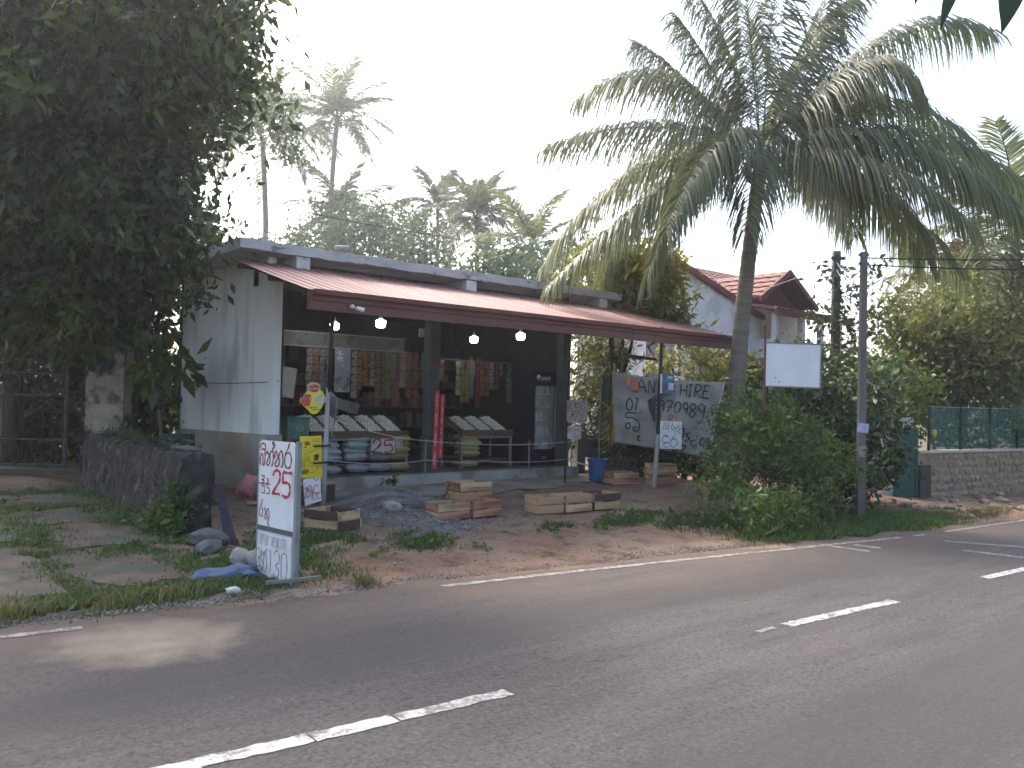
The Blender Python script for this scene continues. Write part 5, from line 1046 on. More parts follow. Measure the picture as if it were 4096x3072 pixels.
# ---- house at the right -----------------------------------------------------------------
housew = pmat('house_white', (0.66, 0.67, 0.68), (0.58, 0.59, 0.60), 1.5, 0.8, c3=(0.48, 0.48, 0.48), scale3=1.2)
tilem = pmat('clay_tile', (0.22, 0.10, 0.075), (0.16, 0.07, 0.053), 3, 0.75, c3=(0.30, 0.14, 0.10), scale3=2.2, lo3=0.55, hi3=0.7)
trimr = pmat('maroon_trim', (0.15, 0.05, 0.045), (0.11, 0.04, 0.036), 3, 0.7)
hs = thing('tiled_house', 'white two-storey house with red clay tile roofs beyond the palm', 'house', (22.3, 15.6, 0))
Hh_ = lambda x, y, z: (x - 23, y - 15, z)
def quadp(name, pts, mt, parent, th=0.06):
    P = [Vector(p) for p in pts]; nrm_ = (P[1] - P[0]).cross(P[3] - P[0]).normalized(); n = len(P); mb = MB()
    mb.add(P + [p - nrm_ * th for p in P], [tuple(range(n)), tuple(range(n, 2 * n))[::-1]] + [(i, n + i, n + (i + 1) % n, (i + 1) % n) for i in range(n)])
    return mb.build(name, mt, parent)
def tiled(tl, tr, br, bl, nc, nb):
    """roof plane with proud tile courses"""
    tl, tr, br, bl = (Vector(Hh_(*p)) for p in (tl, tr, br, bl)); rf = quadp('roof', [tl, tr, br, bl], trimr, hs, 0.07)
    up_ = (tr - tl).cross(bl - tl).normalized(); up_ = up_ if up_.z > 0 else -up_
    for c in range(nc):
        t0, t1 = c / nc, min(1.0, (c + 1.15) / nc); a0, b0 = tl.lerp(bl, t0), tr.lerp(br, t0); a1, b1 = tl.lerp(bl, t1), tr.lerp(br, t1); vs = []; n = nb * 4
        for row_, (a, b, h) in enumerate(((a0, b0, 0.02), (a1, b1, 0.07))):
            for i in range(n + 1): vs.append(a.lerp(b, i / n) + up_ * (h + 0.03 * abs(math.sin(PI * i / 4))))
        for i in range(n + 1): vs.append(a1.lerp(b1, i / n) + up_ * 0.01)
        m_ = n + 1; mb = MB(); mb.add(vs, [(i, i + 1, m_ + i + 1, m_ + i) for i in range(n)] + [(m_ + i, m_ + i + 1, 2 * m_ + i + 1, 2 * m_ + i) for i in range(n)]); mb.build('tile_course', tilem, rf, fixn=False)
    return rf
def hprism(name, poly, axis, a, b, mt, par=None):
    off = {'x': (15, 0, 23), 'y': (23, 0, 15)}[axis]
    return MB().prism([(p[0] - off[0], p[1]) for p in poly], axis, a - off[2], b - off[2]).build(name, mt, par or hs)
hprism('wall', [(15.35, 0), (21.5, 0), (21.5, 5.2), (18.4, 6.5), (15.35, 5.15)], 'x', 23.0, 23.2, housew)
hprism('wall', [(23.2, 0), (28.5, 0), (28.5, 5.0), (23.2, 5.0)], 'y', 15.35, 15.5, housew)
tiled((22.6, 18.4, 6.72), (28.8, 18.4, 6.72), (28.8, 15.0, 5.20), (22.6, 15.0, 5.20), 9, 18)
tiled((28.8, 18.4, 6.72), (22.6, 18.4, 6.72), (22.6, 21.9, 5.2), (28.8, 21.9, 5.2), 6, 18)
hprism('bargeboard', [(15.0, 5.02), (18.4, 6.54), (21.9, 5.0), (21.9, 5.2), (18.4, 6.74), (15.0, 5.22)], 'x', 22.54, 22.60, trimr)
hprism('wing_wall', [(19.75, 0), (23.85, 0), (23.85, 4.46), (19.75, 5.62)], 'y', 14.25, 14.4, housew)
hprism('bargeboard', [(19.5, 5.66), (23.95, 4.40), (23.95, 4.56), (19.5, 5.83)], 'y', 14.12, 14.25, trimr)
# front gable over the balcony
tiled((24.9, 13.9, 6.02), (24.9, 17.0, 6.02), (23.3, 17.0, 5.05), (23.3, 13.9, 5.05), 5, 8)
tiled((24.9, 17.0, 6.02), (24.9, 13.9, 6.02), (26.6, 13.9, 5.0), (26.6, 17.0, 5.0), 5, 8)
hprism('gable', [(23.45, 4.98), (26.45, 4.98), (24.9, 5.88)], 'y', 14.5, 14.6, trimr)
hprism('bargeboard', [(23.25, 4.92), (24.9, 5.92), (26.65, 4.88), (26.65, 5.06), (24.9, 6.1), (23.25, 5.1)], 'y', 13.82, 13.9, trimr)
# porch roof below it and balcony
tiled((23.2, 15.3, 5.05), (28.0, 15.3, 5.05), (28.0, 13.3, 4.62), (23.2, 13.3, 4.62), 4, 16)
hprism('fascia', [(23.2, 4.46), (28.0, 4.46), (28.0, 4.62), (23.2, 4.62)], 'y', 13.26, 13.32, trimr)
for x in (23.5, 25.0, 26.2, 27.4):
    MB().box(Hh_(x, 13.5, 3.7), (0.16, 0.16, 1.7)).build('porch_post', housew, hs)
hprism('balcony_wall', [(23.3, 2.7), (25.4, 2.7), (25.4, 3.75), (23.3, 3.75)], 'y', 13.42, 13.54, housew)
hprism('balcony_wall', [(13.54, 2.7), (15.35, 2.7), (15.35, 3.75), (13.54, 3.75)], 'x', 23.3, 23.4, housew)
hprism('balcony_floor', [(23.3, 2.6), (28, 2.6), (28, 2.69), (23.3, 2.69)], 'y', 13.4, 15.34, housew)
wd_ = hprism('window', [(24.0, 3.0), (25.2, 3.0), (25.2, 4.4), (24.0, 4.4)], 'y', 15.28, 15.34, flat('window_dark', (0.03, 0.04, 0.045), 0.2, spec=0.6))
for x in (24.0, 24.6, 25.2): MB().box(Hh_(x, 15.24, 3.7), (0.08, 0.06, 1.5)).build('frame', housew, wd_)
# lower lean-to roof
tiled((21.2, 16.6, 4.25), (23.0, 16.6, 4.25), (23.6, 13.4, 2.85), (20.6, 13.4, 2.85), 9, 8)
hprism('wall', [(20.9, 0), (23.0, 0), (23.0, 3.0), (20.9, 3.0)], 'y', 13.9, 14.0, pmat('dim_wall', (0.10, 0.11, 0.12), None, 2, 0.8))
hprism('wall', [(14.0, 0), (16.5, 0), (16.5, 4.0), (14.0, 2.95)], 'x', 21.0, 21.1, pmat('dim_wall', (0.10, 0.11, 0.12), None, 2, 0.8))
ds = thing('satellite_dish', 'grey satellite dish on the white house wall', 'satellite dish', (22.05, 16.45, 4.15), 0)
MB().lathe([(0.0, 0.0), (0.18, 0.03), (0.34, 0.10), (0.42, 0.17), (0.34, 0.115), (0.18, 0.045), (0, 0.015)], n=24).build('dish', flat('dish_grey', (0.14, 0.15, 0.17), 0.5), ds, True).rotation_euler = (0.2, -1.25, 0.5)
MB().tube([(0, 0, 0.0), (0.05, 0, -0.35), (0.22, 0, -0.45)], 0.03, 6).build('mount', flat('dark_metal3', (0.06, 0.06, 0.06), 0.5), ds)
MB().tube([(-0.05, 0, -0.2), (-0.55, -0.1, 0.05)], 0.015, 5).build('feed_arm', steel, ds)
# ---- green gate, white pillars, stone wall and mesh fence at the right ----------------------------------
grn = pmat('green_gate_paint', (0.02, 0.10, 0.075), (0.012, 0.06, 0.045), 3, 0.5)
gg = thing('green_gate', 'dark green sheet metal gate leaf beside the stone wall', 'gate', (19.23, 8.51, -0.35), FACE)
MB().box((0, 0, 0.82), (0.52, 0.04, 1.55)).build('leaf', grn, gg)
for x in (-0.25, 0.25): MB().box((x, -0.01, 0.82), (0.05, 0.06, 1.62)).build('stile', grn, gg)
MB().box((-0.05, -0.028, 0.98), (0.13, 0.01, 0.09)).build('name_plate', flat('plate_pale', (0.45, 0.42, 0.33), 0.5), gg)
wp_ = pmat('white_pillar', (0.42, 0.42, 0.40), (0.32, 0.32, 0.30), 4, 0.8)
for i, (dr_, lb) in enumerate([(-0.40, 'slim white gate pillar with domed cap left of the green gate'), (0.0, 'white wall panel end above the green gate')]):
    if i == 0:
        c_ = CP(dr_, 0, 0.1, (19.23, 8.51, -0.35)); t = thing('gate_post', lb, 'pillar', c_, FACE); MB().box((0, 0, 0.85), (0.24, 0.24, 1.7)).build('shaft', wp_, t); MB().lathe([(0.20, 0), (0.19, 0.05), (0.12, 0.12), (0, 0.14)], (0, 0, 1.7), 16).build('cap', wp_, t, True)
    else:
        c_ = CP(0.0, 0, 0.35, (19.23, 8.51, -0.35)); t = thing('back_wall_panel', 'short white wall panel seen above the green gate leaf', 'wall', c_, FACE); MB().box((0, 0, 0.87), (0.5, 0.12, 1.74)).build('panel', wp_, t); MB().box((0, 0, 1.79), (0.6, 0.2, 0.1)).build('coping', wp_, t)
fen = thing('white_fence', 'run of short white fence posts left of the green gate', 'fence', CP(-1.1, 0, 0.8, (19.23, 8.51, -0.35)), FACE)
for i in range(4): MB().box((-0.25 + 0.28 * i, 0, 0.72 + 0.03 * i), (0.12, 0.10, 1.44)).build('picket', wp_, fen)
MB().box((0.15, 0.05, 1.1), (1.1, 0.04, 0.08)).build('rail', wp_, fen)
swd = pmat('rubble_plaster', (0.30, 0.24, 0.165), (0.23, 0.185, 0.125), 2.5, 0.95, 0.5, 20, c3=(0.16, 0.145, 0.12), scale3=1.5)
swm = [pmat('wall_stone_a', (0.29, 0.23, 0.16), (0.22, 0.175, 0.12), 5, 0.95, 0.4, 25), pmat('wall_stone_b', (0.25, 0.20, 0.14), (0.19, 0.15, 0.105), 5, 0.95, 0.4, 25), pmat('wall_stone_c', (0.33, 0.265, 0.185), (0.25, 0.20, 0.14), 5, 0.95, 0.4, 25)]
WA, WB = Vector((19.42, 8.30, -0.42)), Vector((26.5, 7.2, -0.45)); wang = math.atan2(WB.y - WA.y, WB.x - WA.x); wl = (WB - WA).length
sw = thing('stone_wall', 'tan rubble stone wall with pale coping along the road at right', 'wall', WA, wang)
MB().box((wl / 2, 0.15, 0.55), (wl, 0.28, 1.12)).build('core', swd, sw)
MB().box((wl / 2, 0.14, 1.135), (wl, 0.36, 0.05)).build('coping', pmat('pale_coping', (0.52, 0.48, 0.40), (0.42, 0.385, 0.32), 3, 0.9), sw)
rg2 = random.Random(16); base_st = [None] * 3
for j in range(6):
    x = 0.35 + rg2.uniform(0, .1)
    while x < wl:
        ww = rg2.uniform(0.14, 0.26); z = 0.13 + j * 0.178 + rg2.uniform(-.02, .02); mi = rg2.randrange(3)
        if base_st[mi] is None: base_st[mi] = rock('stone', (x, 0.0, z), (0.11, 0.022, 0.075), swm[mi], 400 + mi, parent=sw); base_st[mi].rotation_euler = (0, 0, 0)
        else: share(base_st[mi], parent=sw, loc=(x, rg2.uniform(-.01, .012), z), rot=(0, rg2.uniform(-.3, .3) + (PI if rg2.random() < .5 else 0), 0), scale=(ww / 0.22, 1, rg2.uniform(.8, 1.1)))
        x += ww + 0.02
# dark open drain mouth beside gate
MB().box((0.22, -0.02, 0.42), (0.42, 0.06, 0.84)).build('dark_end', pmat('dark_wall_end', (0.07, 0.06, 0.055), None, 4, 0.9), sw)
mf = thing('mesh_fence', 'dark green mesh netting on posts above the stone wall', 'fence', WA + Vector((0, 0, 1.16)), wang)
gmn, gtn, gbn = newmat('green_net'); gbn.inputs['Base Color'].default_value = (0.012, 0.075, 0.055, 1); gbn.inputs['Alpha'].default_value = 0.72; gbn.inputs['Roughness'].default_value = 0.7
mb = MB(); vs = []
for i in range(29):
    x = 0.55 + (wl - 0.55) * i / 28
    for j in range(5): vs.append((x, 0.12 + 0.02 * math.sin(x * 3 + j), 0.02 + 1.0 * j / 4 - (0.03 * math.sin(PI * ((x % 1.4) / 1.4)) if j == 4 else 0)))
mb.add(vs, [(i * 5 + j, i * 5 + 5 + j, i * 5 + 6 + j, i * 5 + 1 + j) for i in range(28) for j in range(4)]); mb.build('netting', gmn, mf, fixn=False)
MB().tube([(0.55, 0.12, 1.02), (wl, 0.12, 1.0)], 0.008, 5).build('top_wire', flat('pale_wire', (0.3, 0.33, 0.3), 0.5), mf)
for i in range(6): MB().box((0.6 + 1.3 * i, 0.12, 0.5), (0.05, 0.05, 1.05)).build('post', blackish, mf)
o = MB().lathe([(0, 0), (0.05, 0.01), (0.07, 0.08), (0.06, 0.17), (0, 0.2)], n=14).build('yellow_pot', pmat('yellow_paint', (0.5, 0.42, 0.12), None, 5, 0.6), None, True); o.location = WA + Vector((0.72, -0.04, 1.46)); tag(o, 'small yellow lantern hung on the fence post above the stone wall', 'lantern')
# stony bank at the foot of the wall
rg2 = random.Random(26)
for i in range(70):
    x = rg2.uniform(16.6, 24); y = 6.25 + rg2.random() ** 1.2 * (1.9 - 0.07 * (x - 17)); s_ = rg2.uniform(0.04, 0.11)
    if y > WA.y - 0.155 * (x - WA.x) - 0.1: continue
    rock('bank_stone', (x, y, gz(x, y) + s_ * 0.3), (s_ * 1.3, s_, s_ * 0.6), swm[i % 3], 500 + i, 'rough stone scattered on the bank below the stone wall', 'stone', 'stones on the bank below the wall')
# ================================================================== VEGETATION
B_LEFT = [((2.21, 12.50, 6.48), (1.60, 1.60, 1.36), 4480), ((3.00, 11.82, 6.62), (1.45, 1.45, 1.23), 3679), ((4.05, 11.57, 6.87), (0.90, 0.90, 0.77), 1417), ((4.68, 11.68, 7.17), (0.50, 0.50, 0.42), 437), ((2.48, 12.30, 5.26), (1.60, 1.60, 1.36), 4480), ((3.43, 12.13, 5.64), (1.10, 1.10, 0.94), 2117), ((4.36, 11.98, 6.06), (0.50, 0.50, 0.42), 437), ((4.94, 11.48, 6.15), (0.30, 0.30, 0.26), 157), ((4.65, 11.72, 6.37), (0.35, 0.35, 0.30), 214), ((2.29, 12.50, 4.03), (1.50, 1.50, 1.27), 3937), ((3.11, 12.44, 4.35), (1.20, 1.20, 1.02), 2520), ((3.87, 12.44, 4.48), (0.55, 0.55, 0.47), 529), ((2.63, 13.55, 3.18), (1.30, 1.30, 1.10), 2957), ((3.56, 13.39, 3.68), (0.85, 0.85, 0.72), 1264), ((4.19, 12.85, 3.70), (0.50, 0.50, 0.42), 437), ((4.44, 12.64, 3.26), (0.30, 0.30, 0.26), 157), ((4.27, 12.51, 4.15), (0.35, 0.35, 0.30), 214)]
B_LEFTB = [((2.84, 18.53, 7.83), (2.60, 2.60, 2.21), 11492), ((4.20, 17.37, 7.43), (2.40, 2.40, 2.04), 9792), ((5.45, 17.59, 8.29), (1.60, 1.60, 1.36), 4352), ((3.59, 17.95, 5.19), (2.40, 2.40, 2.04), 9792), ((4.99, 18.06, 5.44), (1.40, 1.40, 1.19), 3332), ((3.58, 19.32, 3.51), (2.00, 2.00, 1.70), 6800), ((4.95, 18.81, 3.31), (1.50, 1.50, 1.27), 3825), ((5.43, 17.72, 4.04), (0.80, 0.80, 0.68), 1088)]
B_GATEB = [((3.82, 21.80, 1.92), (1.60, 1.60, 1.36), 3840), ((4.91, 21.53, 1.63), (1.40, 1.40, 1.19), 2940), ((4.09, 21.60, 0.77), (1.30, 1.30, 1.10), 2535), ((5.43, 19.75, 1.97), (1.00, 1.00, 0.85), 1500), ((5.64, 18.24, 2.35), (0.80, 0.80, 0.68), 960), ((5.68, 17.56, 1.59), (0.70, 0.70, 0.59), 735), ((3.99, 23.02, 0.10), (1.00, 1.00, 0.85), 1500), ((4.83, 22.30, 0.23), (1.00, 1.00, 0.85), 1500), ((5.54, 21.68, 0.42), (0.90, 0.90, 0.77), 1215), ((5.52, 17.45, 1.07), (0.70, 0.70, 0.59), 735), ((6.11, 17.99, 1.39), (0.60, 0.60, 0.51), 540), ((5.49, 18.26, 1.33), (0.80, 0.80, 0.68), 960)]
B_BROAD = [((4.76, 15.16, 2.33), (0.45, 0.45, 0.38), 85), ((4.94, 15.03, 1.68), (0.35, 0.35, 0.30), 51), ((4.98, 14.72, 2.09), (0.30, 0.30, 0.26), 37)]
B_YEL = [((14.80, 12.51, 4.69), (0.85, 0.85, 0.72), 3034), ((14.79, 12.28, 4.03), (0.68, 0.68, 0.58), 1942), ((14.32, 13.45, 4.95), (0.70, 0.70, 0.59), 2058), ((14.69, 12.89, 4.18), (0.70, 0.70, 0.59), 2058), ((14.92, 11.65, 3.43), (0.28, 0.28, 0.24), 329)]
B_YELLOW = [((14.04, 13.49, 2.43), (0.55, 0.55, 0.47), 453), ((14.68, 13.73, 2.80), (0.60, 0.60, 0.51), 540), ((14.02, 13.53, 1.79), (0.40, 0.40, 0.34), 240), ((14.56, 13.03, 2.88), (0.40, 0.40, 0.34), 240), ((14.33, 14.02, 3.23), (0.50, 0.50, 0.42), 375)]
B_H1 = [((12.25, 8.20, 1.27), (0.62, 0.62, 0.53), 1230), ((11.63, 7.95, 0.68), (0.55, 0.55, 0.47), 968), ((12.83, 8.22, 1.67), (0.50, 0.50, 0.42), 800)]
B_H2 = [((12.85, 7.68, 1.05), (0.70, 0.70, 0.59), 1568), ((12.44, 7.26, 0.40), (0.60, 0.60, 0.51), 1152), ((13.53, 7.37, 0.73), (0.60, 0.60, 0.51), 1152)]
B_H3 = [((10.61, 7.53, 0.22), (0.42, 0.42, 0.36), 635), ((10.61, 7.00, 0.11), (0.42, 0.42, 0.36), 635), ((11.15, 6.80, 0.10), (0.40, 0.40, 0.34), 576)]
B_H4 = [((11.65, 6.64, 0.10), (0.30, 0.30, 0.18), 324)]
B_D1 = [((15.74, 9.53, 1.67), (1.10, 1.10, 0.94), 2662), ((17.47, 10.00, 2.53), (0.70, 0.70, 0.59), 1078), ((15.02, 9.51, 1.10), (0.80, 0.80, 0.68), 1408)]
B_D2 = [((17.38, 9.17, 1.90), (1.20, 1.20, 1.02), 3168), ((16.82, 8.36, 1.04), (1.00, 1.00, 0.85), 2200), ((16.10, 8.58, 0.94), (1.00, 1.00, 0.85), 2200), ((16.81, 8.25, 0.47), (0.50, 0.50, 0.42), 550)]
B_D3 = [((20.28, 9.57, 2.06), (1.00, 1.00, 0.85), 2200)]
B_YB = [((16.70, 11.98, 2.69), (0.65, 0.65, 0.55), 929), ((16.11, 12.49, 2.78), (0.60, 0.60, 0.51), 792), ((16.31, 10.75, 2.18), (0.45, 0.45, 0.38), 445), ((17.04, 11.69, 2.53), (0.50, 0.50, 0.42), 550)]
B_R1 = [((23.47, 10.06, 4.17), (1.10, 1.10, 0.94), 2178), ((22.63, 10.17, 2.49), (1.00, 1.00, 0.85), 1800), ((23.93, 9.69, 3.29), (1.20, 1.20, 1.02), 2592)]
B_R2 = [((25.22, 9.22, 4.13), (1.50, 1.50, 1.27), 4050), ((24.53, 9.19, 2.67), (1.40, 1.40, 1.19), 3528), ((26.03, 8.53, 3.37), (1.50, 1.50, 1.27), 4050)]
B_R3 = [((27.01, 10.95, 4.94), (1.30, 1.30, 1.10), 2197), ((28.10, 10.01, 5.26), (1.40, 1.40, 1.19), 2547), ((28.98, 9.23, 5.58), (1.60, 1.60, 1.36), 3328)]
B_R4 = [((23.08, 9.80, 1.75), (0.90, 0.90, 0.77), 1215), ((24.13, 8.91, 1.53), (1.10, 1.10, 0.94), 1815), ((25.07, 8.09, 1.68), (1.20, 1.20, 1.02), 2160)]
B_V1 = [((22.59, 12.11, 5.56), (0.35, 0.35, 0.30), 110), ((22.91, 11.85, 4.90), (0.40, 0.40, 0.34), 144), ((22.53, 12.20, 4.22), (0.40, 0.40, 0.34), 144), ((23.04, 11.76, 3.84), (0.45, 0.45, 0.38), 182), ((22.75, 12.03, 3.30), (0.50, 0.50, 0.42), 225), ((23.39, 11.42, 5.58), (0.35, 0.35, 0.30), 110)]
B_B1 = [((26.81, 45.32, 11.45), (2.60, 2.60, 2.21), 2839), ((29.95, 46.53, 12.98), (2.20, 2.20, 1.87), 2032), ((28.64, 51.60, 13.99), (2.20, 2.20, 1.87), 2032), ((26.02, 43.39, 9.97), (2.40, 2.40, 2.04), 2419)]
B_B2 = [((20.45, 42.93, 9.46), (1.90, 1.90, 1.61), 1516), ((22.74, 43.57, 10.37), (1.60, 1.60, 1.36), 1075), ((20.79, 41.34, 8.57), (1.80, 1.80, 1.53), 1360)]
B_B3 = [((9.17, 23.70, 5.44), (1.10, 1.10, 0.94), 1210), ((7.92, 22.13, 5.73), (1.00, 1.00, 0.85), 1000), ((10.59, 25.11, 5.55), (0.80, 0.80, 0.68), 640)]
B_B4 = [((26.97, 39.91, 10.50), (1.60, 1.60, 1.36), 1075), ((27.61, 39.39, 9.45), (1.50, 1.50, 1.27), 945), ((25.30, 38.75, 8.96), (1.50, 1.50, 1.27), 945)]
B_B5 = [((22.28, 25.56, 6.89), (1.40, 1.40, 1.19), 1371), ((21.28, 26.42, 6.86), (1.30, 1.30, 1.10), 1183), ((22.05, 23.12, 6.44), (1.30, 1.30, 1.10), 1183)]
B_UNDER = [((14.50, 13.66, 1.02), (0.80, 0.80, 0.68), 1216), ((14.95, 12.75, 0.84), (0.80, 0.80, 0.68), 1216), ((15.52, 12.26, 0.75), (0.80, 0.80, 0.68), 1216), ((16.42, 12.01, 0.86), (0.90, 0.90, 0.77), 1539), ((15.41, 13.91, 1.69), (0.80, 0.80, 0.68), 1216), ((16.02, 13.39, 1.60), (0.80, 0.80, 0.68), 1216), ((14.80, 11.30, 0.36), (0.45, 0.45, 0.38), 384), ((14.58, 12.02, 0.37), (0.45, 0.45, 0.38), 384), ((14.26, 12.56, 0.50), (0.40, 0.40, 0.34), 304)]
B_D4 = [((14.26, 8.33, 0.56), (0.70, 0.70, 0.59), 1176), ((14.60, 7.51, 0.52), (0.70, 0.70, 0.59), 1176), ((13.98, 7.53, 0.22), (0.50, 0.50, 0.42), 600)]
B_SHRUB = [((3.39, 9.93, 0.40), (0.17, 0.17, 0.14), 433), ((3.31, 10.00, 0.21), (0.17, 0.17, 0.14), 433), ((3.46, 9.86, 0.56), (0.10, 0.10, 0.09), 150), ((3.37, 9.81, 0.20), (0.14, 0.14, 0.12), 294)]
B_ARCH = [((13.21, 27.99, 11.09), (0.60, 0.60, 0.51), 324), ((12.88, 28.27, 11.75), (0.45, 0.45, 0.38), 182), ((13.36, 27.89, 10.43), (0.40, 0.40, 0.34), 144)]
PA0 = (25.96, 59.00, 0.4); PA1 = (25.86, 59.09, 21.42)
PB0 = (35.66, 66.36, 0.4); PB1 = (35.91, 66.15, 26.12)
PE0 = (32.45, 58.83, 0.4); PE1 = (32.45, 58.83, 15.86)
PC0 = (36.94, 47.06, 0.4); PC1 = (36.94, 47.06, 14.62)
PD0 = (40.57, 57.06, 0.4); PD1 = (40.57, 57.06, 17.48)
PF0 = (33.36, 37.04, 0.4); PF1 = (33.36, 37.04, 10.74)
BR_LEFT = [[(2.58, 11.26, 6.76), (3.35, 10.86, 6.29), (4.45, 10.86, 5.44)], [(3.25, 11.33, 7.02), (3.87, 11.06, 6.89), (5.02, 11.14, 6.44)], [(1.67, 12.2, 5.68), (2.67, 11.99, 5.84), (4.14, 11.67, 5.05)]]

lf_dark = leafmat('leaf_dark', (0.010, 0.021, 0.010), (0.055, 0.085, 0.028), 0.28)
lf_mid = leafmat('leaf_mid', (0.03, 0.065, 0.02), (0.10, 0.15, 0.035), 0.38)
lf_yel = leafmat('leaf_yellow_green', (0.06, 0.085, 0.018), (0.26, 0.24, 0.035), 0.42)
lf_far = leafmat('leaf_far', (0.035, 0.06, 0.035), (0.09, 0.13, 0.06), 0.35)
lf_olive = leafmat('leaf_olive', (0.06, 0.08, 0.03), (0.19, 0.20, 0.065), 0.4)
lf_palm = leafmat('leaf_palm', (0.045, 0.07, 0.035), (0.15, 0.17, 0.08), 0.42, 0.45)
lf_palmfar = leafmat('leaf_palm_far', (0.055, 0.08, 0.05), (0.14, 0.165, 0.09), 0.38)
lf_dry = leafmat('leaf_dry', (0.11, 0.08, 0.05), (0.26, 0.20, 0.12), 0.25, 0.7)
bark = pmat('bark', (0.11, 0.09, 0.07), (0.06, 0.05, 0.04), 6, 0.95, 0.6, 20, stretch=(1, 1, 0.3))
barkp = pmat('palm_bark', (0.23, 0.20, 0.16), (0.15, 0.13, 0.105), 5, 0.95, 0.5, 20, stretch=(0.5, 0.5, 5))
def tree(name, lab, cat, base, blobs, size, mt, seed, r0=0.12, nl=6, group=None, **k):
    if base is None: base = (sum(b[0][0] for b in blobs) / len(blobs), sum(b[0][1] for b in blobs) / len(blobs), 0.3)
    t = thing(name, lab, cat, base, group=group); b0 = Vector(base); rng = np.random.default_rng(seed)
    lb = [((c[0] - b0.x, c[1] - b0.y, c[2] - b0.z), r_, n) for c, r_, n in blobs]
    crown('crown', lb, size, mt, t, seed, **k)
    mb = MB(); c0 = Vector(lb[0][0]); fork = Vector((c0.x * 0.25, c0.y * 0.25, max(0.15, c0.z * 0.5)))
    mb.tube([(0, 0, -0.2), (fork.x * 0.4 + 0.04, fork.y * 0.4, fork.z * 0.5), fork], [r0, r0 * 0.85, r0 * 0.7], 9)
    tips = [Vector(c) + Vector(rng.normal(size=3)) * 0.4 * r_[0] for c, r_, n in lb][:nl]
    limbs(mb, fork, tips, r0 * 0.6, rng); mb.build('trunk', bark, t, True)
    return t
# great tree over the driveway
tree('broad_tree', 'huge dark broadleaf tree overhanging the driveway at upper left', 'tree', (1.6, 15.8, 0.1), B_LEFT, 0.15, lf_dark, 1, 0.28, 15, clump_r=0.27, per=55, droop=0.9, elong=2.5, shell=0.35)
gt1 = [o for o in COL.objects if o.name.startswith('broad_tree')][0]; bb = gt1.location
crown('crown', [((c[0] - bb.x - 0.10, c[1] - bb.y - 0.15, c[2] - bb.z + 0.05), r_, int(n * 0.22)) for c, r_, n in B_LEFT], 0.17, lf_mid, gt1, 71, clump_r=0.16, per=38, droop=1.0, elong=2.4, shell=0.8)
for k_, pts_ in enumerate(BR_LEFT): mb = MB(); P_ = [Vector(p) - bb for p in pts_]; mb.tube(bezier(*P_, 14), [0.035 * (1 - 0.8 * i / 14) for i in range(15)], 7); mb.build('branch', pmat('shaded_bark', (0.035, 0.03, 0.024), (0.02, 0.018, 0.015), 6, 0.95), gt1, True)
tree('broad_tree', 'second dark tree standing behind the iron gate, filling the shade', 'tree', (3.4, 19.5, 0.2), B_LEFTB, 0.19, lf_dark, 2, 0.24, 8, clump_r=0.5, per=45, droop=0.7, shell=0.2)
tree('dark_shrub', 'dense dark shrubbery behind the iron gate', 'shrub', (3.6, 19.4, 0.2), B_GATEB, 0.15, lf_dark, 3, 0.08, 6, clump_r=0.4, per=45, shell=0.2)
tree('broadleaf_plant', 'plant with broad glossy leaves beside the grey side wall', 'plant', (4.75, 14.6, 0.5), B_BROAD, 0.30, lf_mid, 4, 0.04, 3, clump_r=0.2, per=12, elong=2.4, droop=1.2)
tree('background_tree', 'dim tree just behind the flat roof at left', 'tree', None, B_B3, 0.2, lf_dark, 5, 0.10, 1, group='trees behind the shop')
tree('background_tree', 'pale tree with loose leaves against the sky beside the dark tree', 'tree', None, B_ARCH, 0.2, lf_far, 6, 0.03, 1, group='trees behind the shop', clump_r=0.4, per=25)
tree('background_tree', 'hazy leafy tree right of the tallest far palm', 'tree', None, B_B1, 0.26, lf_far, 7, 0.2, 4, group='trees behind the shop', clump_r=0.6, per=30)
tree('background_tree', 'hazy low tree between the two far palms', 'tree', None, B_B2, 0.24, lf_far, 8, 0.18, 3, group='trees behind the shop', clump_r=0.55, per=30)
tree('background_tree', 'thin hazy tree left of the bushy palms', 'tree', None, B_B4, 0.24, lf_far, 9, 0.16, 3, group='trees behind the shop', clump_r=0.55, per=26)
tree('background_tree', 'dark hazy tree under the bushy palms near the roof edge', 'tree', None, B_B5, 0.24, lf_far, 10, 0.16, 3, group='trees behind the shop', clump_r=0.55, per=30)
# yellow-green tree beside the shop
tree('young_tree', 'rounded yellow-green tree pressing against the end of the flat roof', 'tree', (14.45, 13.05, 0.1), B_YEL, 0.17, lf_yel, 11, 0.10, 5, clump_r=0.22, per=36, elong=3.6, droop=0.1)
tree('narrow_leaf_shrub', 'narrow-leaved shrub lit yellow seen under the awning', 'shrub', (14.0, 13.7, 0.1), B_YELLOW, 0.20, lf_olive, 12, 0.05, 5, clump_r=0.25, per=30, elong=4.5, droop=0.6)
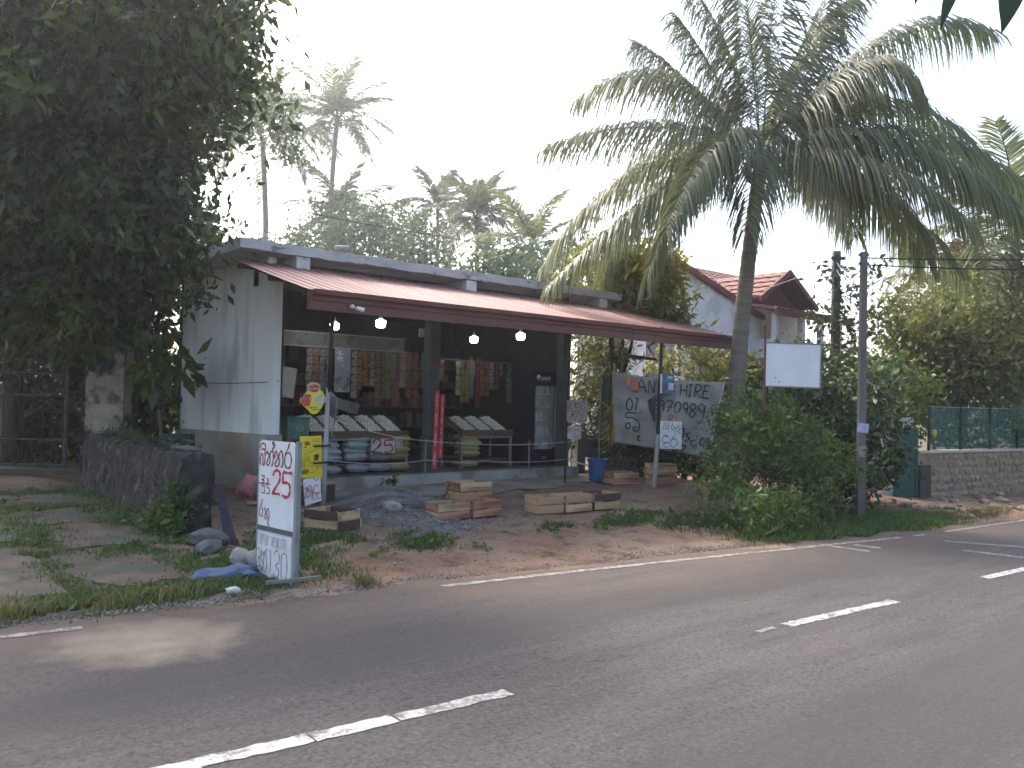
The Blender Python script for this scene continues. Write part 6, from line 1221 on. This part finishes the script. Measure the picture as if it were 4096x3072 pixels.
# spiky yellow plant by the sheet
sp_ = thing('spiky_plant', 'drooping yellow-green spiky plant on a thin stem before the grey sheet', 'plant', (13.35, 12.15, 0.1))
rng = np.random.default_rng(40); P = np.stack([rng.normal(0, 0.03, 110), rng.normal(0, 0.03, 110), rng.uniform(0.85, 1.55, 110)], 1); V, F = leaves(P, 0.24, rng, 7, 0.9); npmesh('foliage', V, F, lf_yel, sp_, rng.uniform(0.5, 1, 110).repeat(4)); MB().tube([(0.05, 0, -0.1), (-0.03, 0.02, 0.6), (0.02, 0, 1.45)], 0.02, 6).build('stem', bark, sp_)
for i, (x, y, lb) in enumerate([(13.55, 12.35, 'bare twisted stem rising beside the spiky plant'), (14.1, 12.9, 'dark leaning trunk behind the banner')]):
    t = thing('bare_stem', lb, 'stem', (x, y, 0.05)); MB().tube([(0, 0, -0.1), (0.05, 0, 0.6), (-0.06, 0.05, 1.3), (0.1, 0.1, 2.1), (0.05, 0.1, 3.3)], [0.06, 0.05, 0.045, 0.04, 0.03], 7).build('trunk', bark, t, True); MB().tube([(-0.06, 0.05, 1.3), (0.3, 0.1, 1.9), (0.5, 0.1, 2.7)], [0.035, 0.028, 0.015], 6).build('branch', bark, t, True)
# big unseen trees added on the camera side to hold back sky light
for i, (x, y, r_) in enumerate([(7.5, -9.5, 3.6), (26.0, -9.0, 4.4)]):
    bl_ = [((x + dx * r_, y + dy * r_, 5.0 + dz * r_), (r_ * 0.62,) * 3, 1500) for dx, dy, dz in ((0, 0, 0.5), (-.55, .1, 0), (.55, 0, .05), (0, -.5, .1), (.1, .3, -.35), (-.3, .2, .6), (.35, .1, .7))]
    tree('sky_block_tree', 'tall unseen tree added across the road to hold back sky light, %s' % ['the nearer one behind the photographer', 'the farther one to the right'][i], 'tree', (x, y, -0.1), bl_, 0.34, lf_mid, 200 + i, 0.3, 7, group='unseen trees added across the road', clump_r=0.6, per=60, shell=0.3)
# hedge and roadside bushes
tree('hedge_bush', 'leafy bush directly under the banner at the yard corner', 'bush', (12.0, 8.3, -0.1), B_H1, 0.085, lf_mid, 13, 0.04, 3, group='bushes along the roadside', clump_r=0.17, per=40)
tree('hedge_bush', 'leafy bush below the blank signboard', 'bush', (12.7, 7.7, -0.15), B_H2, 0.085, lf_mid, 14, 0.04, 3, group='bushes along the roadside', clump_r=0.17, per=40)
tree('hedge_bush', 'low dark bush nearest the road by the row of crates', 'bush', (10.9, 7.2, -0.15), B_H3, 0.075, lf_mid, 15, 0.03, 3, group='bushes along the roadside', clump_r=0.14, per=40)
tree('hedge_bush', 'low green ground bush before the utility pole', 'bush', (12.0, 6.6, -0.2), B_H4, 0.07, lf_mid, 16, 0.02, 2, group='bushes along the roadside', clump_r=0.12, per=40)
tree('dark_bush', 'dark shrub mass behind the blank signboard', 'bush', (15.6, 10.3, -0.1), B_D1, 0.13, lf_dark, 17, 0.06, 3, clump_r=0.28, per=40)
tree('dark_bush', 'dark shrub mass around the utility pole', 'bush', (16.4, 9.4, -0.2), B_D2, 0.13, lf_dark, 18, 0.06, 4, clump_r=0.28, per=40)
tree('dark_bush', 'green shrub behind the white fence posts', 'bush', (19.3, 10.2, -0.2), B_D3, 0.14, lf_mid, 19, 0.06, 2, clump_r=0.28, per=40)
tree('flowering_bush', 'yellow-green bush below the tiled house lean-to', 'bush', (16.5, 12.6, 0.0), B_YB, 0.12, lf_olive, 20, 0.05, 4, clump_r=0.24, per=40)
tree('roadside_tree', 'bright green tree behind the mesh fence, nearest the utility pole', 'tree', (21.6, 10.6, -0.2), B_R1, 0.16, lf_olive, 21, 0.10, 3, group='trees behind the mesh fence', clump_r=0.35, per=40)
tree('roadside_tree', 'olive green tree behind the mesh fence at the picture edge', 'tree', (23.4, 8.9, -0.2), B_R2, 0.15, lf_olive, 22, 0.10, 3, group='trees behind the mesh fence', clump_r=0.35, per=40)
tree('roadside_tree', 'taller tree behind the others at far right', 'tree', (26.0, 9.8, -0.2), B_R3, 0.18, lf_olive, 23, 0.12, 3, group='trees behind the mesh fence', clump_r=0.4, per=36)
tree('dark_bush', 'dim low shrubs right behind the green netting', 'bush', (22.0, 8.9, -0.2), B_R4, 0.13, lf_mid, 24, 0.05, 3, clump_r=0.28, per=40)
tree('pole_creeper', 'creeper with sparse leaves climbing the far utility pole', 'creeper', (22.7, 12.0, -0.2), B_V1, 0.17, lf_dark, 25, 0.03, 6, clump_r=0.3, per=16)
tree('small_shrub', 'small bright green shrub growing at the foot of the rubble wall', 'shrub', (3.22, 10.0, 0.0), B_SHRUB, 0.085, lf_mid, 26, 0.015, 3, clump_r=0.08, per=24)
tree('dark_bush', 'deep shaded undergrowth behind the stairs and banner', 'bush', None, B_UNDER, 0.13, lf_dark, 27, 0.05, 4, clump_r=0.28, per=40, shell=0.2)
tree('dark_bush', 'dark low growth on the bank beside the utility pole', 'bush', None, B_D4, 0.10, lf_dark, 28, 0.04, 3, clump_r=0.2, per=40)
rng = np.random.default_rng(77); n = 520; wt = thing('wall_fern', 'straggling ferns and moss tufts along the top of the rubble wall', 'fern', (3.72, 12.45, 0.9))
P = np.stack([rng.normal(0.02, 0.12, n), np.repeat(rng.uniform(-2.2, 2.6, n // 13), 13) + rng.normal(0, 0.08, n), 0.07 + np.abs(rng.normal(0, 0.05, n))], 1); P[:, 0] += 0.055 * (P[:, 1] + 2.65); V, F = leaves(P, 0.10, rng, 3.5, -0.2); npmesh('foliage', V, F, lf_dark, wt, rng.uniform(0.2, 1, n).repeat(4))
# papaya seedling on the gravel heap
ps = thing('papaya_seedling', 'single lobed green seedling growing on the gravel heap', 'plant', (7.12, 11.15, 0.25))
mb = MB(); mb.tube([(0, 0, -0.15), (0.02, 0, 0.18)], 0.008, 5); mb.build('stem', bark, ps)
rng = np.random.default_rng(41); P = np.array([[0.09 * math.cos(a), 0.09 * math.sin(a), 0.16 + 0.02 * math.sin(3 * a)] for a in np.linspace(0, 6.28, 26)]); V, F = leaves(P, 0.13, rng, 2.0, 0.4); npmesh('foliage', V, F, lf_mid, ps, rng.uniform(size=26).repeat(4))
# ------------------------------------------------------------------ coconut palms
def trunk_rings(pts, r0, r1, n=10, bump=0.035):
    P = bezier(*pts, 46); mb = MB(); mb.tube(P, [(r0 + (r1 - r0) * min(1, i / 46)) * (1 + bump * (1 if i % 2 else -1)) for i in range(47)], n); return mb
S_ = 17 / 1800.0      # metres per unit of the frond table below
bp0 = Vector((14.5, 9.95, -0.1)); cc0 = Vector((14.82, 9.54, 6.75))
bigp = thing('coconut_palm', 'large coconut palm with spreading drooping fronds right of the shop', 'palm', bp0)
lc = cc0 - bp0
mbp = trunk_rings([(0, 0, -0.1), (0.02, -0.1, 3.2), tuple(lc)], 0.19, 0.135, 14, 0.03); mbp.build('trunk', barkp, bigp, True)
FR = [((-210, 95), (-465, -5), -0.6, 0), ((-200, 250), (-395, 140), 0.5, 0), ((-330, 30), (-465, -240), 0.2, 0), ((-230, -40), (-455, -300), -1.0, 0), ((-110, 210), (-170, 340), 0.8, 0), ((-40, 280), (-70, 430), -0.5, 0), ((20, 300), (60, 450), 0.6, 0), ((110, 200), (170, 390), 0.9, 0), ((230, 320), (470, 270), -0.3, 0), ((210, 260), (290, 90), -1.2, 0),
      ((330, 240), (560, -30), 0.7, 0), ((330, 130), (600, -110), -0.4, 0), ((300, 80), (560, -200), -1.2, 0), ((190, 10), (330, -190), -2.2, 0), ((-130, 80), (-240, -210), -1.9, 0), ((60, 60), (130, -190), -1.6, 0), ((230, 20), (490, -240), 0.8, 0), ((-260, 10), (-330, -260), 1.4, 0), ((150, 120), (300, -120), 2.2, 0), ((-150, 130), (-280, 0), 2.4, 0), ((30, 220), (-20, 420), 1.4, 0), ((-170, 200), (-260, 300), 1.2, 0), ((90, 260), (250, 420), 1.0, 0), ((-30, 230), (-160, 430), 0.8, 0), ((-170, 20), (-250, -270), -0.5, 0), ((250, 90), (480, -190), -1.8, 0), ((-20, 90), (-70, -190), -1.5, 0), ((300, 40), (420, -200), 1.2, 0), ((160, 230), (330, 210), 1.8, 0)]
for i, (mid_, tip_, dd, dry) in enumerate(FR):
    a = lc + CP(0.05 * math.copysign(1, tip_[0]), random.uniform(-.15, .15), 0.1 * dd); b = lc + CP(mid_[0] * S_, mid_[1] * S_ * 1.15, dd * 0.6); c = lc + CP(tip_[0] * S_, tip_[1] * S_, dd)
    frond('frond', bezier(a, b, c, 16), 150, 0.7 if dry else 1.6, 0.021, lf_dry if dry else lf_palm, bigp, 60 + i, hang=0.8, segs=3)
mb = MB(); rg = random.Random(9)
for k in range(9): a = k * 0.7; mb.lathe([(0.01, -0.13), (0.08, -0.08), (0.105, 0), (0.07, 0.09), (0.01, 0.12)], (lc.x + 0.28 * math.cos(a), lc.y + 0.28 * math.sin(a), lc.z - 0.25 + 0.1 * math.sin(3 * a)), 10)
mb.build('coconuts', pmat('coconut_husk', (0.10, 0.11, 0.035), (0.13, 0.10, 0.04), 5, 0.6), bigp, True)
def frond_proto(L, droop, nleaf, ll, wid, mt, seed):
    pts = bezier((0, 0, 0), (L * 0.55, 0, L * 0.22), (L * 0.97, 0, -L * droop), 12)
    return frond('frond', pts, nleaf, ll, wid, mt, None, seed, hang=0.55, segs=2)
def palm(lab, base, top, L, n, seed, mt, wid=0.05, lean=0.4, tr=0.16, group='coconut palms behind the shop', up=0.35, nleaf=46, dry=0):
    rg = random.Random(seed); t = thing('coconut_palm', lab, 'palm', base, group=group); lc_ = Vector(top) - Vector(base)
    trunk_rings([(0, 0, -0.2), (lean, 0, lc_.z * 0.5), tuple(lc_)], tr * 1.25, tr * 0.85, 8, 0.02).build('trunk', barkp, t, True)
    pr = [frond_proto(L * rg.uniform(0.9, 1.05), d, nleaf, L * 0.31, wid, mt, seed * 10 + k) for k, d in enumerate((0.05, 0.3, 0.55))]; used = set()
    for i in range(n):
        az = i * 2.4 + rg.uniform(-.2, .2); el = 1.25 - 1.75 * (i / n) ** 0.8 * (1 + up * 0) + rg.uniform(-.1, .1); k = min(2, int(3 * i / n))
        if k in used: o = share(pr[k], parent=t)
        else: o = pr[k]; o.parent = t; used.add(k)
        o.location = lc_; o.rotation_euler = (rg.uniform(-.15, .15), -el, az); o.scale = (rg.uniform(.85, 1.1),) * 3
    mb = MB()
    for k in range(6): mb.lathe([(0.01, -0.13), (0.1, -0.05), (0.1, 0.05), (0.01, 0.13)], (lc_.x + 0.28 * math.cos(k), lc_.y + 0.28 * math.sin(k), lc_.z - 0.3), 8)
    mb.build('coconuts', pmat('coconut_husk', (0.1, 0.11, 0.035)), t, True); return t
palm('tall far palm with pale trunk, leftmost above the flat roof', PA0, PA1, 5.4, 26, 1, lf_palmfar, 0.075, 1.0, 0.22, nleaf=60)
palm('tallest far palm standing clear against the sky', PB0, PB1, 5.6, 26, 2, lf_palmfar, 0.08, -0.6, 0.24, nleaf=60)
palm('lower far palm just below the tallest one', PE0, PE1, 5.0, 20, 3, lf_palmfar, 0.08, 0.4, 0.22)
palm('bushy pale palm with upright fronds above the roof centre', PC0, PC1, 4.2, 22, 4, lf_palmfar, 0.09)
palm('far palm just left of the bushy pale palm', PD0, PD1, 4.0, 18, 5, lf_palmfar, 0.09)
palm('dark low palm near the big coconut palm, above the roof end', PF0, PF1, 4.2, 18, 6, lf_palm, 0.07)
palm('palm with brownish fronds at the right picture edge', (27.7, 9.0, -0.2), (27.58, 9.08, 7.2), 3.6, 20, 7, lf_palm, 0.045, group='palms behind the mesh fence', nleaf=60)
palm('short palm with dry hanging fronds beyond the utility pole', (29.6, 11.3, -0.2), (29.65, 11.28, 5.6), 3.0, 16, 8, lf_dry, 0.045, group='palms behind the mesh fence')
# foreground twig at the top right corner of the view
fgl = thing('overhanging_twig', 'few large leaves on a twig hanging in at the top right corner', 'twig', (4.6, 0.8, 4.2))
MB().tube([(2.4, -8.4, 1.6), (1.4, -5.0, 1.5), (0.2, -1.6, 0.8), (-0.62, 0.28, -0.45), (-0.74, 0.46, -0.66), (-0.35, 0.75, -0.30), (0.10, 1.03, -0.18), (0.47, 1.40, 0.05)], [0.05, 0.035, 0.02, 0.010, 0.009, 0.007, 0.005, 0.003], 6).build('twig', bark, fgl)
for i, (p, q, wd) in enumerate([((-0.74, 0.46, -0.66), (-0.80, 0.50, -0.91), 0.055), ((0.10, 1.03, -0.18), (0.03, 1.09, -0.45), 0.035), ((0.46, 1.38, 0.04), (0.43, 1.40, -0.07), 0.03)]):
    p, q = Vector(p), Vector(q); d = q - p; s_ = d.cross(Vector((0.65, 0.75, 0))).normalized(); mb = MB(); vs = []
    for k in range(9):
        t = k / 8; wv = wd * math.sin(PI * t ** 0.8) ** 0.9 if 0 < k < 8 else 0.002; m_ = p.lerp(q, t) + Vector((0, 0, 0.03 * math.sin(PI * t))); vs += [m_ - s_ * wv, m_ + Vector((0.01, 0.01, -0.008)), m_ + s_ * wv]
    mb.add(vs, [(3 * k + j, 3 * k + j + 1, 3 * k + 4 + j, 3 * k + 3 + j) for k in range(8) for j in range(2)]); o = mb.build('leaf', lf_dark, fgl, True, fixn=False)
# ------------------------------------------------------------------ grass, gravel, litter
def grass(name, lab, areas, hmin, hmax, seed, mt, wid=0.007):
    """areas: (cx, cy, rx, ry, number); blades as bent two-piece triangles"""
    rng = np.random.default_rng(seed); PX, PY = [], []
    for cx, cy, rx, ry, n in areas:
        n = int(n * 0.6)
        PX.append(cx + rx * 0.62 * rng.normal(size=n)); PY.append(cy + ry * 0.62 * rng.normal(size=n))
    X, Y = np.concatenate(PX), np.concatenate(PY); keep = np.sin(X * 5 + 2 * np.sin(Y * 4)) * np.sin(Y * 6) > -0.55; X, Y = X[keep], Y[keep]
    ok = np.array([y > edge_y(x) + 0.18 + 0.12 * math.sin(x * 3) for x, y in zip(X, Y)]); X, Y = X[ok], Y[ok]
    Z = np.array([ground_z(x, y) for x, y in zip(X, Y)]); n = len(X); P = np.stack([X, Y, Z - 0.005], 1)
    a = rng.uniform(0, 2 * PI, n); s = np.stack([np.cos(a), np.sin(a), 0 * a], 1) * wid; h = rng.uniform(hmin, hmax, n); b = rng.uniform(0, 2 * PI, n); ln = np.stack([np.cos(b), np.sin(b), 0 * b], 1) * (h * rng.uniform(0.2, 0.8, n))[:, None]
    m_ = P + ln * 0.35 + np.stack([0 * h, 0 * h, h * 0.65], 1); tp_ = P + ln + np.stack([0 * h, 0 * h, h * 0.95], 1)
    V = np.stack([P - s, P + s, m_ + s * 0.7, m_ - s * 0.7, tp_ + s * .1, tp_ - s * .1], 1).reshape(-1, 3); i = np.arange(n)[:, None] * 6
    F = np.concatenate([i + np.array([[0, 1, 2, 3]]), i + np.array([[3, 2, 4, 5]])], 0)
    return tag(npmesh(name, V, F, mt, None, rng.uniform(size=n).repeat(6)), lab, 'grass', kind='stuff')
gr1 = leafmat('grass_blade', (0.03, 0.065, 0.016), (0.095, 0.145, 0.04), 0.3); gr2 = leafmat('grass_dry', (0.08, 0.085, 0.03), (0.17, 0.15, 0.06), 0.3)
grass('driveway_grass', 'short green grass between driveway panels and along the road edge', [(2.0, 7.42, 0.75, 0.28, 6000), (2.7, 7.4, 0.6, 0.28, 4500), (3.1, 7.45, 0.5, 0.35, 4000), (3.35, 8.4, 0.45, 0.6, 4200), (1.9, 9.3, 0.16, 1.6, 3000), (2.9, 9.2, 0.5, 0.3, 2500), (3.2, 10.9, 0.35, 1.1, 4000), (2.1, 11.0, 0.3, 1.4, 3000), (3.3, 13.2, 0.3, 1.3, 2500), (1.2, 7.35, 0.7, 0.12, 1500), (2.4, 12.3, 1.2, 0.25, 2500), (2.4, 13.8, 1.2, 0.25, 2500)], 0.02, 0.07, 1, gr1)
grass('yard_grass', 'tufts of green grass scattered over the bare yard by the boards', [(3.9, 7.9, 0.45, 0.55, 4500), (4.35, 8.75, 0.4, 0.4, 2500), (5.75, 8.25, 0.28, 0.22, 1500), (5.95, 8.6, 0.22, 0.2, 900), (9.35, 8.2, 0.5, 0.18, 1800), (9.9, 8.55, 0.4, 0.2, 1500), (10.1, 7.75, 0.35, 0.25, 2200), (8.15, 8.45, 0.18, 0.12, 500), (4.9, 8.9, 0.3, 0.25, 1400)], 0.02, 0.09, 2, gr1)
grass('verge_grass', 'thick green grass on the verge under the roadside bushes', [(10.9, 6.75, 0.6, 0.4, 4000), (11.9, 6.55, 0.8, 0.45, 6000), (12.9, 6.45, 0.9, 0.45, 6000), (14.4, 6.55, 0.9, 0.55, 9000), (15.3, 6.5, 0.7, 0.4, 5000), (13.6, 7.0, 0.8, 0.4, 4000), (11.2, 7.6, 0.6, 0.5, 3500)], 0.03, 0.15, 3, gr1, 0.008)
grass('dry_grass', 'dry yellowish grass stems at the road edge', [(4.15, 6.85, 0.12, 0.08, 120), (1.4, 7.2, 1.2, 0.15, 1500), (16.3, 6.4, 0.8, 0.3, 1500), (18.0, 6.4, 1.2, 0.3, 1500)], 0.04, 0.16, 4, gr2)
def pebbles(name, lab, pts, sizes, mt, seed, kind='stuff', cat='gravel'):
    rng = np.random.default_rng(seed); n = len(pts)
    O = np.array([[1, 0, 0], [-1, 0, 0], [0, 1, 0], [0, -1, 0], [0, 0, 1], [0, 0, -1]], float); OF = np.array([[0, 2, 4], [2, 1, 4], [1, 3, 4], [3, 0, 4], [2, 0, 5], [1, 2, 5], [3, 1, 5], [0, 3, 5]])
    sc = sizes[:, None, None] * rng.uniform(0.55, 1.3, size=(n, 1, 3)); jit = 1 + 0.3 * rng.normal(size=(n, 6, 1)); a = rng.uniform(0, 2 * PI, n); c, s = np.cos(a), np.sin(a)
    L_ = O[None] * sc * jit; X = L_[..., 0] * c[:, None] - L_[..., 1] * s[:, None]; Y = L_[..., 0] * s[:, None] + L_[..., 1] * c[:, None] + 0.3 * L_[..., 2]
    V = (np.stack([X, Y, L_[..., 2] * 0.8], -1) + pts[:, None]).reshape(-1, 3); F = (OF[None] + (np.arange(n) * 6)[:, None, None]).reshape(-1, 3)
    return tag(npmesh(name, V, F, mt, None), lab, cat, kind=kind)
rng = np.random.default_rng(50)
def heap_h(x, y): return 0.24 * np.exp(-(((x - 7.0) / 0.55) ** 2 + ((y - 10.9) / 0.75) ** 2)) + 0.16 * np.exp(-(((x - 6.45) / 0.5) ** 2 + ((y - 10.1) / 0.6) ** 2)) + 0.05 * np.exp(-(((x - 6.5) / 0.6) ** 2 + ((y - 9.2) / 0.6) ** 2))
mb = MB(); vs = []
for i in range(41):
    for j in range(41):
        x, y = 5.6 + 2.6 * i / 40, 8.4 + 4.0 * j / 40; h = float(heap_h(x, y)); vs.append((x, y, ground_z(x, y) + (h - 0.02) * 1.0 + random.gauss(0, 0.006)))
mb.add(vs, [(i * 41 + j, (i + 1) * 41 + j, (i + 1) * 41 + j + 1, i * 41 + j + 1) for i in range(40) for j in range(40)]); hp = mb.build('gravel_heap', pmat('gravel_grey', (0.19, 0.165, 0.145), (0.10, 0.088, 0.078), 30, 0.95, 0.8, 60), None, True); tag(hp, 'spread heap of grey gravel before the shop step', 'gravel', kind='stuff')
X = rng.normal(6.75, 0.55, 6000); Y = rng.normal(10.5, 0.8, 6000); Z = np.array([ground_z(x, y) for x, y in zip(X, Y)]) + heap_h(X, Y) - 0.01
pebbles('gravel', 'loose grey gravel stones over the heap', np.stack([X, Y, Z], 1), rng.uniform(0.008, 0.026, 6000), pmat('gravel_stone', (0.27, 0.24, 0.215), (0.12, 0.108, 0.098), 3, 0.9), 51)
X = rng.uniform(4.0, 11.5, 9000); Y = rng.uniform(6.9, 10.2, 9000) ; k_ = rng.uniform(size=9000) < 0.35 + 0.65 * np.exp(-((X - 6.3) / 1.3) ** 2 - ((Y - 8.8) / 0.9) ** 2); X, Y = X[k_], Y[k_]
ok = np.array([y > edge_y(x) + 0.3 for x, y in zip(X, Y)]); X, Y = X[ok], Y[ok]; Z = np.array([ground_z(x, y) for x, y in zip(X, Y)]) + 0.003
pebbles('pebbles', 'small stones and chips scattered on the yard soil', np.stack([X, Y, Z], 1), rng.uniform(0.004, 0.013, len(X)) * (1 + 1.0 * (rng.uniform(size=len(X)) < 0.03)), pmat('pebble_mix', (0.36, 0.30, 0.25), (0.16, 0.12, 0.09), 2.5, 0.9), 52)
X = rng.uniform(1.0, 4.3, 1500); Y = np.array([edge_y(x) for x in X]) + rng.normal(0.42, 0.10, 1500); Z = np.array([ground_z(x, y) for x, y in zip(X, Y)]) + 0.004
pebbles('pebbles', 'dark road chips along the grass edge at left', np.stack([X, Y, Z], 1), rng.uniform(0.005, 0.018, 1500), pmat('chip_mix', (0.2, 0.18, 0.16), (0.1, 0.09, 0.08), 2.5, 0.9), 53)
X = rng.uniform(4.2, 16.5, 5000); Y = np.array([edge_y(x) for x in X]) + 0.30 + np.abs(rng.normal(0, 0.16, 5000)); Z = np.array([ground_z(x, y) for x, y in zip(X, Y)]) + 0.003
pebbles('pebbles', 'loose chippings along the crumbling asphalt edge before the shop', np.stack([X, Y, Z], 1), rng.uniform(0.004, 0.014, 5000), pmat('chip_mix', (0.2, 0.18, 0.16)), 55)
for i, (x, y, s_, lb) in enumerate([(6.28, 9.75, (.13, .12, .10), 'grey stone at the front of the gravel heap, left one'), (6.62, 9.78, (.17, .10, .10), 'broad flat-faced stone at the front of the gravel heap'), (7.02, 9.95, (.11, .09, .07), 'dark stone right of the flat-faced one')]):
    rock('stone', (x, y, gz(x, y) + float(heap_h(np.array(x), np.array(y))) + 0.02), s_, darkst if i else stonem, 80 + i, lb, 'stone', 'stones on the gravel heap')
# low weeds
rng = np.random.default_rng(61); WP = []
for cx, cy, rx, ry, n in [(3.9, 8.3, 0.5, 0.7, 700), (4.6, 9.2, 0.5, 0.4, 500), (5.8, 8.3, 0.35, 0.3, 350), (9.6, 8.3, 0.8, 0.25, 700), (10.3, 7.9, 0.5, 0.4, 900), (8.2, 8.4, 0.35, 0.2, 200), (3.2, 10.6, 0.4, 1.2, 900), (2.6, 7.5, 0.9, 0.25, 700), (12.8, 6.6, 1.6, 0.35, 1500), (15.0, 6.6, 0.9, 0.35, 700), (7.2, 7.9, 1.6, 0.5, 250), (2.0, 11.5, 0.8, 2.0, 900), (11.0, 7.4, 0.5, 0.5, 900)]:
    n = int(n * 0.5); k_ = max(3, n // 25); cc_ = np.stack([rng.normal(cx, rx * 0.7, k_), rng.normal(cy, ry * 0.7, k_)], 1); ix = rng.integers(0, k_, n); WP.append(cc_[ix] + rng.normal(size=(n, 2)) * 0.05)
WP = np.concatenate(WP); WP = WP[np.array([y > edge_y(x) + 0.32 for x, y in WP])]; WZ = np.array([ground_z(x, y) for x, y in WP]) + np.abs(rng.normal(0.02, 0.02, len(WP)))
V, F = leaves(np.concatenate([WP, WZ[:, None]], 1), 0.055, rng, 1.9, -0.3); tag(npmesh('weeds', V, F, lf_mid, None, rng.uniform(size=len(WP)).repeat(4)), 'low leafy weeds straggling over the yard edge and driveway', 'weeds', kind='stuff')
# fallen leaves
rng = np.random.default_rng(54); n = 2600; X = np.concatenate([rng.uniform(4.2, 11, 2000), rng.uniform(0.8, 3.6, 600)]); Y = np.concatenate([rng.uniform(7.0, 10.8, 2000), rng.uniform(7.5, 14, 600)]); Z = np.array([ground_z(x, y) for x, y in zip(X, Y)]) + 0.02
V, F = leaves(np.stack([X, Y, Z], 1), 0.045, rng, 2.2, 0.0, 0.6); V = V.reshape(-1, 4, 3); V[:, :, 2] = Z[:, None] + (V[:, :, 2] - Z[:, None]) * 0.3; npl = npmesh('leaf_litter', V.reshape(-1, 3), F, lf_dry, None, rng.uniform(size=n).repeat(4)); tag(npl, 'dry fallen leaves scattered over yard and driveway', 'litter', kind='stuff')
HAZE = 0.0010
# ------------------------------------------------------------------ haze
hz = MB().box((60, 60, 16.2), (460, 460, 37.6)).build('haze', bpy.data.materials.new('haze_air')); mt = hz.data.materials[0]; mt.use_nodes = True; t = mt.node_tree
t.nodes.remove(t.nodes['Principled BSDF']); vp = t.nodes.new('ShaderNodeVolumePrincipled'); vp.inputs['Color'].default_value = (0.92, 0.95, 1.0, 1); vp.inputs['Density'].default_value = HAZE; vp.inputs['Anisotropy'].default_value = 0.6
t.links.new(vp.outputs[0], t.nodes['Material Output'].inputs['Volume']); tag(hz, 'pale humid haze in the air', kind='stuff')
